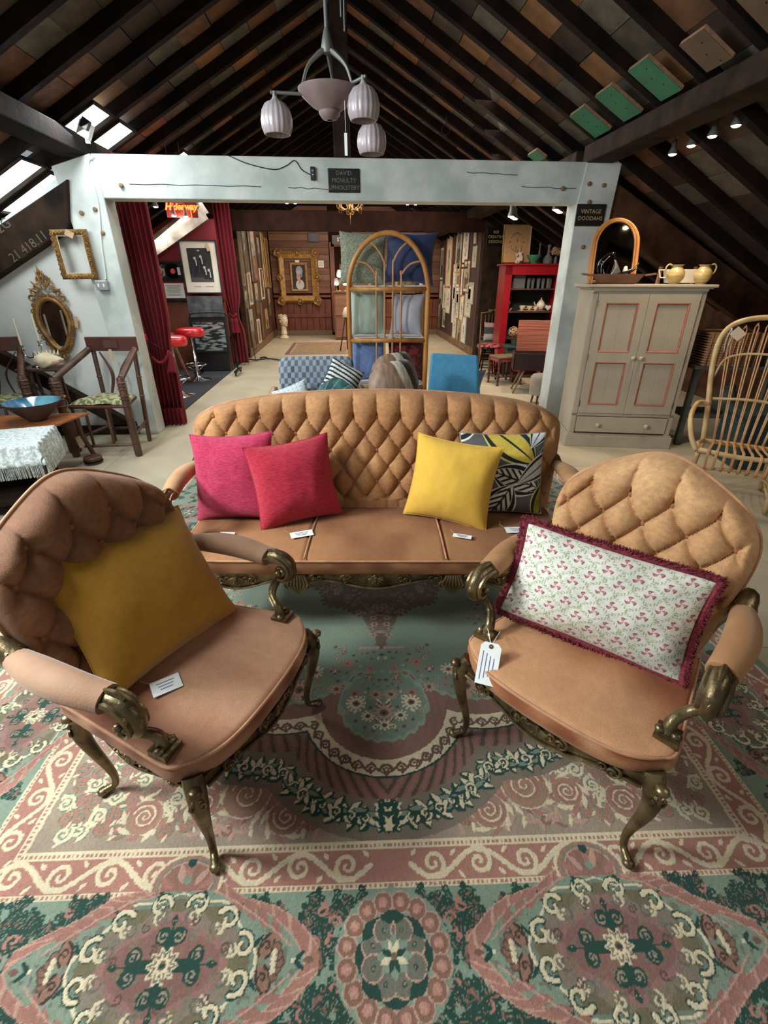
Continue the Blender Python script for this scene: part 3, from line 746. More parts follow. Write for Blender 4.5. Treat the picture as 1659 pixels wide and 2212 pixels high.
for t in range(5200):
    x, y = rr.uniform(0, 1.0), rr.uniform(1.2, 3.4); d_, e_ = fd(x, y)
    if not (-.29 < d_ < -.165) or e_ < .64: continue
    big = rr.random() < .35; r_ = rr.uniform(.016, .024) if big else rr.uniform(.006, .011)
    if all((x - a) ** 2 + (y - b) ** 2 > (r_ * 1.4 + c * 1.4) ** 2 for a, b, c in spots):
        spots.append((x, y, r_)); 
        if big and rr.random() < .4: paisley(x, y, r_ * .85, rr.choice((-1, 1)))
        elif big: flower(x, y, r_, 10, rr.choice((LPINK, CREAM, PINK)), rr.choice((ROSE, DGREEN, PINK)))
        else: cv.disc(x, y, r_, rr.choice((LPINK, CREAM, ROSE, ROSE, PINK)), k=5, amp=.25); cv.disc(x, y, r_ * .35, DGREEN)
for k in range(9): cv.leaf(.026 * 0 + .02, 1.335 + k * .012, .02, .006, .9, (CREAM, ROSE)[k % 2])
flower(0, 1.37, .034, 12, LPINK, ROSE); flower(0, 1.31, .02, 8, CREAM, ROSE)
flower(.115, 1.42, .030, 12, CREAM, ROSE); flower(.20, 1.50, .022, 9, LPINK, ROSE); flower(.36, 1.50, .040, 14, LPINK, ROSE); flower(.30, 1.60, .026, 10, CREAM, PINK)
# central dark medallion with pendants
dd = np.hypot(U / .36, (V - VC) / .30) - 1 - .05 * np.cos(10 * np.arctan2(V - VC, U)); DKB = np.array((.40, .34, .28))
m = dd < 0; cv.A[m] = DKB
pend = (np.abs(V - VC) < .56) & (U < .10 * (1 - (np.abs(V - VC) - .3) / .27)); cv.A[pend & (np.abs(V - VC) > .2)] = DKB
spots = []
for t in range(2400):
    x, y = rr.uniform(0, .36), VC + rr.uniform(-.54, .32); i = int(x / cv.px); j = int((y - VN) / cv.px)
    if not (dd[j, i] < -.05 or (pend[j, i] and x < .08)): continue
    r_ = rr.uniform(.008, .02)
    if all((x - a) ** 2 + (y - b) ** 2 > (r_ + c) ** 2 for a, b, c in spots):
        spots.append((x, y, r_)); cv.disc(x, y, r_, rr.choice((ROSE, GREY, LPINK * .9, ROSE)), k=6, amp=.2); cv.disc(x, y, r_ * .45, DKB)
m = (dd > 0) & (dd < .05) & inner & (V < VC) & (np.sin(np.arctan2(V - VC, U) * 60) > 0); cv.A[m] = ROSE * .8
for k in range(5): cv.disc(.018 + k * .02, VC - .55 - .0 * k, .009, LPINK, k=5, amp=.2)
# ---- lay the rug down
def rug_axis(px, n0):
    return px
us = np.concatenate([np.linspace(-HW, -1.35, 80, endpoint=False), np.linspace(-1.35, 1.35, 860, endpoint=False), np.linspace(1.35, HW, 81)])
vs_ = np.concatenate([np.linspace(VN, .44, 12, endpoint=False), np.linspace(.44, 1.5, 340, endpoint=False), np.linspace(1.5, 2.1, 130, endpoint=False), np.linspace(2.1, VF, 240)])
UU, VV = np.meshgrid(us, vs_)
ii = np.clip((np.abs(UU) / cv.px).astype(int), 0, cv.nu - 1); jj = np.clip(((VV - VN) / cv.px).astype(int), 0, cv.nv - 1)
wobu = (vnoise(UU * 60, VV * 60) - .5) * .004; ii = np.clip(((np.abs(UU + wobu)) / cv.px).astype(int), 0, cv.nu - 1)
colr = .95 * cv.A[jj, ii] * (1 + .10 * (vnoise(UU * 300, VV * 300, 1)[..., None] - .5)) * (1 + .10 * (vnoise(UU * 9, VV * 9, 2)[..., None] - .5))
lum = cv.A[jj, ii].mean(-1); th = -.041
Pr = np.stack([(UU + .047) * math.cos(th) - VV * math.sin(th), (UU + .047) * math.sin(th) + VV * math.cos(th), .010 + .0012 * (lum > .55) + .0012 * vnoise(UU * 170, VV * 170)], -1)
rug_m = mat('wool_pile', (1, 1, 1), (205, 205, 205), attr='Col', rough=.95, ns=260, sheen=.25, bump=.35, bs=420, mixp=(.3, .6))
rug = thing('patterned_rug', 'large turquoise and pink oriental style rug under the armchairs and sofa', 'rug')
rg = grid_obj('pile', Pr, colr, rug_m, rug)
MB().prism([((u + .047) * math.cos(th) - v * math.sin(th), (u + .047) * math.sin(th) + v * math.cos(th)) for u, v in ((-HW, VN), (HW, VN), (HW, VF), (-HW, VF))], .0005, .009, plane='xy').build('backing', mat('jute_backing', (150, 134, 100), rough=1), rug)
# ================================================================== buttoned velvet suite with gilt frames
def tufted(hw, z0, ztop, dome, k_corner, waist, buttons, a, b, nu, nv, thick, lean, zrow0, nrows, phase, camel=0.0, puff=.03, xlim=None, corner_pow=2.0):
    """front surface of a buttoned back; returns (P array, button positions, outline function)"""
    S, T = np.meshgrid(np.linspace(-1, 1, nu), np.linspace(-1, 1, nv))
    def mapp(S, T):
        X = S * np.sqrt(np.maximum(0, 1 - k_corner * np.maximum(T, 0) ** corner_pow * np.maximum(T, 0) ** 2 / 1.0 * .5 * (1)))
        Y = T * np.where(T > 0, np.sqrt(np.maximum(0, 1 - k_corner * S ** 2 * np.abs(S) ** corner_pow * .5)), 1)
        wq = 1 - waist * (1 - (T + 1) / 2) ** 2
        x = X * hw * wq; tz = (Y + 1) / 2
        top = ztop - dome * (x / hw) ** 2 + camel * np.exp(-(x / (hw * .5)) ** 2)
        z = z0 + tz * (top - z0); return x, z
    x, z = mapp(S, T)
    # pillows
    zt = zrow0; zl = zrow0 - (nrows - 1) * b
    zc = np.clip(z, zl, zt); pz = (zc - zt) / (2 * b); px = (x - phase) / a
    p = px + pz; q = px - pz
    hp = np.abs(np.sin(PI * p)); hq = np.abs(np.sin(PI * q))
    h = .62 * np.minimum(hp, hq) ** .38 + .38 * np.maximum(hp, hq) ** .6
    above = np.clip((z - zt) / .03, 0, 1); below = np.clip((zl - z) / .03, 0, 1)
    hv = np.abs(np.sin(PI * px)) ** .5 * .55 + .45 * np.maximum(hp, hq) ** .55
    h = np.where(z > zt, hv * (1 - .0) + above * .45 * (1 - np.maximum(hp, hq) ** .55), h); h = np.where(z < zl, .72 + .28 * hv + 0 * below, h)
    if xlim: fade = np.clip((np.abs(x) - xlim) / .03, 0, 1); h = h * (1 - fade) + fade * .96
    edge = (1 - np.abs(S) ** 10) ** .5 * (1 - np.maximum(T, 0) ** 12) ** .5
    y = -(thick * edge + puff * h * edge) 
    y = y + lean * (z - z0)
    bp = []
    for r_ in range(nrows):
        zz = zt - r_ * b; off = phase + (0 if r_ % 2 == 0 else a / 2)
        n = int(hw / a) + 2
        for i in range(-n, n + 1):
            xx = off + i * a
            if xlim and abs(xx) > xlim - .01: continue
            bp.append((xx, zz))
    return np.stack([x, y, z], -1), bp, S, T, mapp
BUT = {}
def add_buttons(bp, surf_y, parent, m, r=.011, flt=None):
    for (x, z) in bp:
        if flt and not flt(x, z): continue
        y = surf_y(x, z)
        if 'b' not in BUT: o = MB().ball((0, 0, 0), (r, r * .6, r), 8).build('button', m, parent, smooth=True); BUT['b'] = o.data
        else: o = bpy.data.objects.new('button', BUT['b']); COL.objects.link(o); o.parent = parent
        o.location = (x, y, z)
def surf_lookup(P):
    X = P[..., 0].ravel(); Y = P[..., 1].ravel(); Z = P[..., 2].ravel()
    def f(x, z):
        i = np.argmin((X - x) ** 2 + (Z - z) ** 2); return float(Y[i]) - .001
    return f
def velvet_col(P, base, light, seed=0, s=5):
    n = .6 * vnoise(P[..., 0] * s * .7 + seed, P[..., 2] * s * .7 + P[..., 1] * s + seed) + .4 * vnoise(P[..., 0] * s * 2 + seed, P[..., 2] * s * 2, 2); n2 = vnoise(P[..., 0] * 90, P[..., 2] * 90 + P[..., 1] * 90, 1)
    t = np.clip(n * 1.5 - .25, 0, 1)[..., None]; return (np.array(base) * (1 - t) + np.array(light) * t) * (1 + .16 * (n2[..., None] - .5)) / 255.0
velv = mat('buttoned_velvet', (1, 1, 1), (222, 214, 206), attr='Col', rough=.8, ns=180, sheen=.10, bump=.3, bs=420)
# ---- carved metal pieces
def scroll_tube(mb, plane_pt, pts2, r, n=6):
    mb.tube([plane_pt(a, b) for a, b in pts2], r, n)
def apron(mb, p0, p1, ztop, drop, y_out, reps=1):
    """carved apron rail between two points, scalloped lower edge with scrolls and a shell"""
    p0 = Vector(p0); p1 = Vector(p1); L_ = (p1 - p0).length; d = (p1 - p0).normalized(); nrm = Vector((-d.y, d.x, 0))
    n = 36; top = []; bot = []
    for i in range(n + 1):
        t = i / n; sag = .30 + .70 * abs(math.cos(PI * t * reps)) ** 1.2 if reps == 1 else .35 + .65 * abs(math.cos(PI * t * reps)) ** .7
        mid = .5 + .5 * math.cos((t - .5) * 2 * PI) ; z = ztop - drop * (.42 + .5 * mid * abs(math.sin(PI * reps * t + (PI / 2 if reps % 2 == 0 else 0))) ** 2)
        bow = math.sin(PI * t) * y_out
        top.append(p0 + d * L_ * t + nrm * bow + Vector((0, 0, ztop))); bot.append(p0 + d * L_ * t + nrm * bow + Vector((0, 0, z)))
    vs = [v for pr in zip(top, bot) for v in pr]; back = [v - nrm * .018 for v in vs]; N_ = len(vs)
    fs = []
    for i in range(n):
        a = 2 * i; fs += [(a, a + 1, a + 3, a + 2), (a + N_, a + 2 + N_, a + 3 + N_, a + 1 + N_), (a + 1, a + 1 + N_, a + 3 + N_, a + 3), (a, a + 2, a + 2 + N_, a + N_)]
    mb._add(vs + back, fs)
    mb.tube([b + nrm * .006 for b in bot], .006, 6)
    def at(t, dz, out=.010):
        bow = math.sin(PI * t) * y_out; return p0 + d * L_ * t + nrm * (bow + out) + Vector((0, 0, ztop - dz))
    for k in range(int(4 * max(1, L_ / .5))):
        K = int(4 * max(1, L_ / .5)); tc = (k + .5) / K; s_ = 1 if tc < .5 else -1
        pts = spiral(0, 0, .024, .005, PI * .5, 1.3 * s_, 12); mb.tube([at(tc + x / L_, .030 - z) for x, z in pts], .0048, 5)
        pts = spiral(0, 0, .014, .004, -PI * .5, -1.2 * s_, 9); mb.tube([at(tc + (x + .03 * s_) / L_, .024 - z) for x, z in pts], .004, 5)
        mb.ball(at(tc, .030, .014), .0065, 6)
    for k in range(-3, 4):        # central shell
        a = k * .42; mb.tube([at(.5, .018), at(.5 + math.sin(a) * .034 / L_, .018 + math.cos(a) * .034)], [.004, .007], 5)
    mb.ball(at(.5, .018, .012), .010, 6)
def cabriole(x, y, sx, sy, h, sc=1.0, back=False):
    """curved leg: knee out, slim ankle, scroll toe; (sx, sy) is the outward direction"""
    mb = MB(); o = Vector((sx, sy, 0)).normalized()
    prof = [(0, h), (.018, h - .03), (.032, h - .09), (.022, h * .58), (.000, h * .34), (-.010, h * .18), (-.004, h * .07), (.018, .018), (.034, .010)]
    if back: prof = [(0, h), (.004, h - .06), (.006, h * .6), (.012, h * .3), (.03, .02), (.034, .010)]
    P = smoothpath([(x + o.x * a * sc, y + o.y * a * sc, z) for a, z in prof], 26)
    mb.tube(P, [.030, .029, .026, .020, .0145, .012, .011, .0125, .015] if not back else [.022, .02, .018, .015, .014, .014], 10)
    mb.ball((x + o.x * .036 * sc, y + o.y * .036 * sc, .013), (.019, .019, .012), 8)
    if not back:
        side = Vector((-o.y, o.x, 0))
        for s_ in (-1, 1):
            pts = spiral(0, 0, .022, .005, PI * .5, 1.2 * s_, 10)
            mb.tube([(x + o.x * .052 + side.x * (q * .7 + .012 * s_), y + o.y * .052 + side.y * (q * .7 + .012 * s_), h - .06 + w) for q, w in pts], .0055, 5)
            pass
        mb.tube([(x + o.x * a, y + o.y * a, z) for a, z in ((.030, h - .01), (.052, h - .05), (.050, h - .09), (.030, h - .15))], [.006, .010, .007, .003], 6)
        mb.ball((x + o.x * .05, y + o.y * .05, h - .012), (.02, .02, .014), 8)
    return mb
def arm_parts(root, sx, y_back, z_back, x_back, y_front, x_front, z_arm, seat_z, velvet_mat, x_base, y_base):
    """padded arm rest, scrolled gilt hand, S-shaped gilt support, gilt elbow behind"""
    pad = MB(); a = Vector((x_back, y_back, z_back)); b = Vector((x_front, y_front, z_arm))
    pts = [a.lerp(b, t) + Vector((sx * .018 * math.sin(PI * t), 0, .010 * math.sin(PI * t))) for t in np.linspace(0, 1, 14)]
    pad.tube(pts, [.032, .039, .045, .047, .046, .043, .040], 14, flat=.84); p = pad.build('arm_pad', velvet_mat, root, smooth=60)
    d = (b - a).normalized(); n = Vector((d.x, d.y, 0)).normalized(); side = Vector((-n.y, n.x, 0))
    h = MB(); c = b + Vector((0, 0, 0))
    # hand: broad band curling over and under
    prof = [(-.010, .0), (.030, .006), (.062, -.004), (.084, -.028), (.086, -.058), (.068, -.080), (.042, -.080), (.028, -.062), (.036, -.044), (.052, -.046)]
    P = smoothpath([tuple(c + n * q + Vector((0, 0, w))) for q, w in prof], 30)
    h.tube(P, [.022, .027, .026, .023, .019, .015, .012, .010, .008], 10, flat=1.0)
    for s_ in (-1, 1):
        P2 = smoothpath([tuple(c + n * q + side * .025 * s_ + Vector((0, 0, w + .004))) for q, w in prof[:7]], 20); h.tube(P2, [.008, .010, .009, .007, .005], 6)
        h.ball(tuple(c + n * .046 + side * .024 * s_ + Vector((0, 0, -.052))), .0125, 8)
    P3 = smoothpath([tuple(c + n * q * 1.03 + Vector((0, 0, w + .026))) for q, w in prof[:3]], 10); h.tube(P3, [.006, .009, .006], 6)
    h.ball(tuple(c + n * .098 + Vector((0, 0, -.040))), (.014, .014, .022), 8)
    h.build('arm_scroll', bronze, root, smooth=50)
    s = MB(); base = Vector((x_base, y_base, seat_z)); top = c + n * .055 + Vector((0, 0, -.070))
    P = smoothpath([tuple(top), tuple(top + n * -.035 + Vector((0, 0, -.035))), tuple(top.lerp(base, .5) - n * .038), tuple(base + n * .0 + Vector((0, 0, .045))), tuple(base + n * .012 + Vector((0, 0, .0)))], 22)
    s.tube(P, [.014, .017, .015, .014, .016, .022], 10)
    for s_ in (-1, 1):
        s.tube([Vector(q) + side * .012 * s_ - n * .005 for q in P[2:-3]], .006, 5); s.ball(tuple(base + side * .020 * s_ + n * .018 + Vector((0, 0, .016))), (.016, .016, .012), 8)
    s.box(tuple(base + n * .016 + Vector((0, 0, .004))), (.062, .062, .022), rot=(0, 0, math.atan2(n.y, n.x))); s.ball(tuple(top + Vector((0, 0, .01))), .021, 8)
    s.build('arm_support', bronze, root, smooth=50)
    e = MB(); e.tube(smoothpath([tuple(a + Vector((-sx * .004, .085, .012))), tuple(a + Vector((0, .04, .022))), tuple(a - d * .0 + Vector((0, -.012, .004)))], 10), [.020, .030, .032, .030], 10)
    e.ball(tuple(a + Vector((sx * .02, .05, -.024))), .013, 8); e.tube([tuple(a + Vector((0, -.006, 0))), tuple(a + Vector((0, .012, .004)))], .036, 12)
    e.build('arm_elbow', bronze, root, smooth=50)
def seat_pad(root, outline_fn, z0, z1, crown, m, base_c, light_c, seams=(), seed=0, nx=90, ny=60):
    """upholstered seat: domed top grid plus border; outline_fn(s, t) -> (x, y) with s, t in -1..1"""
    S, T = np.meshgrid(np.linspace(-1, 1, nx), np.linspace(-1, 1, ny)); x, y = outline_fn(S, T)
    dome = (1 - S ** 6) ** .5 * (1 - T ** 6) ** .5; z = z1 - .012 + .012 * dome ** .4 + crown * (1 - S ** 2) * (1 - T ** 2)
    for sm in seams: z = z - .010 * np.exp(-((x - sm) / .008) ** 2)
    z = z + .003 * (vnoise(x * 9, y * 9) - .5)
    P = np.stack([x, y, z], -1)
    n = .45 * vnoise(x * 3.4 + seed, y * 3.4 + seed) + .30 * vnoise(x * 9 + seed, y * 7, 2) + .35 * (.5 - .5 * T); n2 = vnoise(x * 60, y * 60, 1); t = np.clip(n * 2.2 - .62, 0, 1)[..., None]  # patchy nap, plus a velvet sheen painted in as a paler front
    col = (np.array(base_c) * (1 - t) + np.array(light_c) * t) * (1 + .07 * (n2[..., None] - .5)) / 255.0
    o = grid_obj('seat', P[::-1], col[::-1], m, root)
    # border band all round
    ring = [(s, -1) for s in np.linspace(-1, 1, nx)] + [(1, t) for t in np.linspace(-1, 1, ny)[1:]] + [(s, 1) for s in np.linspace(1, -1, nx)[1:]] + [(-1, t) for t in np.linspace(1, -1, ny)[1:-1]]
    rx, ry = outline_fn(np.array([q[0] for q in ring]), np.array([q[1] for q in ring])); rx = np.append(rx, rx[0]); ry = np.append(ry, ry[0])
    cx, cy = rx.mean(), ry.mean(); zz = np.linspace(z0, z1 - .012, 8); bul = .007 * np.sin(np.linspace(0, PI, 8))
    L_ = np.hypot(rx - cx, ry - cy)
    P2 = np.stack([np.stack([rx + (rx - cx) / L_ * b_, ry + (ry - cy) / L_ * b_, np.full_like(rx, w)], -1) for w, b_ in zip(zz, bul)], 0)
    n2 = vnoise(P2[..., 0] * 12 + P2[..., 1] * 12, P2[..., 2] * 30, 1); t = np.clip(n2 * 1.3 - .2, 0, 1)[..., None]
    c2 = (np.array(base_c) * .97 * (1 - t) + np.array(light_c) * .97 * t) / 255.0
    grid_obj('seat_border', P2, c2, m, root)
    MB().tube([(a, b, z1 - .011) for a, b in zip(rx[:-1], ry[:-1])], .0055, 6, closed=True).build('piping', piping_m, root, smooth=True)
    return rx, ry
BASE = (164, 104, 66); LIGHT = (196, 136, 92); BASEP = (158, 100, 72); LIGHTP = (196, 146, 118)
def armchair(label, loc, rz, seed, base_c, light_c, seat_b, seat_l):
    root = thing('gilt_armchair', label, 'armchair', loc, rz)
    # seat, front at -y
    def ol(S, T):
        w = .345 - .065 * (T + 1) / 2; rc = 1 - .10 * np.abs(T) ** 6 * (T < 0)
        y = -.05 + .27 * (T + 1) - .030 * (1 - np.clip(S, -1, 1) ** 2) * (T < 0) * np.abs(T) + .06 * np.abs(S) ** 6 * (T < 0) * np.abs(T) ** 3
        return S * w * rc, y
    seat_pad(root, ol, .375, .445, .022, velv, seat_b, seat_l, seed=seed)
    # back
    P, bp, S, T, mp = tufted(.326, .43, .985, .03, .60, .20, None, .132, .083, 150, 130, .045, .20, .925, 6, .066, camel=.075, puff=.068, xlim=.275, corner_pow=2.6)
    P[..., 1] += .49; base = P
    n2 = vnoise(P[..., 0] * 6 + seed, P[..., 2] * 6)
    grid_obj('backrest', P, velvet_col(P, base_c, light_c, seed), velv, root)
    fy = surf_lookup(P)
    def inside(x, z):
        i = np.argmin((P[..., 0] - x) ** 2 + (P[..., 2] - z) ** 2); s_, t_ = S.ravel()[i], T.ravel()[i]; return abs(s_) < .9 and -.98 < t_ < .93 and abs(x) < .27 * (1 - .0)
    add_buttons(bp, lambda x, z: fy(x, z) - .006, root, mat('button_velvet', (150, 96, 58), rough=.85), .011, inside)
    # outside back and edge piping
    ring = [(s, 1.0) for s in np.linspace(-1, 1, 40)]
    sl = np.concatenate([np.stack([np.full(30, -1.0), np.linspace(-1, 1, 30)], -1), np.stack([np.linspace(-1, 1, 50), np.full(50, 1.0)], -1), np.stack([np.full(30, 1.0), np.linspace(1, -1, 30)], -1)])
    ex, ez = mp(sl[:, 0], sl[:, 1]); ey = .49 + .20 * (ez - .43)
    MB().tube([(a, b - .002, c) for a, b, c in zip(ex, ey, ez)][::1], .007, 6).build('back_piping', piping_m, root, smooth=True)
    Pb = P.copy(); xx, zz = mp(S, T); Pb[..., 0] = xx; Pb[..., 2] = zz; ed = (1 - np.abs(S) ** 6) ** .5 * (1 - np.maximum(T, 0) ** 6) ** .5; Pb[..., 1] = .49 + .20 * (zz - .43) + .035 * ed
    grid_obj('outside_back', Pb[:, ::-1], velvet_col(Pb, base_c, light_c, seed + 3), velv, root)
    # frame rail under seat, aprons
    fr = MB(); apron(fr, (.29, -.035, 0), (-.29, -.035, 0), .38, .085, .035); fr.build('front_apron', bronze, root, smooth=40)
    for sx in (-1, 1):
        fr = MB(); 
        if sx < 0: apron(fr, (-.31, .0, 0), (-.25, .45, 0), .38, .075, .012)
        else: apron(fr, (.25, .45, 0), (.31, .0, 0), .38, .075, .012)
        fr.build('side_apron', bronze, root, smooth=40)
    MB().box((0, .47, .35), (.46, .03, .06)).build('rear_rail', bronze, root, bevel=.004)
    for sx in (-1, 1):
        cabriole(sx * .30, -.005, sx, -1, .385).build('leg', bronze, root, smooth=60)
        cabriole(sx * .245, .455, sx, 1, .385, back=False).build('leg', bronze, root, smooth=60)
    for sx in (-1, 1):
        arm_parts(root, sx, .50, .665, sx * .335, .145, sx * .352, .665, .447, velvet_pink if seed == 1 else velvet, sx * .295, .09)
        up = MB(); up.tube(smoothpath([(sx * .235, .47, .42), (sx * .265, .50, .55), (sx * .325, .55, .66)], 10), [.018, .018, .022], 8); up.build('back_upright', bronze, root, smooth=True)
    return root
ch_l = armchair('gilt framed buttoned velvet armchair at the left with a mustard cushion on it', (-.33, 1.1425, .0125), R(64.97), 1, (120, 76, 46), (146, 98, 64), (124, 68, 40), (190, 142, 110))  # back tones darker than the right chair's: its shade is painted into the colour
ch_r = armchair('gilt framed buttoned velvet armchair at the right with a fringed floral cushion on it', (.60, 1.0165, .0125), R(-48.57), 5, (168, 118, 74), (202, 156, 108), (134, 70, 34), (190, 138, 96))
# ---- sofa
SO = thing('gilt_sofa', 'long buttoned velvet sofa with gilt frame and four cushions on it', 'sofa', (.10, 1.86, .0125), R(-4.3))
def ol(S, T):
    w = .94 - .0 * T; y = .30 * (T + 1) - .02 + .05 * np.abs(S) ** 12 * (T < 0) * np.abs(T) ** 3
    return S * w, y
seat_b, seat_l = (112, 62, 30), (162, 112, 70)
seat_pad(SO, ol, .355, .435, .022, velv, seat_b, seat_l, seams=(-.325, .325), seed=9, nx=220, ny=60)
for sx in (-1, 1): MB().tube([(sx * (.325 - .02 * t), -.018 + .60 * t, .437 + .022 * (1 - (.35 * 1) ** 2) * (1 - (2 * t - 1) ** 2) + .0) for t in np.linspace(0, 1, 20)], .005, 6).build('seat_seam', piping_m, SO, smooth=True)
P, bp, S, T, mp = tufted(1.0, .42, 1.05, .085, .38, .03, None, .124, .0868, 460, 130, .045, .16, .925, 6, 0.0, camel=.0, puff=.055, xlim=.93, corner_pow=6)
P[..., 1] += .60
grid_obj('backrest', P, velvet_col(P, (154, 104, 62), (186, 136, 88), 2), velv, SO)
fy = surf_lookup(P)
add_buttons(bp, lambda x, z: fy(x, z) - .006, SO, mat('button_velvet', (150, 92, 52), rough=.8), .011, lambda x, z: abs(x) < .93)
xx, zz = mp(S, T); Pb = P.copy(); Pb[..., 0] = xx; Pb[..., 2] = zz; ed = (1 - np.abs(S) ** 8) ** .5 * (1 - np.maximum(T, 0) ** 8) ** .5; Pb[..., 1] = .60 + .16 * (zz - .42) + .04 * ed
grid_obj('outside_back', Pb[:, ::-1], velvet_col(Pb, (160, 104, 62), (192, 134, 86), 4), velv, SO)
sl = np.concatenate([np.stack([np.full(30, -1.0), np.linspace(-1, 1, 30)], -1), np.stack([np.linspace(-1, 1, 90), np.full(90, 1.0)], -1), np.stack([np.full(30, 1.0), np.linspace(1, -1, 30)], -1)])
ex, ez = mp(sl[:, 0], sl[:, 1]); MB().tube([(a, .60 + .16 * (c - .42) - .002, c) for a, c in zip(ex, ez)], .007, 6).build('back_piping', piping_m, SO, smooth=True)
for (a, b, dr) in ((.93, .36, .085), (.36, -.36, .085), (-.36, -.93, .085)):
    fr = MB(); apron(fr, (a, -.01, 0), (b, -.01, 0), .36, dr, .012); fr.build('front_apron', bronze, SO, smooth=40)
for sx in (-1, 1):
    m = MB()
    for k in range(-3, 4):
        m.tube([(sx * .36 + k * .010, -.030, .355), (sx * .36 + k * .016, -.034, .31), (sx * .36 + k * .004, -.030, .255)], [.006, .010, .004], 6)
    for s_ in (-1, 1): m.tube([(sx * .36 + s_ * (.045 + x), -.03, .30 + z) for x, z in spiral(0, 0, .022, .005, PI / 2, 1.3 * s_, 12)], .005, 5)
    m.build('acanthus_drop', bronze, SO, smooth=50)
for sx in (-1, 1):
    cabriole(sx * .90, .02, sx, -1, .36).build('leg', bronze, SO, smooth=60); cabriole(sx * .90, .56, sx, 1, .36).build('leg', bronze, SO, smooth=60)
    arm_parts(SO, sx, .60, .665, sx * .985, .19, sx * .975, .665, .437, velvet, sx * .92, .12)
    m = MB(); m.tube(smoothpath([(sx * .93, .58, .40), (sx * .95, .60, .55), (sx * .975, .66, .66)], 10), [.018, .018, .022], 8); m.build('back_upright', bronze, SO, smooth=True)
MB().box((0, .56, .34), (1.85, .03, .06)).build('rear_rail', bronze, SO, bevel=.004)
# ================================================================== cushions
def cushion(name, label, w, h, t, m, colf=None, loc=(0, 0, 0), yaw=0, lean=0, roll=0, concave=.07, seed=0, parts=True, group=None, corner=1.0, wr=.006, nx=70, flop=0.0):
    root = thing(name, label, 'cushion', loc, 0, group)
    root.rotation_euler = (Matrix.Rotation(yaw, 3, 'Z') @ Matrix.Rotation(-lean, 3, 'X') @ Matrix.Rotation(roll, 3, 'Y')).to_euler()
    ny = int(nx * h / w) + 2; S, T = np.meshgrid(np.linspace(-1, 1, nx), np.linspace(-1, 1, ny))
    X = S * w / 2 * (1 - concave * (1 - T ** 2) ** 1 * 1.0); Z = T * h / 2 * (1 - concave * (1 - S ** 2)) + h / 2
    X = X * (1 - (1 - corner) * np.abs(S * T) ** 6); 
    th_ = t / 2 * (1 - np.abs(S) ** 2.6) ** .62 * (1 - np.abs(T) ** 2.6) ** .62
    def wrk(sd): return (vnoise(S * 2.2 + sd, T * 2.2 + sd) - .5) * wr * 2 + (vnoise(S * 5 + sd, T * 3 + sd, 1) - .5) * wr * .6
    e = (1 - S ** 8) * (1 - T ** 8)
    dr = flop * np.maximum(T, 0) ** 2 * (np.abs(S)) ** 2
    f = np.stack([X, -th_ - wrk(seed) * e + dr, Z], -1); bk = np.stack([X, th_ + wrk(seed + 9) * e + dr, Z], -1)
    c = colf(S, T) if colf is not None else None
    grid_obj('cover', f, c, m, root); grid_obj('cover_back', bk[:, ::-1], c[:, ::-1] if c is not None else None, m, root)
    if parts:
        ring = np.concatenate([f[0, :], f[1:, -1], f[-1, ::-1][1:], f[::-1, 0][1:-1]]); MB().tube([tuple(q) for q in ring], .0028, 5, closed=True).build('seam', m if colf is None else mat('seam_thread', (150, 140, 130), rough=.9), root, smooth=True)
    return root
red_a = mat('magenta_chenille', (158, 22, 58), (190, 50, 88), rough=.9, ns=50, sheen=.15, bump=.5, bs=240, stretch=(1, 1, 4))
red_b = mat('raspberry_chenille', (166, 18, 40), (194, 44, 70), rough=.9, ns=46, sheen=.15, bump=.5, bs=240, stretch=(1, 1, 4))
yel = mat('yellow_wool', (212, 166, 60), (216, 172, 68), rough=.95, ns=40, sheen=.1, bump=.25, bs=300)
must = mat('mustard_wool', (172, 122, 30), (178, 130, 38), rough=.95, ns=40, sheen=.3, bump=.25, bs=300)
ZS = .462
cushion('scatter_cushion', 'magenta cushion at the left end of the sofa, half behind the raspberry one', .45, .45, .18, red_a, loc=(-.60, 2.26, ZS), yaw=R(-14), lean=R(17), roll=R(-5), seed=1, concave=.09)
cushion('scatter_cushion', 'raspberry red cushion in front of the magenta one on the sofa', .43, .43, .19, red_b, loc=(-.255, 2.205, ZS), yaw=R(16), lean=R(18), roll=R(-4), seed=4, concave=.09)
cushion('scatter_cushion', 'plain yellow wool cushion on the right half of the sofa', .44, .43, .19, yel, loc=(.47, 2.15, ZS), yaw=R(-24), lean=R(19), roll=R(4), seed=8, concave=.08)
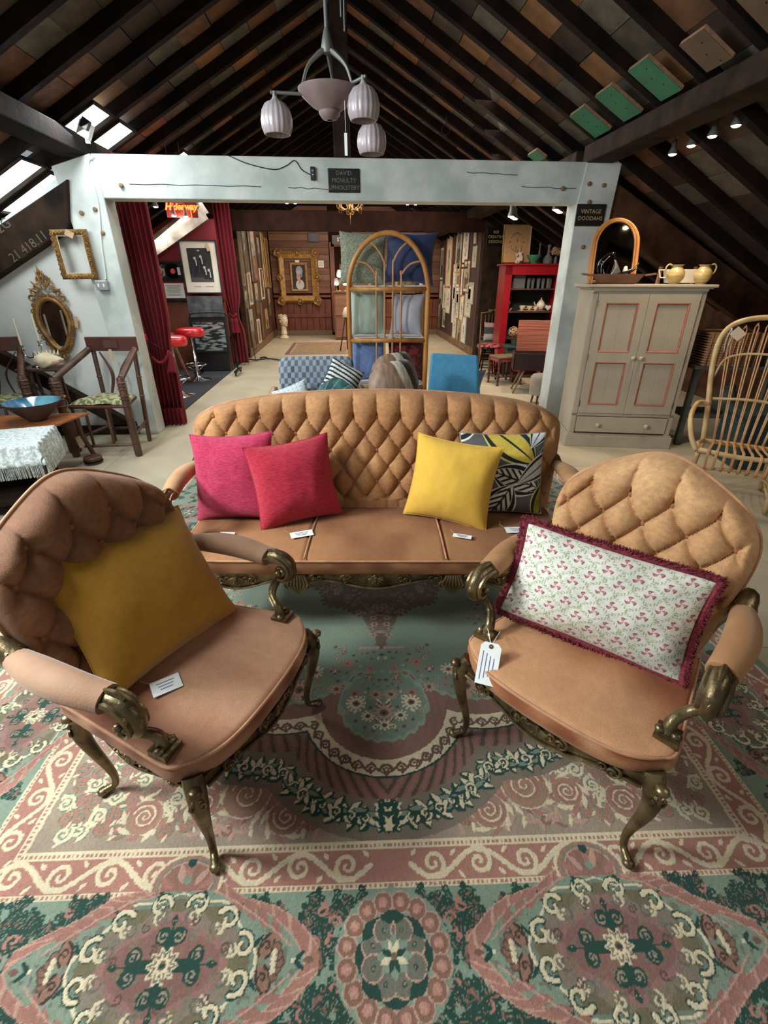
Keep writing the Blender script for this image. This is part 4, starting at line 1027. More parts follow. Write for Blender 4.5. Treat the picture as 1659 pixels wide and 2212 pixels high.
def leafprint(S, T):
    x, y = S * .145, T * .145; c = np.zeros(S.shape + (3,)); c[:] = np.array((92, 88, 88)) / 255
    def lf(cx, cy, L_, w, an, base, stripe=None, edge=(24, 26, 28)):
        a = (x - cx) * math.cos(R(an)) + (y - cy) * math.sin(R(an)); b = -(x - cx) * math.sin(R(an)) + (y - cy) * math.cos(R(an))
        g = np.abs(b) / (w * (1 - (a / L_) ** 2).clip(1e-3)); i = np.abs(a) < L_
        c[i & (g < 1.35)] = np.array((208, 202, 120) if base[0] > 150 and base[2] < 150 else (226, 222, 206)) / 255
        c[i & (g < 1.2)] = np.array(edge) / 255; c[i & (g < .85)] = np.array(base) / 255
        c[i & (g < .08)] = np.array(edge) / 255
        if stripe is not None: q = i & (g < .8) & (np.sin((a + np.abs(b) * 1.2) * 230) > .2); c[q] = np.array(stripe) / 255
    lf(-.16, .17, .10, .045, 20, (222, 222, 220), (30, 32, 36)); lf(.02, .12, .13, .05, 140, (206, 180, 70)); lf(.14, .17, .09, .03, 60, (214, 216, 214)); lf(.18, .10, .08, .02, 45, (150, 160, 170))
    lf(.05, -.02, .10, .045, -20, (214, 206, 190), (30, 32, 34)); lf(.14, .03, .11, .028, 35, (190, 186, 180)); lf(-.02, -.13, .11, .05, 60, (224, 220, 208), (28, 30, 32)); lf(.15, -.10, .085, .035, 75, (164, 160, 52)); lf(-.15, -.03, .1, .05, 110, (206, 180, 70)); lf(-.14, -.16, .07, .03, 30, (214, 210, 200), (30, 32, 34))
    return c
cushion('scatter_cushion', 'grey cushion printed with large yellow and white leaves behind the yellow one', .44, .43, .14, attr_cloth, leafprint, loc=(.79, 2.235, ZS), yaw=R(-8), lean=R(16), roll=R(-1), seed=12, nx=200, concave=.06)
cushion('scatter_cushion', 'mustard wool cushion leaning on the back of the left armchair', .54, .46, .21, must, loc=(-.585, 1.27, .472), yaw=R(64.97 - 3), lean=R(33), roll=R(5), seed=15, concave=.08)
def floralprint(S, T):
    x, y = S * .28, T * .165; c = np.zeros(S.shape + (3,)); c[:] = np.array((224, 222, 208)) / 255
    n = vnoise(x * 160, y * 160, 1); p = .088
    q1 = (x + y * 1.25) / p; q2 = (x - y * 1.25) / p
    for q, o in ((q1, q2), (q2, q1)):
        d = np.abs(q - np.round(q) + .06 * np.sin(o * 7)); m = (d < .085) & (np.sin(o * 34 + np.abs(q - np.round(q)) * 42) > .25); c[m] = np.array((160, 168, 122)) / 255
    u = (q1 - np.floor(q1)) - .5; v = (q2 - np.floor(q2)) - .5; fx = (u + v); fy = (u - v); r_ = np.hypot(fx, fy); a = np.arctan2(fy, fx)
    m = (r_ < .40) & (np.cos(3 * a - .6 + r_ * 5) > .15) & (r_ > .03); c[m] = np.array((158, 74, 88)) / 255
    m = (r_ < .30) & (np.cos(3 * a - .6 + r_ * 5) > .72); c[m] = np.array((206, 140, 140)) / 255
    return c * (1 - .03 * n[..., None])
FC = cushion('floral_cushion', 'long cream cushion with small pink flowers and dark red fringe on the right armchair', .60, .345, .19, attr_cloth, floralprint, loc=(.765, 1.195, .482), yaw=R(-48.57 + 15), lean=R(24), roll=R(5), seed=20, nx=330, parts=False, wr=.010, concave=.07)
# brush fringe round the floral cushion
fr_m = mat('dark_red_fringe', (98, 18, 34), (140, 52, 62), rough=.9, ns=90, bump=.6, bs=400)
cov = [o for o in FC.children if o.name.startswith('cover')][0]
co = np.zeros(len(cov.data.vertices) * 3); cov.data.vertices.foreach_get('co', co); G = co.reshape(-1, 330, 3); nyf = G.shape[0]
ring = np.concatenate([G[0, ::4], G[4::4, -1], G[-1, ::-4][1:], G[::-4, 0][1:-1]]); cen = ring.mean(0)
m = MB(); m.tube([tuple(q + (q - cen) / np.linalg.norm(q - cen) * .006) for q in ring], .0135, 8, closed=True)
for i in range(len(ring)):
    a, b = ring[i], ring[(i + 1) % len(ring)]
    for k in range(16):
        p = a + (b - a) * random.random(); d = (p - cen) / np.linalg.norm(p - cen); d = d + np.array((random.uniform(-.5, .5), random.uniform(-.9, .9), random.uniform(-.5, .5))); d /= np.linalg.norm(d)
        m.tube([tuple(p), tuple(p + d * random.uniform(.018, .030))], [.0034, .0016], 3)
m.build('fringe', fr_m, FC, kind='stuff')
# price cards lying on the seats
def card(label, loc, rz, w, h, tilt=(0, 0)):
    t = thing('price_card', label, 'label', loc); t.rotation_euler = (tilt[0], tilt[1], rz)
    MB().box((0, 0, 0), (w, h, .0012)).build('card', paper_m, t); m = MB()
    for k in range(3): m.box((-.0 * w, h * (.22 - .2 * k), .0009), (w * (.62 - .1 * k), .0028, .0006))
    m.build('handwriting', ink_m, t); s = MB().tube([(-w / 2, h / 2, 0), (-w / 2 - .02, h / 2 + .02, .004), (-w / 2 - .01, h / 2 + .05, .006)], .0012, 4); s.build('string', mat('jute_string', (168, 140, 96), rough=1), t)
    return t
card('white card beside the magenta cushion on the sofa seat', (-.622, 2.09, .462), R(-8), .075, .062, tilt=(R(8), 0))
card('white card under the raspberry cushion on the sofa seat', (-.249, 2.06, .474), R(16), .11, .045, tilt=(R(10), 0))
card('white card under the leaf cushion at the right end of the sofa', (.821, 2.03, .470), R(-2), .12, .05, tilt=(R(6), 0))
card('small cream card under the front of the yellow cushion', (.53, 1.98, .474), R(-22), .09, .03, tilt=(R(6), 0))
card('printed white card on the seat of the left armchair', (-.585, 1.115, .482), R(30), .085, .062, tilt=(R(3), 0))
# luggage label tied to the right armchair
T_ = thing('luggage_label', 'white luggage label hanging by string from the left arm of the right armchair', 'label', (.447, 1.185, .517)); T_.rotation_euler = (R(-44), R(2), R(-22)); T_.scale = (1.08, 1.08, 1.08)
MB().prism([(-.031, -.125), (.031, -.125), (.031, -.012), (.020, 0), (-.020, 0), (-.031, -.012)], -.0007, .0007).build('tag', paper_m, T_)
MB().lathe([(.003, -.0015), (.007, -.0015), (.007, .0015), (.003, .0015)], (0, 0, -.012), 12, axis='y').build('eyelet', bronze, T_)
m = MB()
for k in range(4): m.box((-.020 + k * .0115, -.0011, -.07), (.0022, .0004, .085 - .012 * k))
m.build('handwriting', ink_m, T_)
MB().tube([(0, -.002, -.012), (-.012, .03, .022), (-.02, .07, .045)], .0012, 4).tube([(0, -.002, -.012), (.012, .03, .024), (.02, .075, .045)], .0012, 4).build('string', paper_m, T_)
# ================================================================== signs, cables and lamps on the frame
plate = mat('black_sign_plate', (20, 18, 18), (28, 26, 24), rough=.35, ns=10)
def sign(label, lines, loc, w, h, size, rz=0, m=gold_ink, sp=.95):
    t = thing('shop_sign', label, 'sign', loc, rz)
    MB().box((0, 0, 0), (w, .012, h)).build('plate', plate, t, bevel=.006)
    n = len(lines)
    for i, l in enumerate(lines):
        z = (n - 1) / 2 * size * sp - i * size * sp
        big, rest = l[0], l[1:]
        text_obj('lettering', l.upper(), size * .82, m, t, (0, -.0068, z), ext=.0006)
    return t
sign('black sign with pale lettering in three lines on the white beam', ['David', 'McNulty', 'Upholstery'], (.028, 5.42, 2.42), .30, .19, .060, m=mat('dim_lettering', (120, 110, 96), rough=.5))
sign('black sign with gold lettering in two lines on the right white post', ['Vintage', 'Doodahs'], (2.48, 5.41, 2.16), .30, .19, .062)
sign('dark sign with gold lettering in three lines on the far dark post', ['Bee', 'Creative', 'Designs'], (2.94, 10.36, 2.30), .36, .30, .085)
c = thing('security_camera', 'small black camera box with a blue light on the white beam', 'camera', (-.26, 5.41, 2.47))
MB().box((0, 0, 0), (.045, .035, .105)).build('housing', black_m, c, bevel=.006); MB().lathe([(.010, 0), (.010, -.004)], (0, -.018, .02), 12, axis='y').build('lens', chrome, c); MB().ball((0, -.019, -.01), .004, 6).build('status_light', mat('blue_led', (90, 170, 255), emit=(80, 160, 255), es=4), c)
MB().tube(smoothpath([(-1.02, 5.42, 2.6), (-.85, 5.425, 2.54), (-.62, 5.425, 2.50), (-.50, 5.424, 2.53), (-.42, 5.424, 2.57), (-.36, 5.424, 2.50), (-.28, 5.42, 2.46)], 30), .004, 5).build('cable', black_m); tag(bpy.data.objects['cable'], 'thin black cable looping across the left half of the white beam', 'cable')
m = MB().tube(smoothpath([(-2.20, 5.41, 2.58), (-2.27, 5.41, 2.50), (-2.26, 5.41, 2.2), (-2.31, 5.41, 1.9), (-2.34, 5.41, 1.62), (-2.36, 5.41, 1.58)], 30), .006, 6).build('power_cable', plaster); tag(m, 'white painted cable running down the left post to the socket', 'cable')
s = thing('wall_socket', 'metal double switch box on the left white post', 'socket', (-2.385, 5.39, 1.53)); MB().box((0, 0, 0), (.11, .05, .085)).build('back_box', mat('brushed_steel', (176, 178, 180), rough=.35, metal=.6), s, bevel=.004)
for dx in (-.025, .025): MB().box((dx, -.027, .0), (.016, .006, .03)).build('switch', plaster, s)
# white box unit and red cloth on top of the beam at the left
t = thing('alarm_box', 'white plastic alarm box with a black lamp above the left end of the beam', 'alarm', (-2.18, 5.3, 2.74)); MB().box((0, 0, 0), (.10, .07, .12), rot=(0, R(30), 0)).build('housing', plaster, t, bevel=.006); MB().box((.03, -.05, .03), (.07, .04, .08), rot=(0, R(35), 0)).build('lamp', black_m, t, bevel=.008)
MB().box((-.0, 0, -.07), (.03, .03, .05)).build('bracket', plaster, t)
cur = mat('crimson_velvet', (104, 6, 22), (128, 12, 32), rough=.85, ns=5, sheen=.08, stretch=(4, 1, .4))
S_, T_ = np.meshgrid(np.linspace(0, 1, 40), np.linspace(0, 1, 14)); P = np.stack([-2.20 + .22 * S_, 5.72 + .03 * np.sin(S_ * 24) + 0 * T_, 2.66 + .075 * T_ * (1 - .8 * S_) - .06], -1)
o = grid_obj('curtain_heading', P, None, cur); o.modifiers.new('t', 'SOLIDIFY').thickness = .006; tag(o, 'gathered red cloth showing above the left end of the beam', 'cloth')
# pendant light with fluted glass shades
glassy = mat('dusty_fluted_glass', (150, 138, 142), (176, 166, 168), rough=.35, ns=9, spec=.6)
bowl_m = mat('dusty_bowl_glass', (112, 94, 94), (128, 110, 108), rough=.4, ns=9)
st = mat('dull_steel', (104, 104, 102), rough=.5, metal=.3)
CH = thing('ceiling_light', 'old three arm ceiling light with dusty glass bowl and fluted shades', 'ceiling light', (-.045, 3.0, 2.385))
MB().lathe([(.012, -.082), (.036, -.078), (.050, -.060), (.053, -.050), (.050, -.046), (.085, -.028), (.125, .004), (.147, .028), (.150, .036), (.143, .038), (.10, .010), (.04, -.03)], (0, 0, 0), 40, cap=False).build('bowl', bowl_m, CH, smooth=50)
m = MB()
for a in (200, 330, 80):
    x, y = math.cos(R(a)) * .135, math.sin(R(a)) * .135; m.tube(smoothpath([(x, y, .032), (x * .75, y * .75, .11), (x * .3, y * .3, .165), (0, 0, .19)], 12), [.006, .008, .012, .010], 6)
m.tube([(0, 0, .18), (0, 0, 1.2)], .009, 8).lathe([(.02, .17), (.028, .19), (.02, .23), (.01, .26)], (0, 0, 0), 14)
m.tube([(.07, 0, .3), (.07, 0, 1.2)], .004, 6).tube([(.085, 0, .25), (.085, 0, 1.2)], .004, 6)
m.build('suspension', st, CH, smooth=50)
for i, (a, r_, dz) in enumerate(((184, .262, -.01), (-35, .20, .03), (25, .235, -.06))):
    x, y = math.cos(R(a)) * r_, math.sin(R(a)) * r_; ar = MB().tube([(x * .5, y * .5, .02 + dz * .5), (x * 1.08, y * 1.08, .02 + dz + .006)], .0075, 8).tube([(x, y, .03 + dz), (x, y, -.0 + dz)], .010, 8)
    ar.build('arm', st, CH, smooth=50)
    MB().lathe([(.010, .010), (.020, -.004), (.050, -.018), (.068, -.045), (.075, -.080), (.073, -.110), (.063, -.138), (.057, -.140), (.066, -.110), (.067, -.08), (.05, -.03)], (x, y, dz), 72, flute=18, fa=.028, cap=False).build('glass_shade', glassy, CH, smooth=True)
tg = MB().box((.075, -.11, -.20), (.014, .002, .09)).tube([(.075, -.11, -.15), (.075, -.1, -.03)], .001, 4); tg.build('price_tag', paper_m, CH)
# track spot lights
def spots(label, loc, rz, n, gap, tilt=R(20), on=True, sc=1.0, name='spot_light_track', diag=0.0, lampm=None):
    t = thing(name, label, 'spotlight', loc, rz, None); L_ = gap * (n - 1)
    MB().bar((-L_ / 2, 0, .10 * sc), (L_ / 2, 0, .10 * sc + diag), .012 * sc).box((0, 0, .12 * sc + diag / 2), (.05 * sc, .03 * sc, .05 * sc)).build('track', st, t)
    for i in range(n):
        x = -L_ / 2 + i * gap; dz = diag * i / max(1, n - 1)
        h = MB(); h.tube([(x, 0, .10 * sc + dz), (x, -.01 * sc, .05 * sc + dz)], .006 * sc, 6); h.lathe([(.018 * sc, .05 * sc + dz), (.02 * sc, .0 * sc + dz), (.034 * sc, -.035 * sc + dz), (.036 * sc, -.05 * sc + dz)], (x, -.012 * sc, 0), 14)
        hh = h.build('lamp_head', st, t, smooth=50)
        MB().ball((x, -.012 * sc, -.048 * sc + dz), (.031 * sc, .031 * sc, .014 * sc), 12).build('bulb', glow, hh, smooth=True)
    return t
spots('four lit chrome spotlights on a bar under the right roof slope', (2.75, 4.32, 2.60), R(90), 4, .235, diag=-.03)
for y in (4.68, 4.44, 4.2, 3.96): spot('spot_lamp', (2.75, y, 2.50), (2.75 + .25, y + .1, 0), 22, WARM, 110)
for nm, loc, n, rz, lb in (('a', (2.33, 7.5, 2.40), 4, R(62), 'cluster of four lit spotlights above the red cabinet'), ('b', (2.83, 7.2, 2.45), 4, R(58), 'cluster of four lit spotlights just under the right end of the white beam'), ('c', (-2.22, 6.7, 2.38), 2, 0, 'pair of spotlights left of the neon sign'),
                            ('d', (-.8, 9.0, 2.70), 2, 0, 'pair of small spotlights under the beam above the portrait'), ('e', (1.12, 9.0, 2.70), 2, 0, 'pair of small round spotlights under the beam right of the hanging gilt lamp'), ('f', (-1.93, 6.8, 2.30), 2, R(20), 'pair of bright spotlights just below the neon sign'), ('g', (-2.16, 6.0, 2.18), 1, 0, 'single lit spotlight beside the top of the red curtain')):
    spots(lb, loc, rz, n, .11 if n > 2 else .13, sc=1.25 if n > 2 else .9)
for loc, tg_, p, c_ in (((2.33, 7.4, 2.3), (2.9, 8.4, .6), 60, WARM), ((2.85, 7.1, 2.35), (3.2, 7.6, .4), 60, WARM), ((-.8, 8.9, 2.6), (-1.6, 13, 1.0), 60, WARM), ((1.1, 8.9, 2.6), (1.2, 14, .6), 80, WARM), ((-2.0, 6.7, 2.22), (-2.8, 9.6, 1.2), 22, (1, .9, .8)), ((-2.15, 5.95, 2.05), (-2.6, 7.2, .6), 30, (1, .95, .9))): spot('spot_lamp', loc, tg_, p, c_, 120)
area('back_fill_light', (.3, 12.8, 2.95), (.2, 13.5, 0), 3.2, 2.2, 100, (1, .86, .70)); area('back_fill_light', (.5, 7.2, 3.1), (.4, 6.4, 0), 3.0, 2.0, 75, (1, .90, .78))  # added broad fill to brighten the back bays, no fixtures there
m = MB().tube([(1.30 + .05 * math.cos(R(a)), 7.2, 3.22 + .05 * math.sin(R(a))) for a in range(0, 360, 20)], .004, 5, closed=True).tube([(1.30, 7.2, 3.27), (1.30, 7.2, 3.36)], .004, 5).build('iron_ring', black_m); tag(m, 'small iron ring hanging from a rafter on the right slope', 'ring')
# ================================================================== painted wardrobe and what stands on it
sage = mat('sage_grey_paint', (172, 160, 140), (162, 150, 131), rough=.55, ns=4, bump=.05); pinkt = mat('faded_pink_moulding', (168, 104, 86), (154, 94, 78), rough=.55, ns=12)
knobm = mat('cream_knob', (176, 166, 148), rough=.4)
WA = thing('painted_wardrobe', 'sage grey painted wardrobe with pink edged door panels beside the right post', 'wardrobe', (2.27, 4.68, 0), math.atan2(-.2, 1.035))
Wd, Dp = 1.055, .52
b = MB(); b.box((.03 + .01, Dp / 2 + .02, .84), (.025, Dp - .02, 1.40)).box((Wd - .04, Dp / 2 + .02, .84), (.025, Dp - .02, 1.40)).box((Wd / 2, Dp + .0, .84), (Wd - .06, .02, 1.40)).box((Wd / 2, Dp / 2, 1.50), (Wd - .06, Dp, .03)).box((Wd / 2, .03, .335), (Wd - .06, .03, .03)).box((.055, .03, .80), (.05, .03, 1.36)).box((Wd - .055, .03, .80), (.05, .03, 1.36)).box((Wd / 2, .03, 1.49), (Wd - .06, .03, .05)); b.build('carcass', sage, WA, bevel=.002, seg=1)
MB().box((Wd / 2, Dp / 2 + .0, .06), (Wd, Dp + .02, .12)).box((Wd / 2, Dp / 2 + .005, .128), (Wd - .02, Dp, .016)).build('plinth', sage, WA, bevel=.004)
MB().box((Wd / 2, Dp / 2, 1.530), (Wd + .07, Dp + .05, .026)).box((Wd / 2, Dp / 2 + .005, 1.512), (Wd + .02, Dp + .02, .014)).build('top', sage, WA, bevel=.008)
dw = (Wd - .165) / 2
for i, x0 in enumerate((.082, .082 + dw + .003)):
    d = MB(); z0, z1 = .355, 1.465; zm = .905
    for (cx, cz, w, h) in ((x0 + .04, (z0 + z1) / 2, .08, z1 - z0), (x0 + dw - .04, (z0 + z1) / 2, .08, z1 - z0), (x0 + dw / 2, z0 + .045, dw - .16, .09), (x0 + dw / 2, z1 - .04, dw - .16, .08), (x0 + dw / 2, zm, dw - .16, .10)): d.box((cx, .010, cz), (w, .024, h))
    dd = d.build('door', sage, WA, bevel=.0015, seg=1)
    for (a, c_) in ((z0 + .09, zm - .05), (zm + .05, z1 - .08)):
        for q, half in ((0, 1), (1, 1)): MB().box((x0 + .08 + (dw - .16) * (.25 + .5 * q), .018, (a + c_) / 2), ((dw - .16) / 2 - .001, .008, c_ - a)).build('panel', sage, dd)
        fr = MB(); xa, xb = x0 + .08, x0 + dw - .08
        for (p, q) in (((xa, a), (xb, a)), ((xb, a), (xb, c_)), ((xb, c_), (xa, c_)), ((xa, c_), (xa, a))): fr.tube([(p[0], .004, p[1]), (q[0], .004, q[1])], .009, 6); fr.tube([(p[0] * .94 + (xa + xb) / 2 * .06, .008, p[1] * .965 + (a + c_) / 2 * .035), (q[0] * .94 + (xa + xb) / 2 * .06, .008, q[1] * .965 + (a + c_) / 2 * .035)], .005, 5)
        fr.build('moulding', pinkt, dd, smooth=60)
    kx = x0 + dw - .035 if i == 0 else x0 + .035
    MB().lathe([(.010, 0), (.010, -.012), (.020, -.024), (.021, -.034), (.012, -.044), (.001, -.046)], (kx, 0, .90), 16, axis='y').build('knob', knobm, dd, smooth=50)
    for z in (.45, .9, 1.38): MB().tube([(x0 + (0 if i == 0 else dw), -.003, z - .03), (x0 + (0 if i == 0 else dw), -.003, z + .03)], .004, 6).build('hinge', bronze, dd)
dr = MB().box((Wd / 2, .012, .235), (Wd - .17, .024, .16)).build('drawer', sage, WA, bevel=.003)
for kx in (.29, Wd - .29): MB().lathe([(.011, 0), (.011, -.012), (.022, -.024), (.023, -.036), (.013, -.046), (.001, -.048)], (kx, 0, .235), 16, axis='y').build('knob', knobm, dr, smooth=50)
WM = WA.matrix_basis.copy() if False else Matrix.Translation((2.27, 4.68, 0)) @ Matrix.Rotation(math.atan2(-.2, 1.035), 4, 'Z')
def onW(x, y, z=1.5435): v = WM @ Vector((x, y, z)); return (v.x, v.y, v.z)
bamboo = mat('honey_bamboo', (168, 106, 46), (196, 136, 70), rough=.4, ns=14, stretch=(1, 1, .3))
AM = thing('arched_mirror', 'arched bamboo framed mirror standing on the painted wardrobe', 'mirror', onW(.22, .20), math.atan2(-.2, 1.035)); AM.rotation_euler = (R(-13), 0, math.atan2(-.2, 1.035))
path = [(-.20, 0, 0), (-.205, 0, .2), (-.20, 0, .34)] + [(.20 * math.cos(R(a)), 0, .34 + .21 * math.sin(R(a))) for a in range(170, 5, -12)] + [(.20, 0, .34), (.205, 0, .2), (.20, 0, 0)]
MB().tube(path, .018, 8).tube([(x * .87, -.01, z * .975) for x, _, z in path], .009, 6).tube([(-.2, 0, .02), (.2, 0, .02)], .015, 8).build('bamboo_frame', bamboo, AM, smooth=50)
MB().prism([(x * .9, z) for x, _, z in path], -.002, .004).build('glass', mat('dark_mirror', (150, 140, 130), rough=.05, metal=1), AM)
DB = thing('dough_bowl', 'long carved wooden dough bowl on the wardrobe holding black ribbon ornaments', 'bowl', onW(.245, .10), math.atan2(-.2, 1.035)); wd = mat('worn_bowl_wood', (104, 70, 50), (132, 92, 68), rough=.65, ns=9, stretch=(.4, 2, 2), bump=.2)
n = 40; prof = ((.62, .0), (.74, .004), (.98, .078), (1.02, .086), (.96, .086), (.72, .02), (.3, .014)); vs = []; 
m = MB(); P = np.array([[(math.cos(2 * PI * k / n) * .235 * r_ * (1 + .0 * math.cos(4 * PI * k / n)), math.sin(2 * PI * k / n) * .10 * r_, z) for k in range(n)] for r_, z in prof]); m.grid(P, wrap=True); m.box((-.275, 0, .080), (.10, .06, .014), rot=(0, R(8), 0)).box((.275, 0, .080), (.10, .06, .014), rot=(0, R(-8), 0)); m._add([(0, 0, .012)], []); m.build('hull', wd, DB, smooth=60)
shiny = mat('glossy_black', (12, 12, 16), rough=.12, coat=.5); silver = mat('silver_ribbon', (176, 190, 190), rough=.2, metal=.5)
t = thing('ribbon_ornament', 'glossy black and silver curled ornament lying in the dough bowl', 'ornament', onW(.17, .10, 1.585), R(-8))
m = MB(); m.tube(smoothpath([(-.10, 0, .03), (-.12, 0, .12), (-.06, 0, .20), (.0, 0, .21), (.02, 0, .17)], 16), [.014, .024, .018, .020, .008], 8, flat=.4); m.tube(smoothpath([(.0, 0, .02), (.10, -.01, .05), (.19, -.02, .08), (.235, -.02, .14)], 14), [.016, .034, .028, .003], 8, flat=.4); m.tube(smoothpath([(-.02, 0, .02), (.12, .01, .03), (.24, .0, .09)], 12), [.014, .026, .004], 8, flat=.4); m.build('black_leaf', shiny, t, smooth=True)
m = MB(); m.tube(smoothpath([(-.09, -.02, .05), (-.095, -.02, .12), (-.04, -.02, .19)], 10), .007, 6, flat=.4); m.tube(smoothpath([(.01, -.02, .16), (.03, -.03, .10), (.0, -.03, .04), (.01, -.03, .0)], 10), .010, 6, flat=.4); m.build('ribbon', silver, t, smooth=True)
MB().prism([(.015, .0), (.14, .0), (.045, .16)], .03, .06).build('stone_cone', mat('rough_stone', (112, 98, 84), rough=.95, bump=.3, bs=40), t); MB().lathe([(.005, .09), (.014, .085), (.022, .05), (.028, .02)], (.13, .0, .02), 12).build('bell', mat('white_china', (222, 216, 204), rough=.3), t, smooth=True)
yl = mat('yellow_stoneware', (188, 168, 112), (164, 140, 84), rough=.35, ns=6, stretch=(1, 1, 14), coat=.3)
jug = thing('yellow_jug', 'yellow ribbed stoneware jug with its handle to the left on the wardrobe', 'jug', onW(.765, .14), math.atan2(-.2, 1.035), 'pair of yellow jugs on the wardrobe')
prof = [(.040, 0), (.046, .006), (.040, .014)] + [(.045 + .028 * math.sin(PI * min(1, t * 1.0)) ** .8 + (.0018 if i % 2 else 0), .016 + .118 * t) for i, t in enumerate(np.linspace(0, 1, 22))] + [(.040, .142), (.042, .152), (.054, .162), (.050, .162), (.036, .145)]
MB().lathe(prof, (0, 0, 0), 30).build('body', yl, jug, smooth=60)
MB().tube(smoothpath([(-.042, 0, .152), (-.075, 0, .165), (-.098, 0, .14), (-.092, 0, .10), (-.070, 0, .078)], 18), [.008, .007, .007, .007, .010], 8).build('handle', yl, jug, smooth=True)
dup(jug, onW(1.0, .14), math.atan2(-.2, 1.035) + PI, 'yellow ribbed stoneware jug with its handle to the right on the wardrobe')
PT = thing('white_planter', 'white china trough with cut out handles behind the two yellow jugs', 'planter', onW(.885, .30), math.atan2(-.2, 1.035))
MB().prism([(-.13, .01), (.13, .01), (.16, .125), (-.16, .125)], -.05, .05).build('trough', mat('white_china', (222, 216, 204), rough=.3), PT, bevel=.004)
for s_ in (-1, 1): MB().tube([(s_ * .15, 0, .12), (s_ * .215, 0, .12), (s_ * .19, 0, .055), (s_ * .145, 0, .055)], .008, 6).build('handle', mat('white_china', (222, 216, 204), rough=.3), PT)
# ================================================================== rattan chair, ladder, hamper at the right
cane = mat('pale_cane', (196, 166, 118), (174, 138, 90), rough=.45, ns=10, bump=.05)
cane2 = mat('cane_spindle', (198, 150, 104), (178, 128, 84), rough=.45, ns=12)
RC = thing('rattan_chair', 'high backed pale rattan chair with a parchment tag at the right edge', 'chair', (3.02, 3.32, 0), R(-38))
fr = MB(); HWb = .34
back = smoothpath([(-.235, .20, .36), (-.27, .26, .62), (-.325, .36, .95), (-.32, .42, 1.18), (-.22, .45, 1.29), (0, .46, 1.325), (.22, .45, 1.29), (.32, .42, 1.18), (.325, .36, .95), (.27, .26, .62), (.235, .20, .36)], 50)
fr.tube(back, .021, 10); fr.build('back_hoop', cane, RC, smooth=True)
fr = MB(); fr.tube([(-.255 + .0 * 1, -.22, .40), (-.27, .0, .40), (-.235, .20, .38), (.235, .20, .38), (.27, .0, .40), (.255, -.22, .40)], .019, 8, closed=True); fr.tube(smoothpath([(-.25, -.22, .41), (0, -.27, .41), (.25, -.22, .41)], 12), .019, 8); fr.build('seat_rail', cane, RC, smooth=50)
for s_ in (-1, 1):
    MB().tube(smoothpath([(s_ * .27, .27, .66), (s_ * .345, .20, .68), (s_ * .37, -.02, .62), (s_ * .33, -.18, .50), (s_ * .27, -.22, .40)], 20), .019, 8).build('arm', cane, RC, smooth=True)
    MB().tube(smoothpath([(s_ * .255, -.21, .40), (s_ * .262, -.23, .2), (s_ * .27, -.24, .012)], 8), .018, 8).build('leg', cane, RC, smooth=True)
    MB().tube(smoothpath([(s_ * .235, .20, .38), (s_ * .245, .25, .2), (s_ * .26, .30, .012)], 8), .018, 8).build('leg', cane, RC, smooth=True)
MB().tube(smoothpath([(-.262, -.23, .16), (-.2, -.24, .26), (0, -.25, .30), (.2, -.24, .26), (.262, -.23, .16)], 18), .011, 6).tube([(-.26, -.23, .12), (-.25, .26, .12)], .010, 6).tube([(.26, -.23, .12), (.25, .26, .12)], .010, 6).build('stretcher', cane, RC, smooth=True)
sp_ = None
def back_at(s, z):   # spindle fan: s -1..1
    t = (z - .38) / .92; x = s * (.20 + .11 * min(1, t * 1.25)); y = .20 + .26 * min(1, t) ** .85; return (x, y, z)
for i in range(8):
    s0 = -1 + (i + .5) * .25; wdt = .036
    m = MB(); top = 1.255 - .10 * abs(s0) ** 3
    for d_ in (-1, 1):
        P = [back_at(s0 * .93 + d_ * wdt * (.45 + .6 * t), .40 + (top - .40) * t) for t in np.linspace(0, 1, 12)]
        seat = smoothpath([P[0], (P[0][0] * 1.0, .10, .395), (P[0][0] * 1.08, -.10, .415), (P[0][0] * 1.15, -.255, .43), (P[0][0] * 1.15, -.275, .36), (P[0][0] * 1.12, -.262, .28)], 16)
        m.tube(P, .0062, 5); m.tube(seat, .0062, 5)
    a = back_at(s0 * .93 - wdt * 1.05, top); b = back_at(s0 * .93 + wdt * 1.05, top); m.tube([a, (a[0] + .008, a[1], top + .020), ((a[0] + b[0]) / 2, a[1], top + .032), (b[0] - .008, b[1], top + .020), b], .0062, 5)
    m.build('spindle', cane2, RC, smooth=True)
MB().tube(smoothpath([back_at(-1.1, .86), back_at(-.8, 1.02), back_at(0, 1.06), back_at(.8, 1.02), back_at(1.1, .86)], 20), .010, 6).build('crest_hoop', cane, RC, smooth=True)
MB().tube(smoothpath([back_at(-1.15, .70), back_at(0, .72), back_at(1.15, .70)], 14), .012, 6).build('cross_rail', cane, RC, smooth=True)
tg = MB().box((-.22, .40, 1.20), (.085, .003, .075), rot=(0, R(38), 0)).build('parchment_tag', mat('parchment', (206, 180, 150), rough=.9), RC); MB().tube(smoothpath([(-.27, .41, 1.24), (-.285, .40, 1.15), (-.275, .40, 1.06)], 8), .008, 5, flat=.4).tube(smoothpath([(-.27, .41, 1.24), (-.255, .40, 1.17), (-.26, .40, 1.10)], 8), .008, 5, flat=.4).build('ribbon', mat('blue_white_ribbon', (200, 204, 200), rough=.8), RC, smooth=True)
LD = thing('bamboo_ladder', 'pale bamboo ladder leaning behind the right side of the wardrobe', 'ladder', (3.52, 5.28, 0), R(-6))
for dx in (-.36, .0): MB().tube([(dx + .04, -.05, 0), (dx + .115, .02, 1.0), (dx + .15, .06, 1.70)], .021, 8).build('rail', cane2, LD, smooth=True)
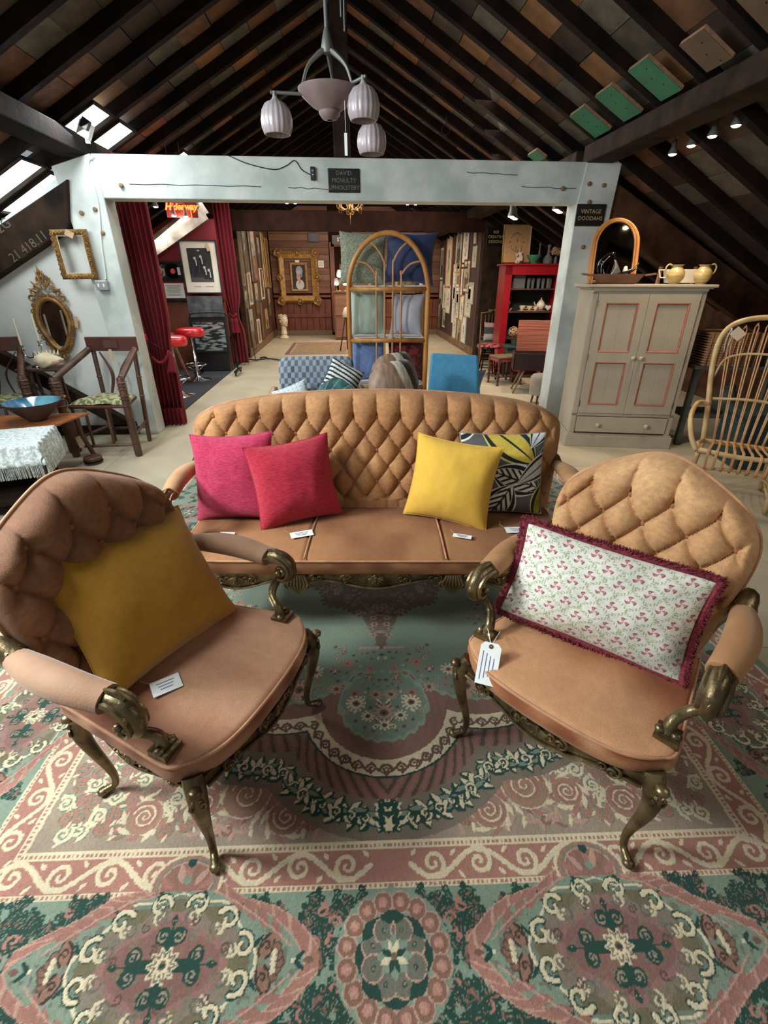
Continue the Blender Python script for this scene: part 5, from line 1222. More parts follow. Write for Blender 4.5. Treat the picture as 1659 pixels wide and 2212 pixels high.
for z in (.4, .7, 1.0, 1.3, 1.52): MB().tube([(-.36 + .04 + .064 * z, -.04 + .06 * z, z), (.04 + .064 * z, -.04 + .06 * z, z)], .013, 8).build('rung', cane2, LD, smooth=True)
# grey table with hamper behind the rattan chair
gp = mat('grey_green_paint', (74, 78, 70), (60, 64, 58), rough=.6, ns=6); tealp = mat('dark_teal_paint', (26, 48, 48), (34, 58, 56), rough=.6, ns=6)
TB = thing('grey_table', 'grey painted bench table behind the rattan chair carrying a hamper', 'table', (4.0, 4.75, 0), R(-8))
MB().box((0, 0, .80), (1.1, .5, .03)).build('table_top', gp, TB, bevel=.003)
for dx in (-.5, .5):
    for dy in (-.2, .2): MB().box((dx, dy, .392), (.05, .05, .784)).build('leg', gp, TB)
MB().box((0, 0, .3), (1.0, .42, .02)).build('shelf', gp, TB)
HM = thing('wicker_hamper', 'brown wicker hamper seen through the back of the rattan chair', 'basket', (3.78, 4.72, .816), R(-8)); wk = mat('brown_wicker', (112, 76, 48), (146, 104, 68), rough=.75, ns=20, stretch=(1, 1, 6))
m = MB()
for i in range(13):
    z = .012 + i * .024
    m.tube([(x, y, z) for x, y in ((-.26, -.18), (.26, -.18), (.27, .18), (-.27, .18))], .013, 6, closed=True)
m.build('woven_body', wk, HM, smooth=True); 
m = MB()
for k in range(12):
    for y in (-.19, .19): m.tube([(-.25 + k * .045, y, 0), (-.25 + k * .045, y, .31)], .007, 5)
m.build('stake', wk, HM, smooth=True); MB().box((0, 0, .012), (.5, .34, .02)).build('base', wk, HM); MB().box((0, 0, .15), (.50, .33, .26)).build('lining', mat('hamper_lining', (70, 48, 32), rough=.9), HM)
TR_ = thing('teal_trunk', 'dark teal painted trunk on the floor behind the rattan chair', 'trunk', (4.05, 4.0, 0), R(-10)); MB().box((0, 0, .24), (.95, .45, .46)).build('body', tealp, TR_, bevel=.006); MB().box((0, 0, .49), (.98, .48, .05)).build('lid', tealp, TR_, bevel=.006); MB().box((-.1, -.245, .44), (.05, .01, .06)).build('hasp', bronze, TR_)
GB = thing('white_drawer_box', 'small whitish wooden box beside the hamper at the right edge', 'box', (4.28, 4.64, .816), R(-8)); MB().box((0, 0, .13), (.30, .34, .26)).build('carcass', mat('distressed_white', (168, 160, 146), (128, 120, 106), rough=.7, ns=8), GB, bevel=.004); MB().box((0, -.176, .13), (.26, .012, .2)).build('front', mat('distressed_white', (1, 1, 1)), GB, bevel=.003)
for i, (x, z) in enumerate(((3.95, .322),)):
    t = thing('ceramic_jar', 'grey stoneware jar on the lower shelf of the grey table', 'jar', (x, 4.72, z)); MB().lathe([(.07, 0), (.10, .04), (.11, .14), (.08, .22), (.06, .24), (.07, .26)], (0, 0, 0), 18).build('body', gp, t, smooth=60); MB().lathe([(.065, .262), (.06, .275), (.012, .285), (.015, .305)], (0, 0, 0), 14).build('lid', gp, t, smooth=60)
# ================================================================== left corner: mirror, frame, chairs, tables
gilt = mat('old_gilt', (124, 88, 44), (170, 130, 78), rough=.45, metal=.45, ns=16, bump=.4, bs=50)
RM = thing('rococo_mirror', 'carved gilt rococo mirror on the white wall with a leafy crest', 'mirror', (-2.975, 5.47, 1.17))
ol = []
for a in range(0, 360, 12):
    t = R(a); w = .150 * (1 + .16 * math.sin(t)) ; z = .24 * math.sin(t); x = w * math.cos(t) * (1 - .20 * (z < 0) * (abs(z) / .24)); ol.append((x, z * (1.0 if z > 0 else 1.05)))
MB().prism([(x * .93, z * .95) for x, z in ol], -.006, -.002).build('glass', mat('silver_mirror', (230, 232, 232), rough=.03, metal=1), RM)
m = MB(); m.tube([(x, -.018, z) for x, z in ol], .023, 8, closed=True); m.tube([(x * 1.17, -.012, z * 1.12) for x, z in ol], .013, 8, closed=True)
rr2 = random.Random(5)
for k in range(26):
    a = 2 * PI * k / 26; x, z = .178 * math.cos(a) * (1 + .14 * math.sin(a)), .272 * math.sin(a); s_ = 1 if math.cos(a) > 0 else -1
    m.tube([(x + q * .9, -.022, z + w * .9) for q, w in spiral(0, 0, .026, .006, a + PI / 2, 1.0 * s_, 9)], [.007, .004], 5)
m.build('carved_frame', gilt, RM, smooth=50)
m = MB()
for (x, z, r_, a0, tn) in ((-.06, .33, .055, 0, 1.1), (.06, .33, .055, PI, -1.1), (-.02, .40, .05, .5, 1.0), (.035, .41, .04, 2.6, -1.0), (-.01, .455, .035, 0, .9), (-.11, .29, .04, 1, 1), (.11, .29, .04, 2, -1), (-.15, .24, .03, 1, 1), (.15, .24, .03, 2, -1)):
    m.tube([(x + q, -.02, z + w) for q, w in spiral(0, 0, r_, .008, a0, tn, 12)], [.011, .005], 6)
for (a, b) in (((-.02, .36), (-.05, .50)), ((0, .38), (.02, .49)), ((.02, .35), (.08, .43)), ((-.05, .33), (-.12, .40)), ((-.08, .30), (-.16, .33)), ((.08, .3), (.15, .33)), ((-.015, .44), (-.02, .535))): m.tube([(a[0], -.02, a[1]), ((a[0] + b[0]) / 2 + .01, -.03, (a[1] + b[1]) / 2), (b[0], -.015, b[1])], [.012, .013, .002], 6)
m.build('crest', gilt, RM, smooth=50)
m = MB()
for s_ in (-1, 1): m.tube([(s_ * .03 + q, -.02, -.30 + w) for q, w in spiral(0, 0, .035, .006, PI / 2, 1.1 * s_, 12)], .008, 5)
m.ball((0, -.02, -.325), (.02, .012, .03), 8); m.build('pendant_carving', gilt, RM, smooth=50)
MB().box((.20, -.005, .02), (.055, .003, .11), rot=(0, R(10), 0)).build('price_tag', mat('kraft_tag', (196, 166, 132), rough=.9), RM)
EF = thing('empty_gilt_frame', 'empty carved gilt picture frame hung on the left post', 'picture frame', (-2.57, 5.375, 1.795)); EF.rotation_euler = (0, R(-1), 0)
w, h, fw = .335, .42, .062
m = MB()
for (a, b) in (((-w / 2, -h / 2), (w / 2, -h / 2)), ((w / 2, -h / 2), (w / 2, h / 2)), ((w / 2, h / 2), (-w / 2, h / 2)), ((-w / 2, h / 2), (-w / 2, -h / 2))):
    i = lambda p, q: (p[0] * (1 - 2 * q / w), p[1] * (1 - 2 * q / h)); a2, b2 = i(a, fw * .8), i(b, fw * .8); am, bm_ = i(a, fw * .35), i(b, fw * .35)
    m._add([(a[0], -.005, a[1]), (b[0], -.005, b[1]), (bm_[0], -.03, bm_[1]), (am[0], -.03, am[1]), (b2[0], -.008, b2[1]), (a2[0], -.008, a2[1]), (a[0], .012, a[1]), (b[0], .012, b[1]), (a2[0], .012, a2[1]), (b2[0], .012, b2[1])], [(0, 1, 2, 3), (3, 2, 4, 5), (1, 0, 6, 7), (5, 4, 9, 8), (7, 6, 8, 9)])
    n = 9
    for k in range(n):
        t = (k + .5) / n; x, z = am[0] + (bm_[0] - am[0]) * t, am[1] + (bm_[1] - am[1]) * t; m.tube([(x + q, -.032, z + w_) for q, w_ in spiral(0, 0, .017, .004, k, 1.0, 8)], .0045, 5)
m.build('carved_frame', gilt, EF, smooth=40); sl_ = MB()
for (a, b) in (((-.118, -.16), (.118, -.16)), ((.118, -.16), (.118, .16)), ((.118, .16), (-.118, .16)), ((-.118, .16), (-.118, -.16))): sl_.bar((a[0], 0, a[1]), (b[0], 0, b[1]), .014, .01)
sl_.build('slip', mat('cream_slip', (206, 196, 168), rough=.6), EF); MB().box((.02, -.035, .17), (.075, .002, .05), rot=(0, R(30), 0)).build('price_tag', mat('kraft_tag', (1, 1, 1)), EF)
# turned oak chairs
walnut = mat('turned_oak', (72, 48, 36), (98, 66, 50), rough=.45, ns=8, stretch=(1, 1, .5)); tap = mat('tapestry_seat', (172, 168, 130), (96, 98, 60), rough=.9, ns=26, mixp=(.45, .55), bump=.3)
def turned(mb, a, b, r, rings=(.1, .2, .3)):
    a = Vector(a); b = Vector(b); mb.tube([a.lerp(b, t) for t in (0, .02, .5, .98, 1)], [r * .8, r, r * 1.02, r, r * .8], 10)
    for t in rings: mb.tube([a.lerp(b, t - .012), a.lerp(b, t), a.lerp(b, t + .012)], [r, r * 1.3, r], 10)
def oak_chair(label, loc, rz):
    t = thing('turned_oak_chair', label, 'chair', loc, rz, None)
    F = [(-.305, 0), (.305, 0)]; B_ = [(-.16, .50), (.22, .48)]
    for s_ in (0, 1):
        m = MB(); turned(m, (F[s_][0], F[s_][1], 0), (F[s_][0], F[s_][1] - .01, .77), .036, (.66, .74, .78, .86, .90, .94)); m.build('leg', walnut, t, smooth=50)
        m = MB(); turned(m, (B_[s_][0], B_[s_][1], 0), (B_[s_][0] * 1.1, B_[s_][1] + .06, .97), .022, (.5, .7)); m.build('leg', walnut, t, smooth=50)
        m = MB(); P0, P1 = Vector((F[s_][0], -.0, .755)), Vector((B_[s_][0] * 1.2, .50, .95))
        m.tube([P0.lerp(P1, q) + Vector((0, 0, 0)) for q in np.linspace(0, 1, 40)], [.026 + (.006 if i % 2 else 0) for i in range(40)], 8); m.build('arm_rail', walnut, t, smooth=50)
        m = MB(); m.tube(smoothpath([(B_[s_][0] * .8 + .04, .5, .93), (B_[s_][0] * .2 + .04, .46, .72), (B_[s_][0] * .4 + .04, .40, .5)], 10), [.012, .024, .016], 6, flat=.4); m.build('splat', walnut, t, smooth=50)
    MB().box((.03, .545, 1.0), (.50, .035, .135)).build('back_board', mat('red_oak', (92, 50, 36), (74, 42, 32), rough=.4, ns=6), t, bevel=.006); MB().box((.03, .523, 1.0), (.14, .01, .075)).build('carved_panel', walnut, t)
    m = MB().prism([(-.27, .03), (.29, .03), (.20, .46), (-.15, .46)], .47, .495, plane='xy').build('seat_board', mat('red_oak', (1, 1, 1)), t, bevel=.006)
    S, T = np.meshgrid(np.linspace(-1, 1, 24), np.linspace(-1, 1, 20)); P = np.stack([.015 + S * (.235 - .05 * T), .245 + T * .19, .498 + .045 * ((1 - S ** 4) * (1 - T ** 4)) ** .4 + .012 * vnoise(S * 4, T * 4)], -1); grid_obj('seat_cushion', P, None, tap, t)
    for z, (a, b) in ((.10, (F[0], F[1])), (.16, (F[0], B_[0])), (.20, (F[1], B_[1])), (.14, (B_[0], B_[1]))): m = MB(); turned(m, (a[0], a[1], z), (b[0], b[1], z + .02), .014, (.3, .7)); m.build('stretcher', walnut, t, smooth=50)
    for dx in (-.12, .08): m = MB(); turned(m, (dx, .02, .10), (dx + .01, .02, .47), .013, (.5,)); m.build('spindle', walnut, t, smooth=50)
    return t
oak_chair('turned oak armchair with tapestry seat in front of the left white post', (-2.41, 4.69, 0), R(-2))
oc2 = oak_chair('second turned oak armchair, cut by the left edge of the photo', (-3.37, 4.74, 0), R(20))
MB().box((-2.35, 5.14, .90), (.03, .003, .12)).build('kraft_tag', mat('kraft_tag', (1, 1, 1))); tag(bpy.data.objects['kraft_tag'], 'kraft paper tag hanging from the oak chair back', 'tag')
ft = thing('candle_table', 'small dark folding table under the silver candelabra by the white wall', 'table', (-3.08, 5.22, 0))
MB().box((0, 0, .775), (.40, .28, .025)).build('table_top', walnut, ft, bevel=.008)
for s_ in (-1, 1):
    m = MB(); turned(m, (s_ * .13, -.08, 0), (s_ * .13, -.02, .76), .018, (.3, .5, .7)); m.build('leg', walnut, ft, smooth=50); m = MB(); turned(m, (s_ * .12, .10, 0), (s_ * .12, .04, .76), .016, (.3, .6)); m.build('leg', walnut, ft, smooth=50)
MB().tube([(-.13, -.05, .35), (.13, -.05, .62)], .011, 6).tube([(.13, -.05, .35), (-.13, -.05, .62)], .011, 6).build('brace', walnut, ft, smooth=True)
cd = thing('silver_candelabra', 'silver two branched candelabra with ivory candles on the small dark table', 'candelabra', (-3.12, 5.20, .788)); sv = mat('polished_silver', (200, 204, 206), rough=.15, metal=1); wax = mat('ivory_wax', (226, 218, 186), rough=.5, spec=.4)
MB().lathe([(.05, 0), (.045, .012), (.015, .025), (.012, .05), (.022, .07), (.012, .09), (.010, .14)], (.0, 0, 0), 18).build('stem', sv, cd, smooth=50)
for s_, hh in ((-1, .19), (1, .23)):
    MB().tube(smoothpath([(0, 0, .10), (s_ * .05, 0, .09), (s_ * .085, 0, .12), (s_ * .09, 0, hh - .03)], 12), .006, 6).lathe([(.02, hh - .03), (.024, hh - .02), (.012, hh - .012), (.014, hh + .01), (.026, hh + .02)], (s_ * .09, 0, 0), 14).build('branch', sv, cd, smooth=50)
    MB().tube([(s_ * .09, 0, hh + .01), (s_ * .09, 0, hh + .27)], [.011, .0095], 10).build('candle', wax, cd, smooth=50); MB().tube([(s_ * .09, 0, hh + .27), (s_ * .09, 0, hh + .285)], .0015, 4).build('wick', black_m, cd)
cs = thing('conch_shell', 'large spiny cream conch shell on the small dark table', 'shell', (-2.965, 5.15, .80), R(20)); m = MB()
Sx, Tx = np.meshgrid(np.linspace(0, 2 * PI, 30), np.linspace(0, 1, 26)); rad = .075 * np.sin(PI * Tx ** .7) ** .8 * (1 + .22 * np.maximum(0, np.sin(3 * Sx + 6 * Tx)) ** 3) + .004
P = np.stack([(Tx - .5) * .26, rad * np.cos(Sx), .06 + rad * np.sin(Sx) * .85], -1); m.grid(P); m.build('shell_body', mat('shell_cream', (222, 196, 150), (232, 222, 200), rough=.45, ns=12), cs, smooth=True)
m = MB()
for k in range(7): a = k * .35; m.tube([(-.09 + k * .03, .0, .11), (-.095 + k * .032, -.02 + .01 * k, .155)], [.014, .002], 6)
m.build('spine', mat('shell_cream', (1, 1, 1)), cs, smooth=True); MB().ball((.02, -.055, .045), (.08, .018, .028), 12).build('lip', mat('shell_pink', (214, 160, 140), rough=.3), cs, smooth=True)
lt = thing('low_table', 'low table with an orange brown wooden top under the blue bowl', 'table', (-2.44, 4.62, 0), R(3)); ot = mat('orange_table_wood', (172, 104, 62), (146, 86, 52), rough=.35, ns=4, stretch=(1, 4, 1))
MB().prism([(0, 0), (-.93, -.02), (-.98, -.62), (-.16, -.57)], .442, .462, plane='xy').build('table_top', ot, lt, bevel=.004)
for (x, y, dx, dy) in ((-.10, -.06, .02, .06), (-.86, -.08, -.03, .03), (-.24, -.50, .04, -.04), (-.88, -.52, -.03, -.04)): MB().tube(smoothpath([(x, y, .442), (x + dx * .3, y + dy * .3, .25), (x + dx * 1.6, y + dy * 1.6, .0)], 8), [.030, .020, .024], 8).build('leg', walnut, lt, smooth=50)
MB().box((-.115, -.085, .2), (.045, .003, .11), rot=(0, R(-8), 0)).build('price_tag', mat('kraft_tag', (1, 1, 1)), lt)
bw = thing('blue_bowl', 'large blue glazed bowl with a dark outside on the low table', 'bowl', (-2.76, 4.37, .464)); bi = mat('blue_glaze', (36, 92, 132), (120, 176, 192), rough=.12, ns=5, coat=.6); bo = mat('dark_bowl_outside', (44, 42, 52), (84, 66, 56), rough=.5, ns=8)
MB().lathe([(.06, 0), (.075, .004), (.085, .02), (.15, .08), (.215, .155), (.222, .165)], (0, 0, 0), 36, cap=False).build('outside', bo, bw, smooth=True); MB().lathe([(.222, .165), (.212, .158), (.14, .085), (.07, .03), (.001, .022)], (0, 0, 0), 36, cap=False).build('glazed_inside', bi, bw, smooth=True)
lc = thing('lace_covered_table', 'dark low table under a white lace cloth at the left edge', 'table', (-2.80, 3.60, 0), R(16)); MB().box((0, 0, .50), (.95, .52, .03)).build('table_top', walnut, lc, bevel=.004)
for dx in (-.42, .42):
    for dy in (-.2, .2): MB().box((dx, dy, .243), (.045, .045, .486)).build('leg', walnut, lc)
MB().box((0, -.1, .12), (1.0, .5, .03)).build('shelf', black_oak, lc)
lace = mat('white_lace', (226, 234, 234), (186, 196, 196), rough=.85, ns=50, mixp=(.45, .55), bump=.4, bs=90)
us, vs2 = np.meshgrid(np.linspace(-1.0, 1.0, 90), np.linspace(-1, 1, 60)); X = us * .62; Y = vs2 * .40; ox = np.maximum(np.abs(X) - .485, 0); oy = np.maximum(np.abs(Y) - .27, 0); o_ = np.maximum(ox, oy)
Pz = .517 - o_ * 1.15 - .0; Xc = np.sign(X) * np.minimum(np.abs(X), .485 + ox * .12) + .010 * np.sin(Y * 70) * (ox > 0); Yc = np.sign(Y) * np.minimum(np.abs(Y), .27 + oy * .12) + .010 * np.sin(X * 70) * (oy > 0)
o = grid_obj('lace_cloth', np.stack([Xc, Yc, Pz], -1), None, lace); o.location = (-2.80, 3.60, 0); o.rotation_euler = (0, 0, R(16)); o.modifiers.new('s', 'SOLIDIFY').thickness = .002; tag(o, 'white lace cloth with long fringe over the table at the left edge', 'tablecloth')
m = MB()
for k in range(150):
    t = k / 150; 
    for (x, y) in ((.485 + .017, -.27 + .54 * t), (-.485 + .97 * t, -.287)): z0 = .365; m.tube([(x, y, z0 + .02), (x + random.uniform(-.008, .008), y + random.uniform(-.008, .008), z0 - .09)], .0022, 3)
f_ = m.build('fringe', lace, o, kind='stuff')
sb = thing('straw_pouf', 'round woven straw basket on the floor under the tables at the left', 'basket', (-2.98, 4.10, 0)); m = MB()
for i in range(9): z = .014 + i * .026; r_ = .17 + .03 * math.sin(PI * (i + .5) / 9); m.tube([(r_ * math.cos(R(a)), r_ * math.sin(R(a)), z) for a in range(0, 360, 12)], .014, 6, closed=True)
m.build('coiled_body', mat('straw', (176, 150, 118), (150, 122, 92), rough=.9, ns=30), sb, smooth=True); MB().lathe([(.15, .235), (.10, .245), (.001, .247)], (0, 0, 0), 20).build('lid', mat('straw', (1, 1, 1)), sb)
cw = thing('wooden_block', 'round dark wooden block on the floor in front of the oak chair', 'block', (-2.46, 4.50, 0)); MB().lathe([(.075, 0), (.08, .01), (.08, .06), (.072, .068), (.001, .068)], (0, 0, 0), 24).build('drum', walnut, cw, smooth=40); MB().lathe([(.082, .02), (.084, .028), (.082, .036)], (0, 0, 0), 24, cap=False).build('groove_ring', black_oak, cw)
yo = thing('yellow_flowers', 'small bunch of yellow flowers behind the blue bowl', 'flowers', (-2.80, 4.86, 0)); m = MB().lathe([(.05, 0), (.06, .02), (.06, .30), (.05, .32)], (0, 0, 0), 12); m.build('dark_vase', walnut, yo, smooth=50)
m = MB()
for k in range(26): a, z = random.uniform(0, 6.28), random.uniform(.36, .60); r_ = random.uniform(.0, .06); m.ball((r_ * math.cos(a), r_ * math.sin(a), z), (.016, .016, .012), 6)
m.build('petals', mat('yellow_petal', (226, 178, 40), rough=.6), yo); m = MB()
for k in range(9): a = k * .7; m.tube([(0, 0, .3), (.04 * math.cos(a), .04 * math.sin(a), .5)], .003, 4)
m.build('stems', mat('green_stem', (60, 84, 40), rough=.8), yo)
# ================================================================== the second bay
# ---- curtains
def curtain(label, x0, x1, y, z0, z1, tie_z=None, folds=7, lean=(0, 0), depth=.05, n=90, amp=.045, tie_w=.6, name='red_curtain'):
    t = thing(name, label, 'curtain')
    S, T = np.meshgrid(np.linspace(0, 1, n), np.linspace(0, 1, 60)); z = z0 + (z1 - z0) * T; w = np.ones_like(T)
    if tie_z: w = 1 - tie_w * np.exp(-((z - tie_z) / .22) ** 2)
    cx = (x0 + x1) / 2 + lean[0] * (1 - T) + lean[1] * np.sin(PI * T); x = cx + (S - .5) * (x1 - x0) * w
    y_ = y + amp * np.sin(S * folds * 2 * PI + .8 * vnoise(S * 3, T * 2)) * (.6 + .4 * (1 - T)) * w + .03 * (vnoise(S * 6, T * 5) - .5)
    o = grid_obj('drape', np.stack([x, y_, z], -1), None, cur, t); o.modifiers.new('s', 'SOLIDIFY').thickness = .006
    return t
t = curtain('tall crimson velvet curtain hanging beside the left white post', -2.27, -1.97, 5.86, .01, 2.32, tie_z=.86, folds=6, lean=(-.01, .02), tie_w=.25)
m = MB().tube(smoothpath([(-2.19, 5.74, .80), (-2.12, 5.73, .74), (-2.05, 5.74, .76), (-2.0, 5.78, .86)], 12), .016, 8); m.build('tie_cord', cur, t, smooth=True)
m = MB().tube(smoothpath([(-2.0, 5.78, .84), (-2.0, 5.78, .74), (-2.01, 5.76, .62)], 8), [.022, .034, .045], 10); m.build('tassel', cur, t, smooth=True)
MB().tube([(-2.05, 5.75, .88), (-2.20, 5.72, .98)], .004, 5).build('hook_cord', black_m, t)
S_, T_ = np.meshgrid(np.linspace(0, 1, 50), np.linspace(0, 1, 8)); P = np.stack([-2.26 + .30 * S_, 5.78 + .03 * np.sin(S_ * 40), .01 + .20 * T_], -1); grid_obj('hem', P, None, cur, t)
t = curtain('farther crimson curtain beside the hung pictures on the left', -2.34, -2.0, 10.15, .05, 2.9, tie_z=.95, folds=5, lean=(.02, 0), tie_w=.45)
MB().tube([(-2.24, 10.05, .98), (-2.15, 10.02, .92), (-2.08, 10.05, .98)], .022, 8).build('tie_cord', cur, t, smooth=True)
for dx in (-.03, .04): MB().lathe([(.02, 0), (.045, -.03), (.035, -.08), (.055, -.26), (.0, -.262)], (-2.15 + dx, 10.0, .90), 12).build('tassel', cur, t, smooth=50)
# ---- bar stools
redl = mat('red_vinyl', (196, 24, 34), (206, 34, 44), rough=.3, ns=5, coat=.3)
def stool(label, loc):
    t = thing('bar_stool', label, 'stool', loc, 0, 'red bar stools')
    MB().lathe([(.06, .70), (.20, .705), (.222, .73), (.226, .765), (.222, .80), (.205, .825), (.17, .84), (.001, .846)], (0, 0, 0), 36).build('seat', redl, t, smooth=50)
    MB().lathe([(.225, .765), (.230, .770), (.225, .775)], (0, 0, 0), 36, cap=False).build('piping', redl, t, smooth=True)
    MB().lathe([(.21, .0), (.21, .008), (.17, .022), (.08, .04), (.04, .06), (.032, .08), (.032, .40), (.022, .41), (.022, .70)], (0, 0, 0), 30).build('pedestal', chrome, t, smooth=50)
    m = MB().tube([(.17 * math.cos(R(a)), .17 * math.sin(R(a)), .26) for a in range(0, 360, 12)], .011, 8, closed=True)
    for a in range(30, 390, 90): m.tube([(.03 * math.cos(R(a)), .03 * math.sin(R(a)), .16), (.17 * math.cos(R(a)), .17 * math.sin(R(a)), .26)], .006, 6)
    m.build('foot_ring', chrome, t, smooth=True); return t
stool('nearer red vinyl bar stool on a chrome pedestal, half behind the curtain', (-2.50, 7.36, .013)); stool('farther red vinyl bar stool on a chrome pedestal', (-2.57, 8.58, .013))
bk = thing('red_bar_chair', 'red seat with pale wooden side behind the curtain, left of the bar stools', 'chair', (-3.05, 8.4, .013)); MB().box((0, 0, .72), (.42, .42, .10)).build('seat', redl, bk, bevel=.02); MB().bar((.2, -.1, .95), (.42, -.1, .05), .05, .03).build('side_panel', far_m[2], bk)
for dx in (-.18, .15): MB().bar((dx, .1, .68), (dx, .1, 0), .035).build('leg', black_m, bk)
# ---- framed pictures
def pic_portrait(S, T, k=0):
    c = np.zeros(S.shape + (3,)); c[:] = (.20, .15, .13); E = lambda x, y, a, b: np.hypot((S - x) / a, (T - y) / b) < 1
    c[E(.12, -1.05, .95, .62)] = (.20, .25, .34); c[E(.10, -.62, .62, .42)] = (.80, .78, .76); c[E(.06, -.30, .17, .28)] = (.74, .58, .48)
    c[E(.10, .50, .50, .40)] = (.62, .64, .72); c[E(.18, .20, .36, .26)] = (.56, .58, .66); c[E(-.06, .12, .33, .36)] = (.16, .10, .08); c[E(-.08, .05, .28, .33)] = (.80, .64, .54); c[E(.0, .38, .38, .16)] = (.70, .72, .78)
    for x in (-.20, .0): c[E(x, .08, .055, .022)] = (.22, .14, .12); c[E(x, .16, .07, .014)] = (.34, .2, .16)
    c[E(-.13, -.03, .03, .09)] = (.70, .50, .42); c[E(-.12, -.15, .07, .02)] = (.62, .26, .24); return c
def pic_land(S, T, k=0):
    h = -.1 + .3 * (vnoise(S * 2 + k, k * 1.3) - .5); sky = np.array(((.62, .62, .58), (.70, .66, .54), (.55, .60, .64), (.74, .72, .66))[k % 4]); gr = np.array(((.30, .28, .18), (.36, .30, .2), (.22, .26, .2), (.42, .36, .26))[k % 4])
    n = vnoise(S * 6 + k, T * 8 + k * 2)[..., None]; c = np.where((T > h)[..., None], sky * (1 - .25 * n), gr * (.6 + .8 * n)); m = (vnoise(S * 4 + k, T * 3) > .62) & (T > h - .1) & (T < h + .55); c[m] = gr * .5; return c
def pic_wood(S, T, k=0):
    n = vnoise(S * 5 + k * 3, T * 9 + k)[..., None]; return np.array(((.44, .36, .28), (.36, .27, .20), (.50, .44, .36))[k % 3]) * (.7 + .6 * n)
def pic_sketch(S, T, k=0):
    c = np.zeros(S.shape + (3,)); c[:] = ((.86, .84, .78), (.80, .76, .66), (.88, .88, .86), (.82, .78, .72))[k % 4]; n = vnoise(S * 7 + k * 3, T * 9 + k); m = (np.hypot(S / .55, T / .6) < 1) & (n > .52); c[m] = ((.42, .36, .30), (.3, .34, .36), (.44, .42, .40), (.40, .46, .58))[(k + 1) % 4]; return c
def pic_flower(S, T, k=0):
    c = pic_sketch(S, T, k); m = (np.abs(S - .1 * np.sin(T * 4)) < .03) & (T < .3); c[m] = (.3, .38, .24); d = np.hypot(S / .3, (T - .35) / .22); c[d < 1 - .3 * vnoise(S * 9, T * 9)] = ((.66, .38, .36), (.52, .48, .60), (.76, .62, .40))[k % 3]; return c
FM = {k: mat('frame_' + k, *v, rough=.4, ns=10, bump=.1) for k, v in dict(gold=((150, 112, 56), (184, 146, 84)), black=((26, 24, 24), (38, 34, 32)), oak=((140, 96, 58), (118, 78, 46)), pale=((198, 190, 170), (180, 170, 148)), red=((122, 60, 48), (104, 48, 40)), brown=((84, 58, 42), (70, 46, 34)), orange=((176, 98, 50), (156, 84, 40)), grey=((130, 122, 108), (108, 100, 88))).items()}
mount_m = mat('picture_mount', (214, 206, 190), (206, 198, 180), rough=.9, ns=20)
def picture(label, w, h, fw, fm, fn, loc, rz, mount=.0, k=0, group=None, tilt=0, name='framed_picture', cat='picture', res=26, dep=.02):
    t = thing(name, label, cat, loc, rz, group); t.rotation_euler = (tilt, 0, rz); m = MB()
    for (a, b) in (((-w / 2, -h / 2), (w / 2, -h / 2)), ((w / 2, -h / 2), (w / 2, h / 2)), ((w / 2, h / 2), (-w / 2, h / 2)), ((-w / 2, h / 2), (-w / 2, -h / 2))):
        i = lambda p, q: (p[0] * (1 - 2 * q / w), p[1] * (1 - 2 * q / h)); a2, b2 = i(a, fw), i(b, fw); am, bm_ = i(a, fw * .4), i(b, fw * .4)
        m._add([(a[0], 0, a[1]), (b[0], 0, b[1]), (bm_[0], -dep, bm_[1]), (am[0], -dep, am[1]), (b2[0], -dep * .4, b2[1]), (a2[0], -dep * .4, a2[1])], [(0, 1, 2, 3), (3, 2, 4, 5)])
        m._add([(a[0], 0, a[1]), (b[0], 0, b[1]), (b2[0], 0, b2[1]), (a2[0], 0, a2[1])], [(3, 2, 1, 0)])
    m.build('frame', FM[fm], t); iw, ih = w - 2 * fw, h - 2 * fw
    if mount: MB().box((0, -.003, 0), (iw, .004, ih)).build('mount', mount_m, t)
    pw_, ph_ = iw - 2 * mount, ih - 2 * mount; r2 = max(8, int(res * ph_ / pw_)); S, T = np.meshgrid(np.linspace(-1, 1, res), np.linspace(-1, 1, min(r2, 90)))
    grid_obj('print', np.stack([S * pw_ / 2, np.full_like(S, -.0065), T * ph_ / 2], -1), fn(S, T, k), attr_m, t, smooth=False); return t
picture('portrait of a woman in a white bonnet in a slim gilt frame', .50, .76, .06, 'gold', pic_portrait, (-1.32, 15.64, 1.61), 0, res=60)
# the big carved gilt frame around it
BF = thing('large_gilt_frame', 'large ornate gilt frame hung around the small portrait on the far wall', 'picture frame', (-1.34, 15.64, 1.60)); w, h, fw = 1.16, 1.36, .19
m = MB()
for (a, b) in (((-w / 2, -h / 2), (w / 2, -h / 2)), ((w / 2, -h / 2), (w / 2, h / 2)), ((w / 2, h / 2), (-w / 2, h / 2)), ((-w / 2, h / 2), (-w / 2, -h / 2))):
    i = lambda p, q: (p[0] * (1 - 2 * q / w), p[1] * (1 - 2 * q / h)); a2, b2 = i(a, fw), i(b, fw); am, bm_ = i(a, fw * .35), i(b, fw * .35)
    m._add([(a[0], 0, a[1]), (b[0], 0, b[1]), (bm_[0], -.09, bm_[1]), (am[0], -.09, am[1]), (b2[0], -.02, b2[1]), (a2[0], -.02, a2[1])], [(0, 1, 2, 3), (3, 2, 4, 5)])
m.build('frame_moulding', FM['gold'], BF)
m = MB()
for sx in (-1, 1):
    for sz in (-1, 1):
        cx, cz = sx * (w / 2 - .05), sz * (h / 2 - .05); m.ball((cx, -.09, cz), (.05, .03, .05), 8)
        for q in range(4): m.tube([(cx + a_, -.08, cz + b_) for a_, b_ in spiral(0, 0, .12, .03, q * PI / 2, .7, 10)], [.022, .012], 6)
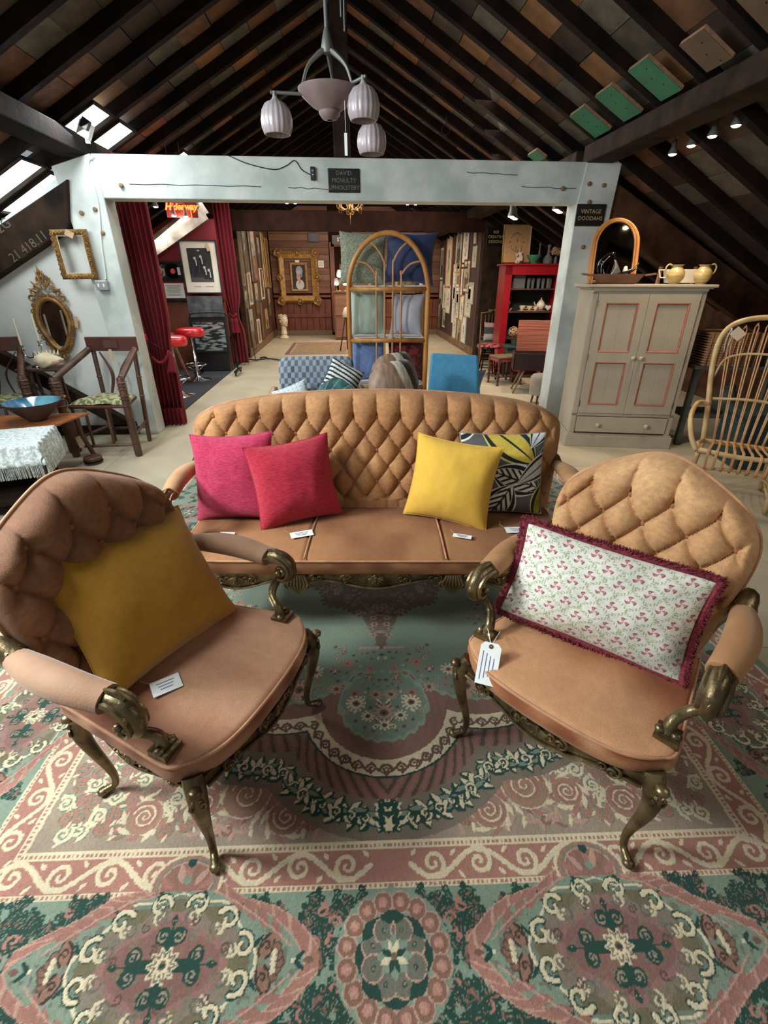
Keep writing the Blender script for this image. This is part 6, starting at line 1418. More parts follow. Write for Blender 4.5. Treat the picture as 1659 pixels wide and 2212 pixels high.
for (cx, cz) in ((0, h / 2 - .04), (0, -h / 2 + .04), (w / 2 - .04, 0), (-w / 2 + .04, 0)):
    m.ball((cx, -.09, cz), (.05, .03, .05), 8)
    for s_ in (-1, 1): m.tube([(cx + a_, -.08, cz + b_) for a_, b_ in spiral(0, 0, .10, .02, 0, .9 * s_, 10)], [.02, .01], 6)
for k in range(16):
    tt = k / 16; 
    for s_ in (-1, 1): m.ball((s_ * (w / 2 - .06), -.085, -h / 2 + .1 + tt * (h - .2)), (.026, .02, .03), 6); m.ball((-w / 2 + .1 + tt * (w - .2), -.085, s_ * (h / 2 - .06)), (.03, .02, .026), 6)
m.build('carving', gilt, BF, smooth=50); MB().box((.0, -.03, .42), (.12, .004, .06)).build('price_label', paper_m, BF)
n_ = thing('paper_notice', 'small white paper notice pinned right of the large gilt frame', 'notice', (-.66, 15.66, 1.95)); MB().box((0, 0, 0), (.16, .004, .18)).build('sheet', paper_m, n_); m = MB()
for k in range(4): m.box((0, -.003, .05 - k * .03), (.11, .001, .008))
m.build('printed_lines', ink_m, n_)
sign('small dark sign above the far doorway with three faint lines', ['Red', 'Rose', 'Art'], (-.83, 15.62, 2.62), .30, .22, .06, m=mat('dim_lettering', (1, 1, 1)))
sign('black sign with large white letters partly behind the green cushion', ['Steep Stairs'], (.20, 14.9, 2.52), 1.0, .22, .15, m=mat('white_lettering', (222, 218, 208), rough=.5))
# left picture wall (faces +x): y, z, w, h
LW = [(11.32, 1.95, .34, 1.05, 'grey', 0, 'tall grey framed panel nearest the red curtain on the left wall'), (11.85, 2.15, .40, .95, 'grey', 1, 'pale sketch in a grey frame, second from the curtain in the top row'),
      (12.45, 2.05, .22, 1.15, 'black', 2, 'very narrow black frame in the top row of the left wall'), (12.95, 2.08, .52, 1.15, 'red', 3, 'dark red framed painting in the top row of the left wall'),
      (13.75, 2.15, .42, .80, 'black', 1, 'black framed landscape near the far end of the top row, left wall'), (14.45, 2.0, .34, 1.3, 'gold', 0, 'tall bright gilt frame near the far wall on the left'),
      (15.15, 1.95, .46, 1.25, 'gold', 2, 'dull gilt framed painting next to the far corner, left wall'), (11.35, 1.18, .30, .38, 'oak', 3, 'small oak box frame low beside the curtain'),
      (11.95, 1.38, .34, .70, 'pale', 0, 'pale frame with a standing figure on the left wall'), (12.75, 1.15, .50, .78, 'grey', 1, 'tilted grey frame with a dark print in the middle row, left wall'),
      (13.75, 1.45, .44, .74, 'pale', 2, 'white framed dark etching in the middle row, left wall'), (14.75, .98, .44, .80, 'grey', 3, 'grey framed print low near the far corner, left wall'),
      (13.2, .62, .34, .95, 'brown', 2, 'long brown framed panel low on the left wall'), (13.95, .60, .30, .50, 'gold', 1, 'small gilt frame with a white figure low on the left wall'), (12.55, .42, .36, .56, 'pale', 0, 'pale unframed looking board leaning low on the left wall'), (11.7, .55, .5, .95, 'brown', 3, 'large brown timber frame standing low behind the curtain')]
fns = (pic_sketch, pic_land, pic_sketch, pic_land)
for i, (y, z, w, h, fm, k, lb) in enumerate(LW): picture(lb, w * 1.15, h, .06 if w > .3 else .03, 'brown' if fm == 'grey' and i % 2 else fm, (pic_wood, pic_land, pic_wood, pic_land)[k], (-2.122, y, z), R(90), k=i, group='pictures on the left panel wall')
RW = [(15.25, 1.95, .45, .85, 'brown', 1, 'brown framed print high in the far corner of the right wall'), (14.25, 1.98, .62, 1.22, 'orange', 2, 'tall orange wood frame with a pale plant print on the right wall'), (13.1, 2.25, .48, 1.05, 'gold', 1, 'gilt framed autumn scene at the top of the right wall'), (12.35, 2.28, .56, .95, 'black', 0, 'wide black frame with a grey print at the top of the right wall'),
      (11.5, 2.45, .26, .42, 'red', 0, 'small pinkish print in the top near corner of the right wall'), (11.45, 2.0, .26, .40, 'pale', 2, 'pale sheet below the pinkish print at the near end of the right wall'), (13.35, 1.50, .26, .78, 'pale', 0, 'narrow white frame left of a pair of gilt prints, right wall'), (12.98, 1.65, .34, .52, 'gold', 1, 'small gilt landscape in the middle of the right wall'),
      (12.92, 1.20, .30, .36, 'pale', 0, 'little white print under the small gilt landscape, right wall'), (12.05, 1.62, .52, .68, 'red', 1, 'dark red frame with a pink mount on the right wall'), (12.5, 1.55, .2, .70, 'oak', 3, 'slim oak frame squeezed beside the dark red frame, right wall'), (14.6, 1.1, .36, .62, 'pale', 2, 'white framed green print beyond the orange frame, right wall'),
      (14.05, 1.06, .38, .66, 'pale', 3, 'bright white frame with a tall plant, lower left of the orange frame'), (15.2, 1.2, .3, .62, 'grey', 2, 'grey frame near the far corner at middle height, right wall'), (13.3, .95, .24, .82, 'pale', 0, 'thin long white frame in the lower half of the right wall'), (12.85, .98, .34, .60, 'grey', 2, 'lilac print in a grey frame, middle right wall'),
      (12.35, .92, .36, .58, 'gold', 3, 'gilt frame with a thin tree print, right wall'), (11.75, 1.12, .46, .66, 'pale', 3, 'pale frame with a blue print near the wooden end post'), (11.6, 1.28, .46, .42, 'pale', 0, 'blank white sheet behind the pale blue print frame'), (14.55, .55, .4, .5, 'black', 1, 'black frame low on the far half of the right wall'),
      (13.05, .50, .32, .66, 'pale', 2, 'white frame low above the skirting, farthest of the bottom three'), (12.5, .38, .32, .56, 'gold', 1, 'rounded gilt frame low above the skirting, middle of the bottom three'), (12.0, .42, .38, .66, 'pale', 2, 'white frame low above the skirting, nearest of the bottom three'), (15.3, .62, .3, .8, 'brown', 1, 'tall brown frame low in the far corner, right wall')]
for i, (y, z, w, h, fm, k, lb) in enumerate(RW): picture(lb, w * 1.22, h * 1.06, .05 if w > .4 else .022, fm, (pic_sketch, pic_land, pic_flower, pic_sketch)[k], (2.826, y, z), R(-90), mount=.05 if w > .3 else .0, k=i, group='pictures on the right panel wall')
picture('brown framed picture on the far wall seen under the middle shelf', .5, .8, .05, 'brown', pic_land, (1.9, 15.64, 1.55), 0, k=3); picture('small white framed print on the far wall beside the navy cushion', .30, .42, .03, 'black', pic_sketch, (2.35, 15.64, 1.42), 0, k=2, mount=.04); picture('narrow gilt frame on the far wall low right of the arched shelf', .28, .60, .04, 'gold', pic_land, (2.3, 15.64, .85), 0, k=1)
picture('wide gilt framed painting on the far wall behind the arched shelf', .9, .7, .09, 'gold', pic_land, (1.15, 15.64, 1.6), 0, k=2)
# ---- bust, far rug, lamps, easel
plast = mat('cream_plaster', (222, 212, 186), (208, 198, 172), rough=.6, ns=8)
bu = thing('plaster_bust', 'cream plaster bust of a classical head on the floor by the far wall', 'bust', (-1.80, 14.9, 0), R(50))
MB().lathe([(.13, 0), (.14, .02), (.12, .05), (.09, .08), (.08, .11), (.10, .15)], (0, 0, 0), 22).build('socle', plast, bu, smooth=50)
m = MB(); m.lathe([(.10, .13), (.085, .18), (.075, .26), (.08, .34)], (0, 0, 0), 18); m.ball((0, -.015, .47), (.115, .135, .16), 18); m.tube([(0, -.125, .50), (0, -.165, .455), (0, -.135, .44)], [.014, .020, .012], 8); m.ball((0, -.13, .405), (.03, .02, .010), 8); m.ball((0, -.125, .36), (.035, .03, .025), 8)
for s_ in (-1, 1): m.ball((s_ * .045, -.125, .50), (.018, .012, .010), 8); m.ball((s_ * .115, .01, .46), (.012, .025, .035), 8); m.tube([(s_ * .02, -.135, .525), (s_ * .07, -.12, .53)], .008, 6)
m.build('head', plast, bu, smooth=60); m = MB()
for k in range(26): a = k * 2.4; z = .52 + .10 * (k / 26); m.ball((.118 * math.cos(a) * (1 - .3 * k / 26), .01 + .13 * abs(math.sin(a)) * (1 if math.sin(a) > 0 else -.75) * (1 - .2 * k / 26), z + .02), (.035, .035, .024), 7)
m.ball((0, .13, .50), (.06, .06, .05), 10); m.build('hair', plast, bu, smooth=True)
S, T = np.meshgrid(np.linspace(-1, 1, 90), np.linspace(-1, 1, 110)); e = np.minimum((1 - np.abs(S)) * .78, (1 - np.abs(T)) * 1.1); n = vnoise(S * 24, T * 30); c = np.where((e < .10)[..., None], np.array((.44, .26, .24)), np.array((.56, .44, .30)) * (.75 + .5 * n[..., None])); c = np.where(((e > .10) & (e < .13))[..., None], (.7, .6, .46), c)
P = np.stack([-.65 + S * .78, 12.65 + T * 1.12, np.full_like(S, .010)], -1); fr_ = thing('small_rug', 'small patterned brown rug with a maroon border on the floor far back', 'rug'); grid_obj('pile', P, c, rug_m, fr_); MB().box((-.65, 12.65, .004), (1.56, 2.24, .006)).build('backing', paper_m, fr_)
ld = thing('display_cabinet', 'small wooden cupboard by the far door carrying lit lamps', 'cabinet', (-.10, 14.6, 0)); MB().box((0, 0, .62), (.42, .4, 1.2)).build('carcass', far_m[0], ld, bevel=.005); MB().box((0, -.21, .9), (.34, .02, .5)).build('door', far_m[2], ld, bevel=.003); MB().box((0, -.21, .32), (.34, .02, .5)).build('door', far_m[2], ld, bevel=.003); MB().box((0, 0, 1.24), (.48, .46, .03)).build('top', far_m[1], ld)
for (x, y, z, lb) in ((-.14, 14.45, 1.256, 'tallest lit glass lamp on the far cupboard'), (.02, 14.5, 1.256, 'middle lit lamp with a round globe on the far cupboard'), (-.22, 14.7, 1.256, 'small lit lamp at the back of the far cupboard')):
    t = thing('table_lamp', lb, 'lamp', (x, y, z)); MB().lathe([(.05, 0), (.05, .01), (.015, .03), (.012, .12 + .2 * (z > 1.2) * (x == -.14)), (.02, .14 + .2 * (x == -.14))], (0, 0, 0), 14).build('base', gilt, t, smooth=50); hz = .19 + .2 * (x == -.14); MB().ball((0, 0, hz), .045, 10).build('globe', glow, t, smooth=True); MB().lathe([(.055, hz - .04), (.07, hz), (.06, hz + .08), (.035, hz + .14)], (0, 0, 0), 16, cap=False).build('glass_chimney', glass_m, t, smooth=True)
bulb('lamp_light', (-.05, 14.3, 1.75), 12, (1, .75, .45)); 
ez = thing('tripod_lamp_stand', 'wooden tripod stand with a pale cloth near the far door', 'stand', (.02, 12.1, 0)); 
for a in (90, 210, 330): MB().tube([(.03 * math.cos(R(a)), .03 * math.sin(R(a)), .78), (.20 * math.cos(R(a)), .20 * math.sin(R(a)), 0)], .016, 6).build('leg', brown_oak, ez, smooth=True)
MB().tube([(-.12, -.06, .32), (.12, -.06, .32)], .010, 6).build('brace', brown_oak, ez); MB().lathe([(.02, .98), (.06, .94), (.09, .84), (.10, .76)], (0, 0, 0), 14).build('pale_shade', plast, ez, smooth=True)
# ---- red room: poster, record frame, notice, neon, lockers, clothes rail
def pic_group(S, T, k=0):
    c = np.zeros(S.shape + (3,)); c[:] = (.13, .13, .13); c *= (1 + .5 * vnoise(S * 7, T * 7))[..., None]; c[T < -.72] = (.30, .29, .28)
    for (x, y, hh) in ((-.42, .42, .9), (.10, .52, 1.0), (.30, -.12, .6), (.66, -.28, .5)):
        d = np.hypot((S - x) / .10, (T - y) / .085) < 1; m = (np.abs(S - x - .05) < .17) & (T < y - .08) & (T > y - .08 - hh); c[m] = (.08, .08, .09); m = (np.abs(S - x - .06 - .08 * (y - T)) < .045) & (T < y - .08) & (T > y - .45); c[m] = (.82, .80, .76); c[d] = (.80, .76, .70)
    c[np.hypot((S + .02) / .09, (T - .86) / .03) < 1] = (.85, .84, .8); return c
PO = thing('framed_poster', 'tall black framed poster with a black and white photograph of suited performers', 'poster', (-2.51, 9.60, 1.76)); 
MB().box((0, .012, 0), (.60, .012, .80)).build('sheet', mat('poster_paper', (222, 212, 194), rough=.7), PO); m = MB()
for (a, b) in (((-.31, -.41), (.31, -.41)), ((.31, -.41), (.31, .41)), ((.31, .41), (-.31, .41)), ((-.31, .41), (-.31, -.41))): m.bar((a[0], 0, a[1]), (b[0], 0, b[1]), .022, .03, up=(0, 1, 0))
m.build('frame', FM['black'], PO); S, T = np.meshgrid(np.linspace(-1, 1, 70), np.linspace(-1, 1, 90)); grid_obj('photograph', np.stack([S * .20, np.full_like(S, .004), .03 + T * .265], -1), pic_group(S, T), attr_m, PO, smooth=False)
m = MB()
for k in range(14):
    if k not in (5, 6, 7): m.box((-.15 + k * .024, .004, -.305), (.016, .001, .012))
m.build('caption', mat('grey_print', (110, 106, 100), rough=.8), PO); MB().box((.17, -.02, .31), (.05, .003, .12), rot=(0, R(-12), 0)).build('price_tag', mat('kraft_tag', (1, 1, 1)), PO)
RF = thing('framed_record', 'black framed record with an orange label and a group photograph on the red wall', 'picture', (-3.13, 9.70, 1.70)); MB().box((0, .01, 0), (.52, .014, .29)).build('backing', plate, RF); m = MB()
for (a, b) in (((-.26, -.145), (.26, -.145)), ((.26, -.145), (.26, .145)), ((.26, .145), (-.26, .145)), ((-.26, .145), (-.26, -.145))): m.bar((a[0], 0, a[1]), (b[0], 0, b[1]), .026, .03, up=(0, 1, 0))
m.build('frame', FM['black'], RF); MB().lathe([(.125, .002), (.125, -.001), (.001, -.001)], (.10, .0, 0), 40, axis='y').build('record', shiny, RF); MB().lathe([(.042, -.001), (.042, -.004), (.001, -.004)], (.10, .0, 0), 24, axis='y').build('label', mat('orange_label', (220, 92, 52), rough=.6), RF)
S, T = np.meshgrid(np.linspace(-1, 1, 40), np.linspace(-1, 1, 40)); grid_obj('photograph', np.stack([-.135 + S * .095, np.full_like(S, -.001), T * .10], -1), np.where((vnoise(S * 3.4 + 4, T * 3.2) > .52)[..., None], (.24, .20, .20), (.72, .60, .52)) * np.ones(S.shape + (3,)), attr_m, RF, smooth=False); MB().box((.205, -.003, .0), (.05, .002, .12)).build('caption_card', paper_m, RF)
NT = thing('printed_notice', 'white printed notice below the record frame on the red wall', 'notice', (-3.06, 9.71, 1.385)); MB().box((0, 0, 0), (.34, .004, .25)).build('sheet', paper_m, NT); m = MB()
for k in range(9): m.box((-.02 + .01 * (k % 2), -.003, .085 - k * .02), (.25 - .05 * (k % 3 == 2), .001, .007))
m.build('printed_lines', mat('grey_print', (1, 1, 1)), NT)
NE = thing('neon_sign', 'glowing red orange neon script sign under the beam at the left', 'neon sign', (-1.94, 6.95, 2.365)); NE.scale = (.74, .74, .74); neon = mat('neon_tube', (255, 70, 30), emit=(255, 72, 28), es=7)
def neon_word(word, size, z, x=0):
    cu = bpy.data.curves.new('lettering', 'FONT'); cu.body = word; cu.size = size; cu.align_x = 'CENTER'; cu.align_y = 'CENTER'; cu.fill_mode = 'NONE'; cu.bevel_depth = .0055; cu.resolution_u = 2; cu.shear = .3
    o = bpy.data.objects.new('nw', cu); COL.objects.link(o); me = bpy.data.meshes.new_from_object(o); bpy.data.objects.remove(o); me.materials.clear(); me.materials.append(neon)
    q = bpy.data.objects.new('lettering', me); COL.objects.link(q); q.parent = NE; q.location = (x, -.02, z); q.rotation_euler = (R(90), 0, 0)
neon_word('the', .11, .10, -.05); neon_word('Hideaway', .13, 0); 
m = MB().tube(smoothpath([(-.14, -.02, -.06), (-.13, -.02, -.11), (-.10, -.02, -.12)], 8), .007, 6).tube(smoothpath([(.14, -.02, .02), (.15, -.02, -.08), (.15, -.02, -.15)], 8), .007, 6).build('flourish', neon, NE, smooth=True); MB().box((0, .01, .02), (.5, .008, .34)).build('backing', mat('clear_red_backing', (70, 8, 12), rough=.3), NE); MB().tube([(-.1, .01, .18), (-.1, .01, .9)], .004, 4).tube([(.1, .01, .18), (.1, .01, .86)], .004, 4).build('hanging_wire', black_m, NE)
bulb('neon_glow', (-1.94, 6.8, 2.30), 3, (1, .12, .06), .08)
bt = thing('pale_brace_board', 'pale bleached timber brace under the roof beside the neon sign', 'timber'); 
MB().bar((-2.2, 9.2, 2.62), (-3.9, 9.2, 1.62), .06, .20, up=(0, 0, 1)).build('upper_board', mat('bleached_timber', (128, 114, 98), (82, 66, 54), rough=.8, ns=5), bt); MB().bar((-2.18, 9.1, 2.50), (-3.3, 9.1, 1.86), .05, .14, up=(0, 0, 1)).build('lower_board', mat('bleached_timber', (1, 1, 1)), bt)
foil = mat('crinkled_silver_film', (60, 72, 72), (196, 210, 208), rough=.2, metal=.7, ns=9, stretch=(.6, 1, 2.5), mixp=(.46, .56), bump=.6, bs=12)
LK = thing('film_wrapped_cabinet', 'dark cabinet wrapped in crinkled silver film behind the bar stools', 'cabinet', (-2.52, 9.98, .013), R(4)); LK.location = (-2.50, 9.42, .013)
MB().box((0, .12, .16), (.60, .22, .30)).box((0, .12, .62), (.64, .20, .64)).build('carcass', black_m, LK); MB().box((.02, -.0, .62), (.54, .02, .50)).build('film', foil, LK); MB().box((.02, .01, 1.12), (.60, .03, .34)).build('upper_sheet', mat('grey_marbled_sheet', (92, 96, 98), (44, 46, 50), rough=.4, ns=6), LK)
for z in (.36, .88): MB().box((.02, -.012, z), (.58, .014, .03)).build('edge_trim', black_m, LK)
CRL = thing('clothes_rail', 'dark green metal clothes rail standing in front of the silver cabinet', 'clothes rail', (-2.33, 9.10, .013)); dg = mat('dark_green_metal', (22, 40, 36), rough=.4, metal=.5)
MB().tube(smoothpath([(-.36, 0, .10), (-.36, 0, .95), (-.32, 0, 1.02), (-.25, 0, 1.04), (.18, 0, 1.04), (.26, 0, 1.0), (.30, 0, .90), (.34, 0, .10)], 40), .013, 8).build('hoop', dg, CRL, smooth=True)
for s_ in (-.36, .34): MB().bar((s_, -.24, .07), (s_, .24, .07), .05, .03).build('foot', dg, CRL); 
for s_ in (-.36, .34):
    for y in (-.22, .22): MB().lathe([(.0, -.012), (.028, -.012), (.028, .012), (.0, .012)], (s_, y, .03), 12, axis='x').build('castor', black_m, CRL)
MS = thing('metal_floor_stand', 'thin metal stand with curved black feet beside the far curtain', 'stand', (-1.93, 10.6, 0)); MB().tube([(0, 0, .03), (-.03, 0, .9), (-.02, 0, 1.25)], .010, 6).tube([(-.02, 0, 1.2), (.25, 0, 1.2)], .006, 6).build('pole', st, MS, smooth=True)
for (a, b) in (((0, 0), (.50, .06)), ((0, 0), (-.26, -.1)), ((.05, .3), (.25, .2))): MB().tube(smoothpath([(a[0], a[1], .03), ((a[0] + b[0]) / 2, (a[1] + b[1]) / 2 + .04, .05), (b[0], b[1], .02)], 8), .016, 6).build('foot', black_m, MS, smooth=True)
# ---- hanging gilt lamps
def chandelier(label, loc, sc):
    t = thing('gilt_chandelier', label, 'chandelier', loc, 0); t.scale = (sc,) * 3; gm = mat('bright_gilt_iron', (190, 140, 80), (160, 112, 60), rough=.35, metal=.6, ns=10)
    for k in range(6):
        a = k * PI / 3 + .3; ca, sa = math.cos(a), math.sin(a); P = smoothpath([(0, 0, -.02), (.06 * ca, .06 * sa, -.09), (.14 * ca, .14 * sa, -.06), (.175 * ca, .175 * sa, .02), (.17 * ca, .17 * sa, .06)], 16); MB().tube(P, .008, 6).tube([(.17 * ca + .012 * math.cos(q), .17 * sa, -.05 + .03 * math.sin(q)) for q in np.linspace(0, 5, 8)], .004, 4).lathe([(.006, .06), (.022, .07), (.024, .085)], (.17 * ca, .17 * sa, 0), 10).build('arm', gm, t, smooth=True)
        MB().ball((.17 * ca, .17 * sa, .115), (.012, .012, .028), 8).build('candle_bulb', mat('warm_bulb', (255, 210, 140), emit=(255, 190, 110), es=5), t, smooth=True)
        MB().tube([(.155 * ca, .155 * sa, -.02), (.155 * ca, .155 * sa, -.13)], [.003, .007], 5).build('drop', gm, t, smooth=True)
    m = MB().tube([(0, 0, -.04), (0, 0, .35)], .006, 6).tube([(x, 0, z - .12) for x, z in spiral(.03, 0, .03, .006, PI, 1.2, 10)], .005, 5).tube([(x, 0, z - .12) for x, z in spiral(-.03, 0, .03, .006, 0, -1.2, 10)], .005, 5).tube([(0, 0, -.13), (0, 0, -.26)], [.006, .010, .004], 6).build('stem', gm, t, smooth=True); return t
chandelier('gilt scrolled chandelier hanging just under the middle of the white beam', (.11, 7.5, 2.50), 1.0); chandelier('second smaller looking gilt chandelier below the far beam', (.19, 12.6, 2.86), 1.0)
# ---- arched rattan shelf with cushions
RS = thing('arched_rattan_shelf', 'tall arched bamboo shelf unit full of cushions behind the sofa', 'shelf', (.42, 5.05, 0), R(-4)); hw = .385; zc = 1.47
hoop = [(-hw, 0, .0), (-hw, 0, .8), (-hw, 0, 1.45)] + [(hw * math.cos(R(a)), 0, zc + .50 * math.sin(R(a))) for a in range(174, 3, -8)] + [(hw, 0, 1.45), (hw, 0, .8), (hw, 0, 0)]
for dy in (0, .30):
    MB().tube([(x, y + dy, z) for x, y, z in hoop], .024, 10).build('hoop', bamboo, RS, smooth=True)
levels = (.34, .565, 1.03, 1.50)
for z in levels[1:]:
    MB().tube([(-hw, 0, z), (hw, 0, z)], .022, 8).build('rail', bamboo, RS, smooth=True); MB().tube([(-hw, .30, z), (hw, .30, z)], .018, 8).build('rail', bamboo, RS, smooth=True)
    for s_ in (-hw, hw): MB().tube([(s_, 0, z), (s_, .30, z)], .015, 8).build('side_rail', bamboo, RS, smooth=True)
    MB().box((0, .15, z + .026), (2 * hw - .05, .26, .008)).build('glass_shelf', mat('frosted_shelf', (206, 214, 218), rough=.15, spec=.8), RS)
thin = mat('thin_bamboo', (172, 116, 74), (196, 140, 92), rough=.4, ns=12)
for x in (-.115, -.035, .045, .125):
    if abs(x) > .08: m = MB().tube(smoothpath([(x, -.004, .42), (x, -.004, 1.56), (x * 1.0, -.004, 1.62), (x + (-.08 if x < 0 else .08), -.004, 1.71), (x + (-.185 if x < 0 else .185), -.004, 1.74)], 34), .0105, 6)
    else: m = MB().tube(smoothpath([(x, -.004, .42), (x, -.004, 1.62), (x + (-.01 if x < 0 else .01), -.004, 1.74), (x + (-.06 if x < 0 else .06), -.004, 1.83), (x + (-.125 if x < 0 else .125), -.004, 1.89)], 34), .0105, 6)
    m.build('spindle', thin, RS, smooth=True)
SHM = Matrix.Translation((.42, 5.05, 0)) @ Matrix.Rotation(R(-4), 4, 'Z')
def onS(x, y, z): v = SHM @ Vector((x, y, z)); return (v.x, v.y, v.z)
def weave(base, f):
    return f
c_tweed = mat('green_tweed', (164, 166, 142), (112, 118, 98), rough=.95, ns=60, stretch=(1, 1, 3), bump=.4, mixp=(.4, .6)); c_navy = mat('navy_velvet', (30, 42, 78), (40, 54, 92), rough=.7, ns=8, sheen=.4); c_mint = mat('mint_linen', (184, 198, 182), (160, 172, 158), rough=.85, ns=6, stretch=(5, 1, .4)); c_grey = mat('silver_grey_satin', (176, 174, 182), (156, 154, 164), rough=.5, ns=5)
cushion('shelf_cushion', 'grey green tweed cushion on the top tier of the arched shelf', .46, .46, .16, c_tweed, loc=onS(-.25, .17, 1.535), yaw=R(4), lean=R(6), seed=31, parts=False, roll=R(2))
cushion('shelf_cushion', 'navy velvet cushion flopping over on the top tier of the arched shelf', .50, .47, .17, c_navy, loc=onS(.20, .17, 1.535), yaw=R(-6), lean=R(4), seed=37, parts=False, roll=R(3), concave=.11)
cushion('shelf_cushion', 'pale mint striped cushion on the middle tier of the arched shelf', .36, .42, .16, c_mint, loc=onS(-.20, .16, 1.064), yaw=R(10), lean=R(6), seed=41, parts=False)
cushion('shelf_cushion', 'silver grey satin cushion on the middle tier of the arched shelf', .36, .40, .16, c_grey, loc=onS(.18, .15, 1.064), yaw=R(-30), lean=R(8), seed=45, parts=False, concave=.1)
def bluelines(S, T):
    c = np.zeros(S.shape + (3,)); c[:] = (.44, .54, .74); m = (np.abs(np.sin(S * 6 + T * 14)) < .06) & (T > .3) | (np.abs(np.sin(S * 9 - T * 3)) < .05) & (T < .3) & (np.abs(S - .1) < .5) | (np.abs(T + .8 - .2 * S) < .02); c[m] = (.70, .76, .84); return c
def damask(S, T):
    c = np.zeros(S.shape + (3,)); c[:] = (.30, .10, .10); m = vnoise(S * 8, T * 10) > .56; c[m] = (.48, .16, .16); return c
cushion('shelf_cushion', 'blue cushion with white line drawing on the bottom tier of the arched shelf', .37, .42, .15, attr_cloth, bluelines, loc=onS(-.20, .16, .599), yaw=R(6), lean=R(6), seed=51, parts=False, nx=90)
cushion('shelf_cushion', 'dark red damask cushion on the bottom tier of the arched shelf', .38, .44, .15, attr_cloth, damask, loc=onS(.19, .16, .599), yaw=R(-6), lean=R(3), seed=55, parts=False, nx=90)
# ---- chairs just behind the sofa
def check(S, T):
    c = np.zeros(S.shape + (3,)); u = np.floor(S * 10.5); v = np.floor(T * 7.5); m = ((u + v) % 2) == 0; n = vnoise(u * .9 + 3, v * .9); a = np.array((.60, .66, .70)); c[:] = a; c[m] = (np.array((.28, .31, .37)) + .2 * n[..., None])[m]; return c
CK = thing('checked_armchair', 'low armchair in grey blue checked fabric seen over the sofa back at the left', 'armchair', (-.27, 4.35, 0), R(2))
S, T = np.meshgrid(np.linspace(-1, 1, 130), np.linspace(-1, 1, 110)); sq = lambda q: np.sign(q) * np.abs(q) ** .8
th = (1 - np.abs(S) ** 8) ** .4 * (1 - np.abs(T) ** 8) ** .4; X = S * .335 * (1 - .06 * np.maximum(T, 0) ** 6); Zz = .62 + T * .36 * (1 - .05 * S ** 6)
ckm = attr_cloth
grid_obj('backrest_front', np.stack([X, .0 - .075 * th + .06 * (Zz - .4), Zz], -1), check(S, T), ckm, CK); grid_obj('backrest_rear', np.stack([X, .0 + .075 * th + .06 * (Zz - .4), Zz], -1)[:, ::-1], check(S, T)[:, ::-1], ckm, CK)
S2, T2 = np.meshgrid(np.linspace(-1, 1, 90), np.linspace(-1, 1, 90)); th2 = (1 - np.abs(S2) ** 8) ** .4 * (1 - np.abs(T2) ** 8) ** .4; grid_obj('seat', np.stack([S2 * .33, -.34 + T2 * .29, .33 + .11 * th2], -1), check(S2, T2), ckm, CK); MB().box((0, -.34, .27), (.64, .56, .12)).build('seat_base', black_m, CK, bevel=.01)
bw_ = mat('bent_wood', (158, 118, 74), (138, 98, 58), rough=.35, ns=8, stretch=(1, 5, 1))
for s_ in (-1, 1):
    MB().tube(smoothpath([(s_ * .385, .12, .02), (s_ * .385, .15, .4), (s_ * .385, .08, .68), (s_ * .385, -.15, .70), (s_ * .385, -.45, .64), (s_ * .385, -.52, .5), (s_ * .385, -.50, .02)], 36), .022, 8, flat=1.4).build('bentwood_arm', bw_, CK, smooth=True)
def leafgreen(S, T):
    c = np.zeros(S.shape + (3,)); c[:] = (.20, .34, .34); n = vnoise(S * 5, T * 5); c = c * (.6 + .9 * n[..., None]); m = np.abs(np.sin(np.arctan2(T + 1, S + .2) * 13)) < .18; c[m] = (.42, .58, .58); m = (T < -.1) & (S > -.2) & (n > .45); c[m] = (.58, .50, .30); m = (T < -.3) & (n < .35); c[m] = (.10, .12, .10); return c
def stripes(S, T):
    c = np.zeros(S.shape + (3,)); c[:] = (.16, .17, .18); m = np.sin(T * 22 + S * 3) > -.2; c[m] = (.86, .88, .86); return c
cushion('leaf_cushion', 'teal and gold palm leaf cushion lying on the checked armchair', .42, .40, .13, attr_cloth, leafgreen, loc=(-.245, 3.98, .52), yaw=R(-12), lean=R(28), roll=R(38), seed=61, parts=False, nx=90)
cushion('striped_cushion', 'black and white striped cushion behind the leaf cushion', .30, .26, .12, attr_cloth, stripes, loc=(-.09, 4.10, .72), yaw=R(14), lean=R(20), roll=R(30), seed=65, parts=False, nx=90)
cushion('pale_cushion', 'white cushion with blue dots beside the leaf cushion', .30, .28, .12, attr_cloth, lambda S, T: np.where((np.hypot((S * 4) % 1 - .5, (T * 4) % 1 - .5) < .16)[..., None], (.5, .66, .76), (.86, .89, .90)) * np.ones(S.shape + (3,)), loc=(-.40, 4.02, .55), yaw=R(5), lean=R(30), roll=R(-20), seed=67, parts=False, nx=60)
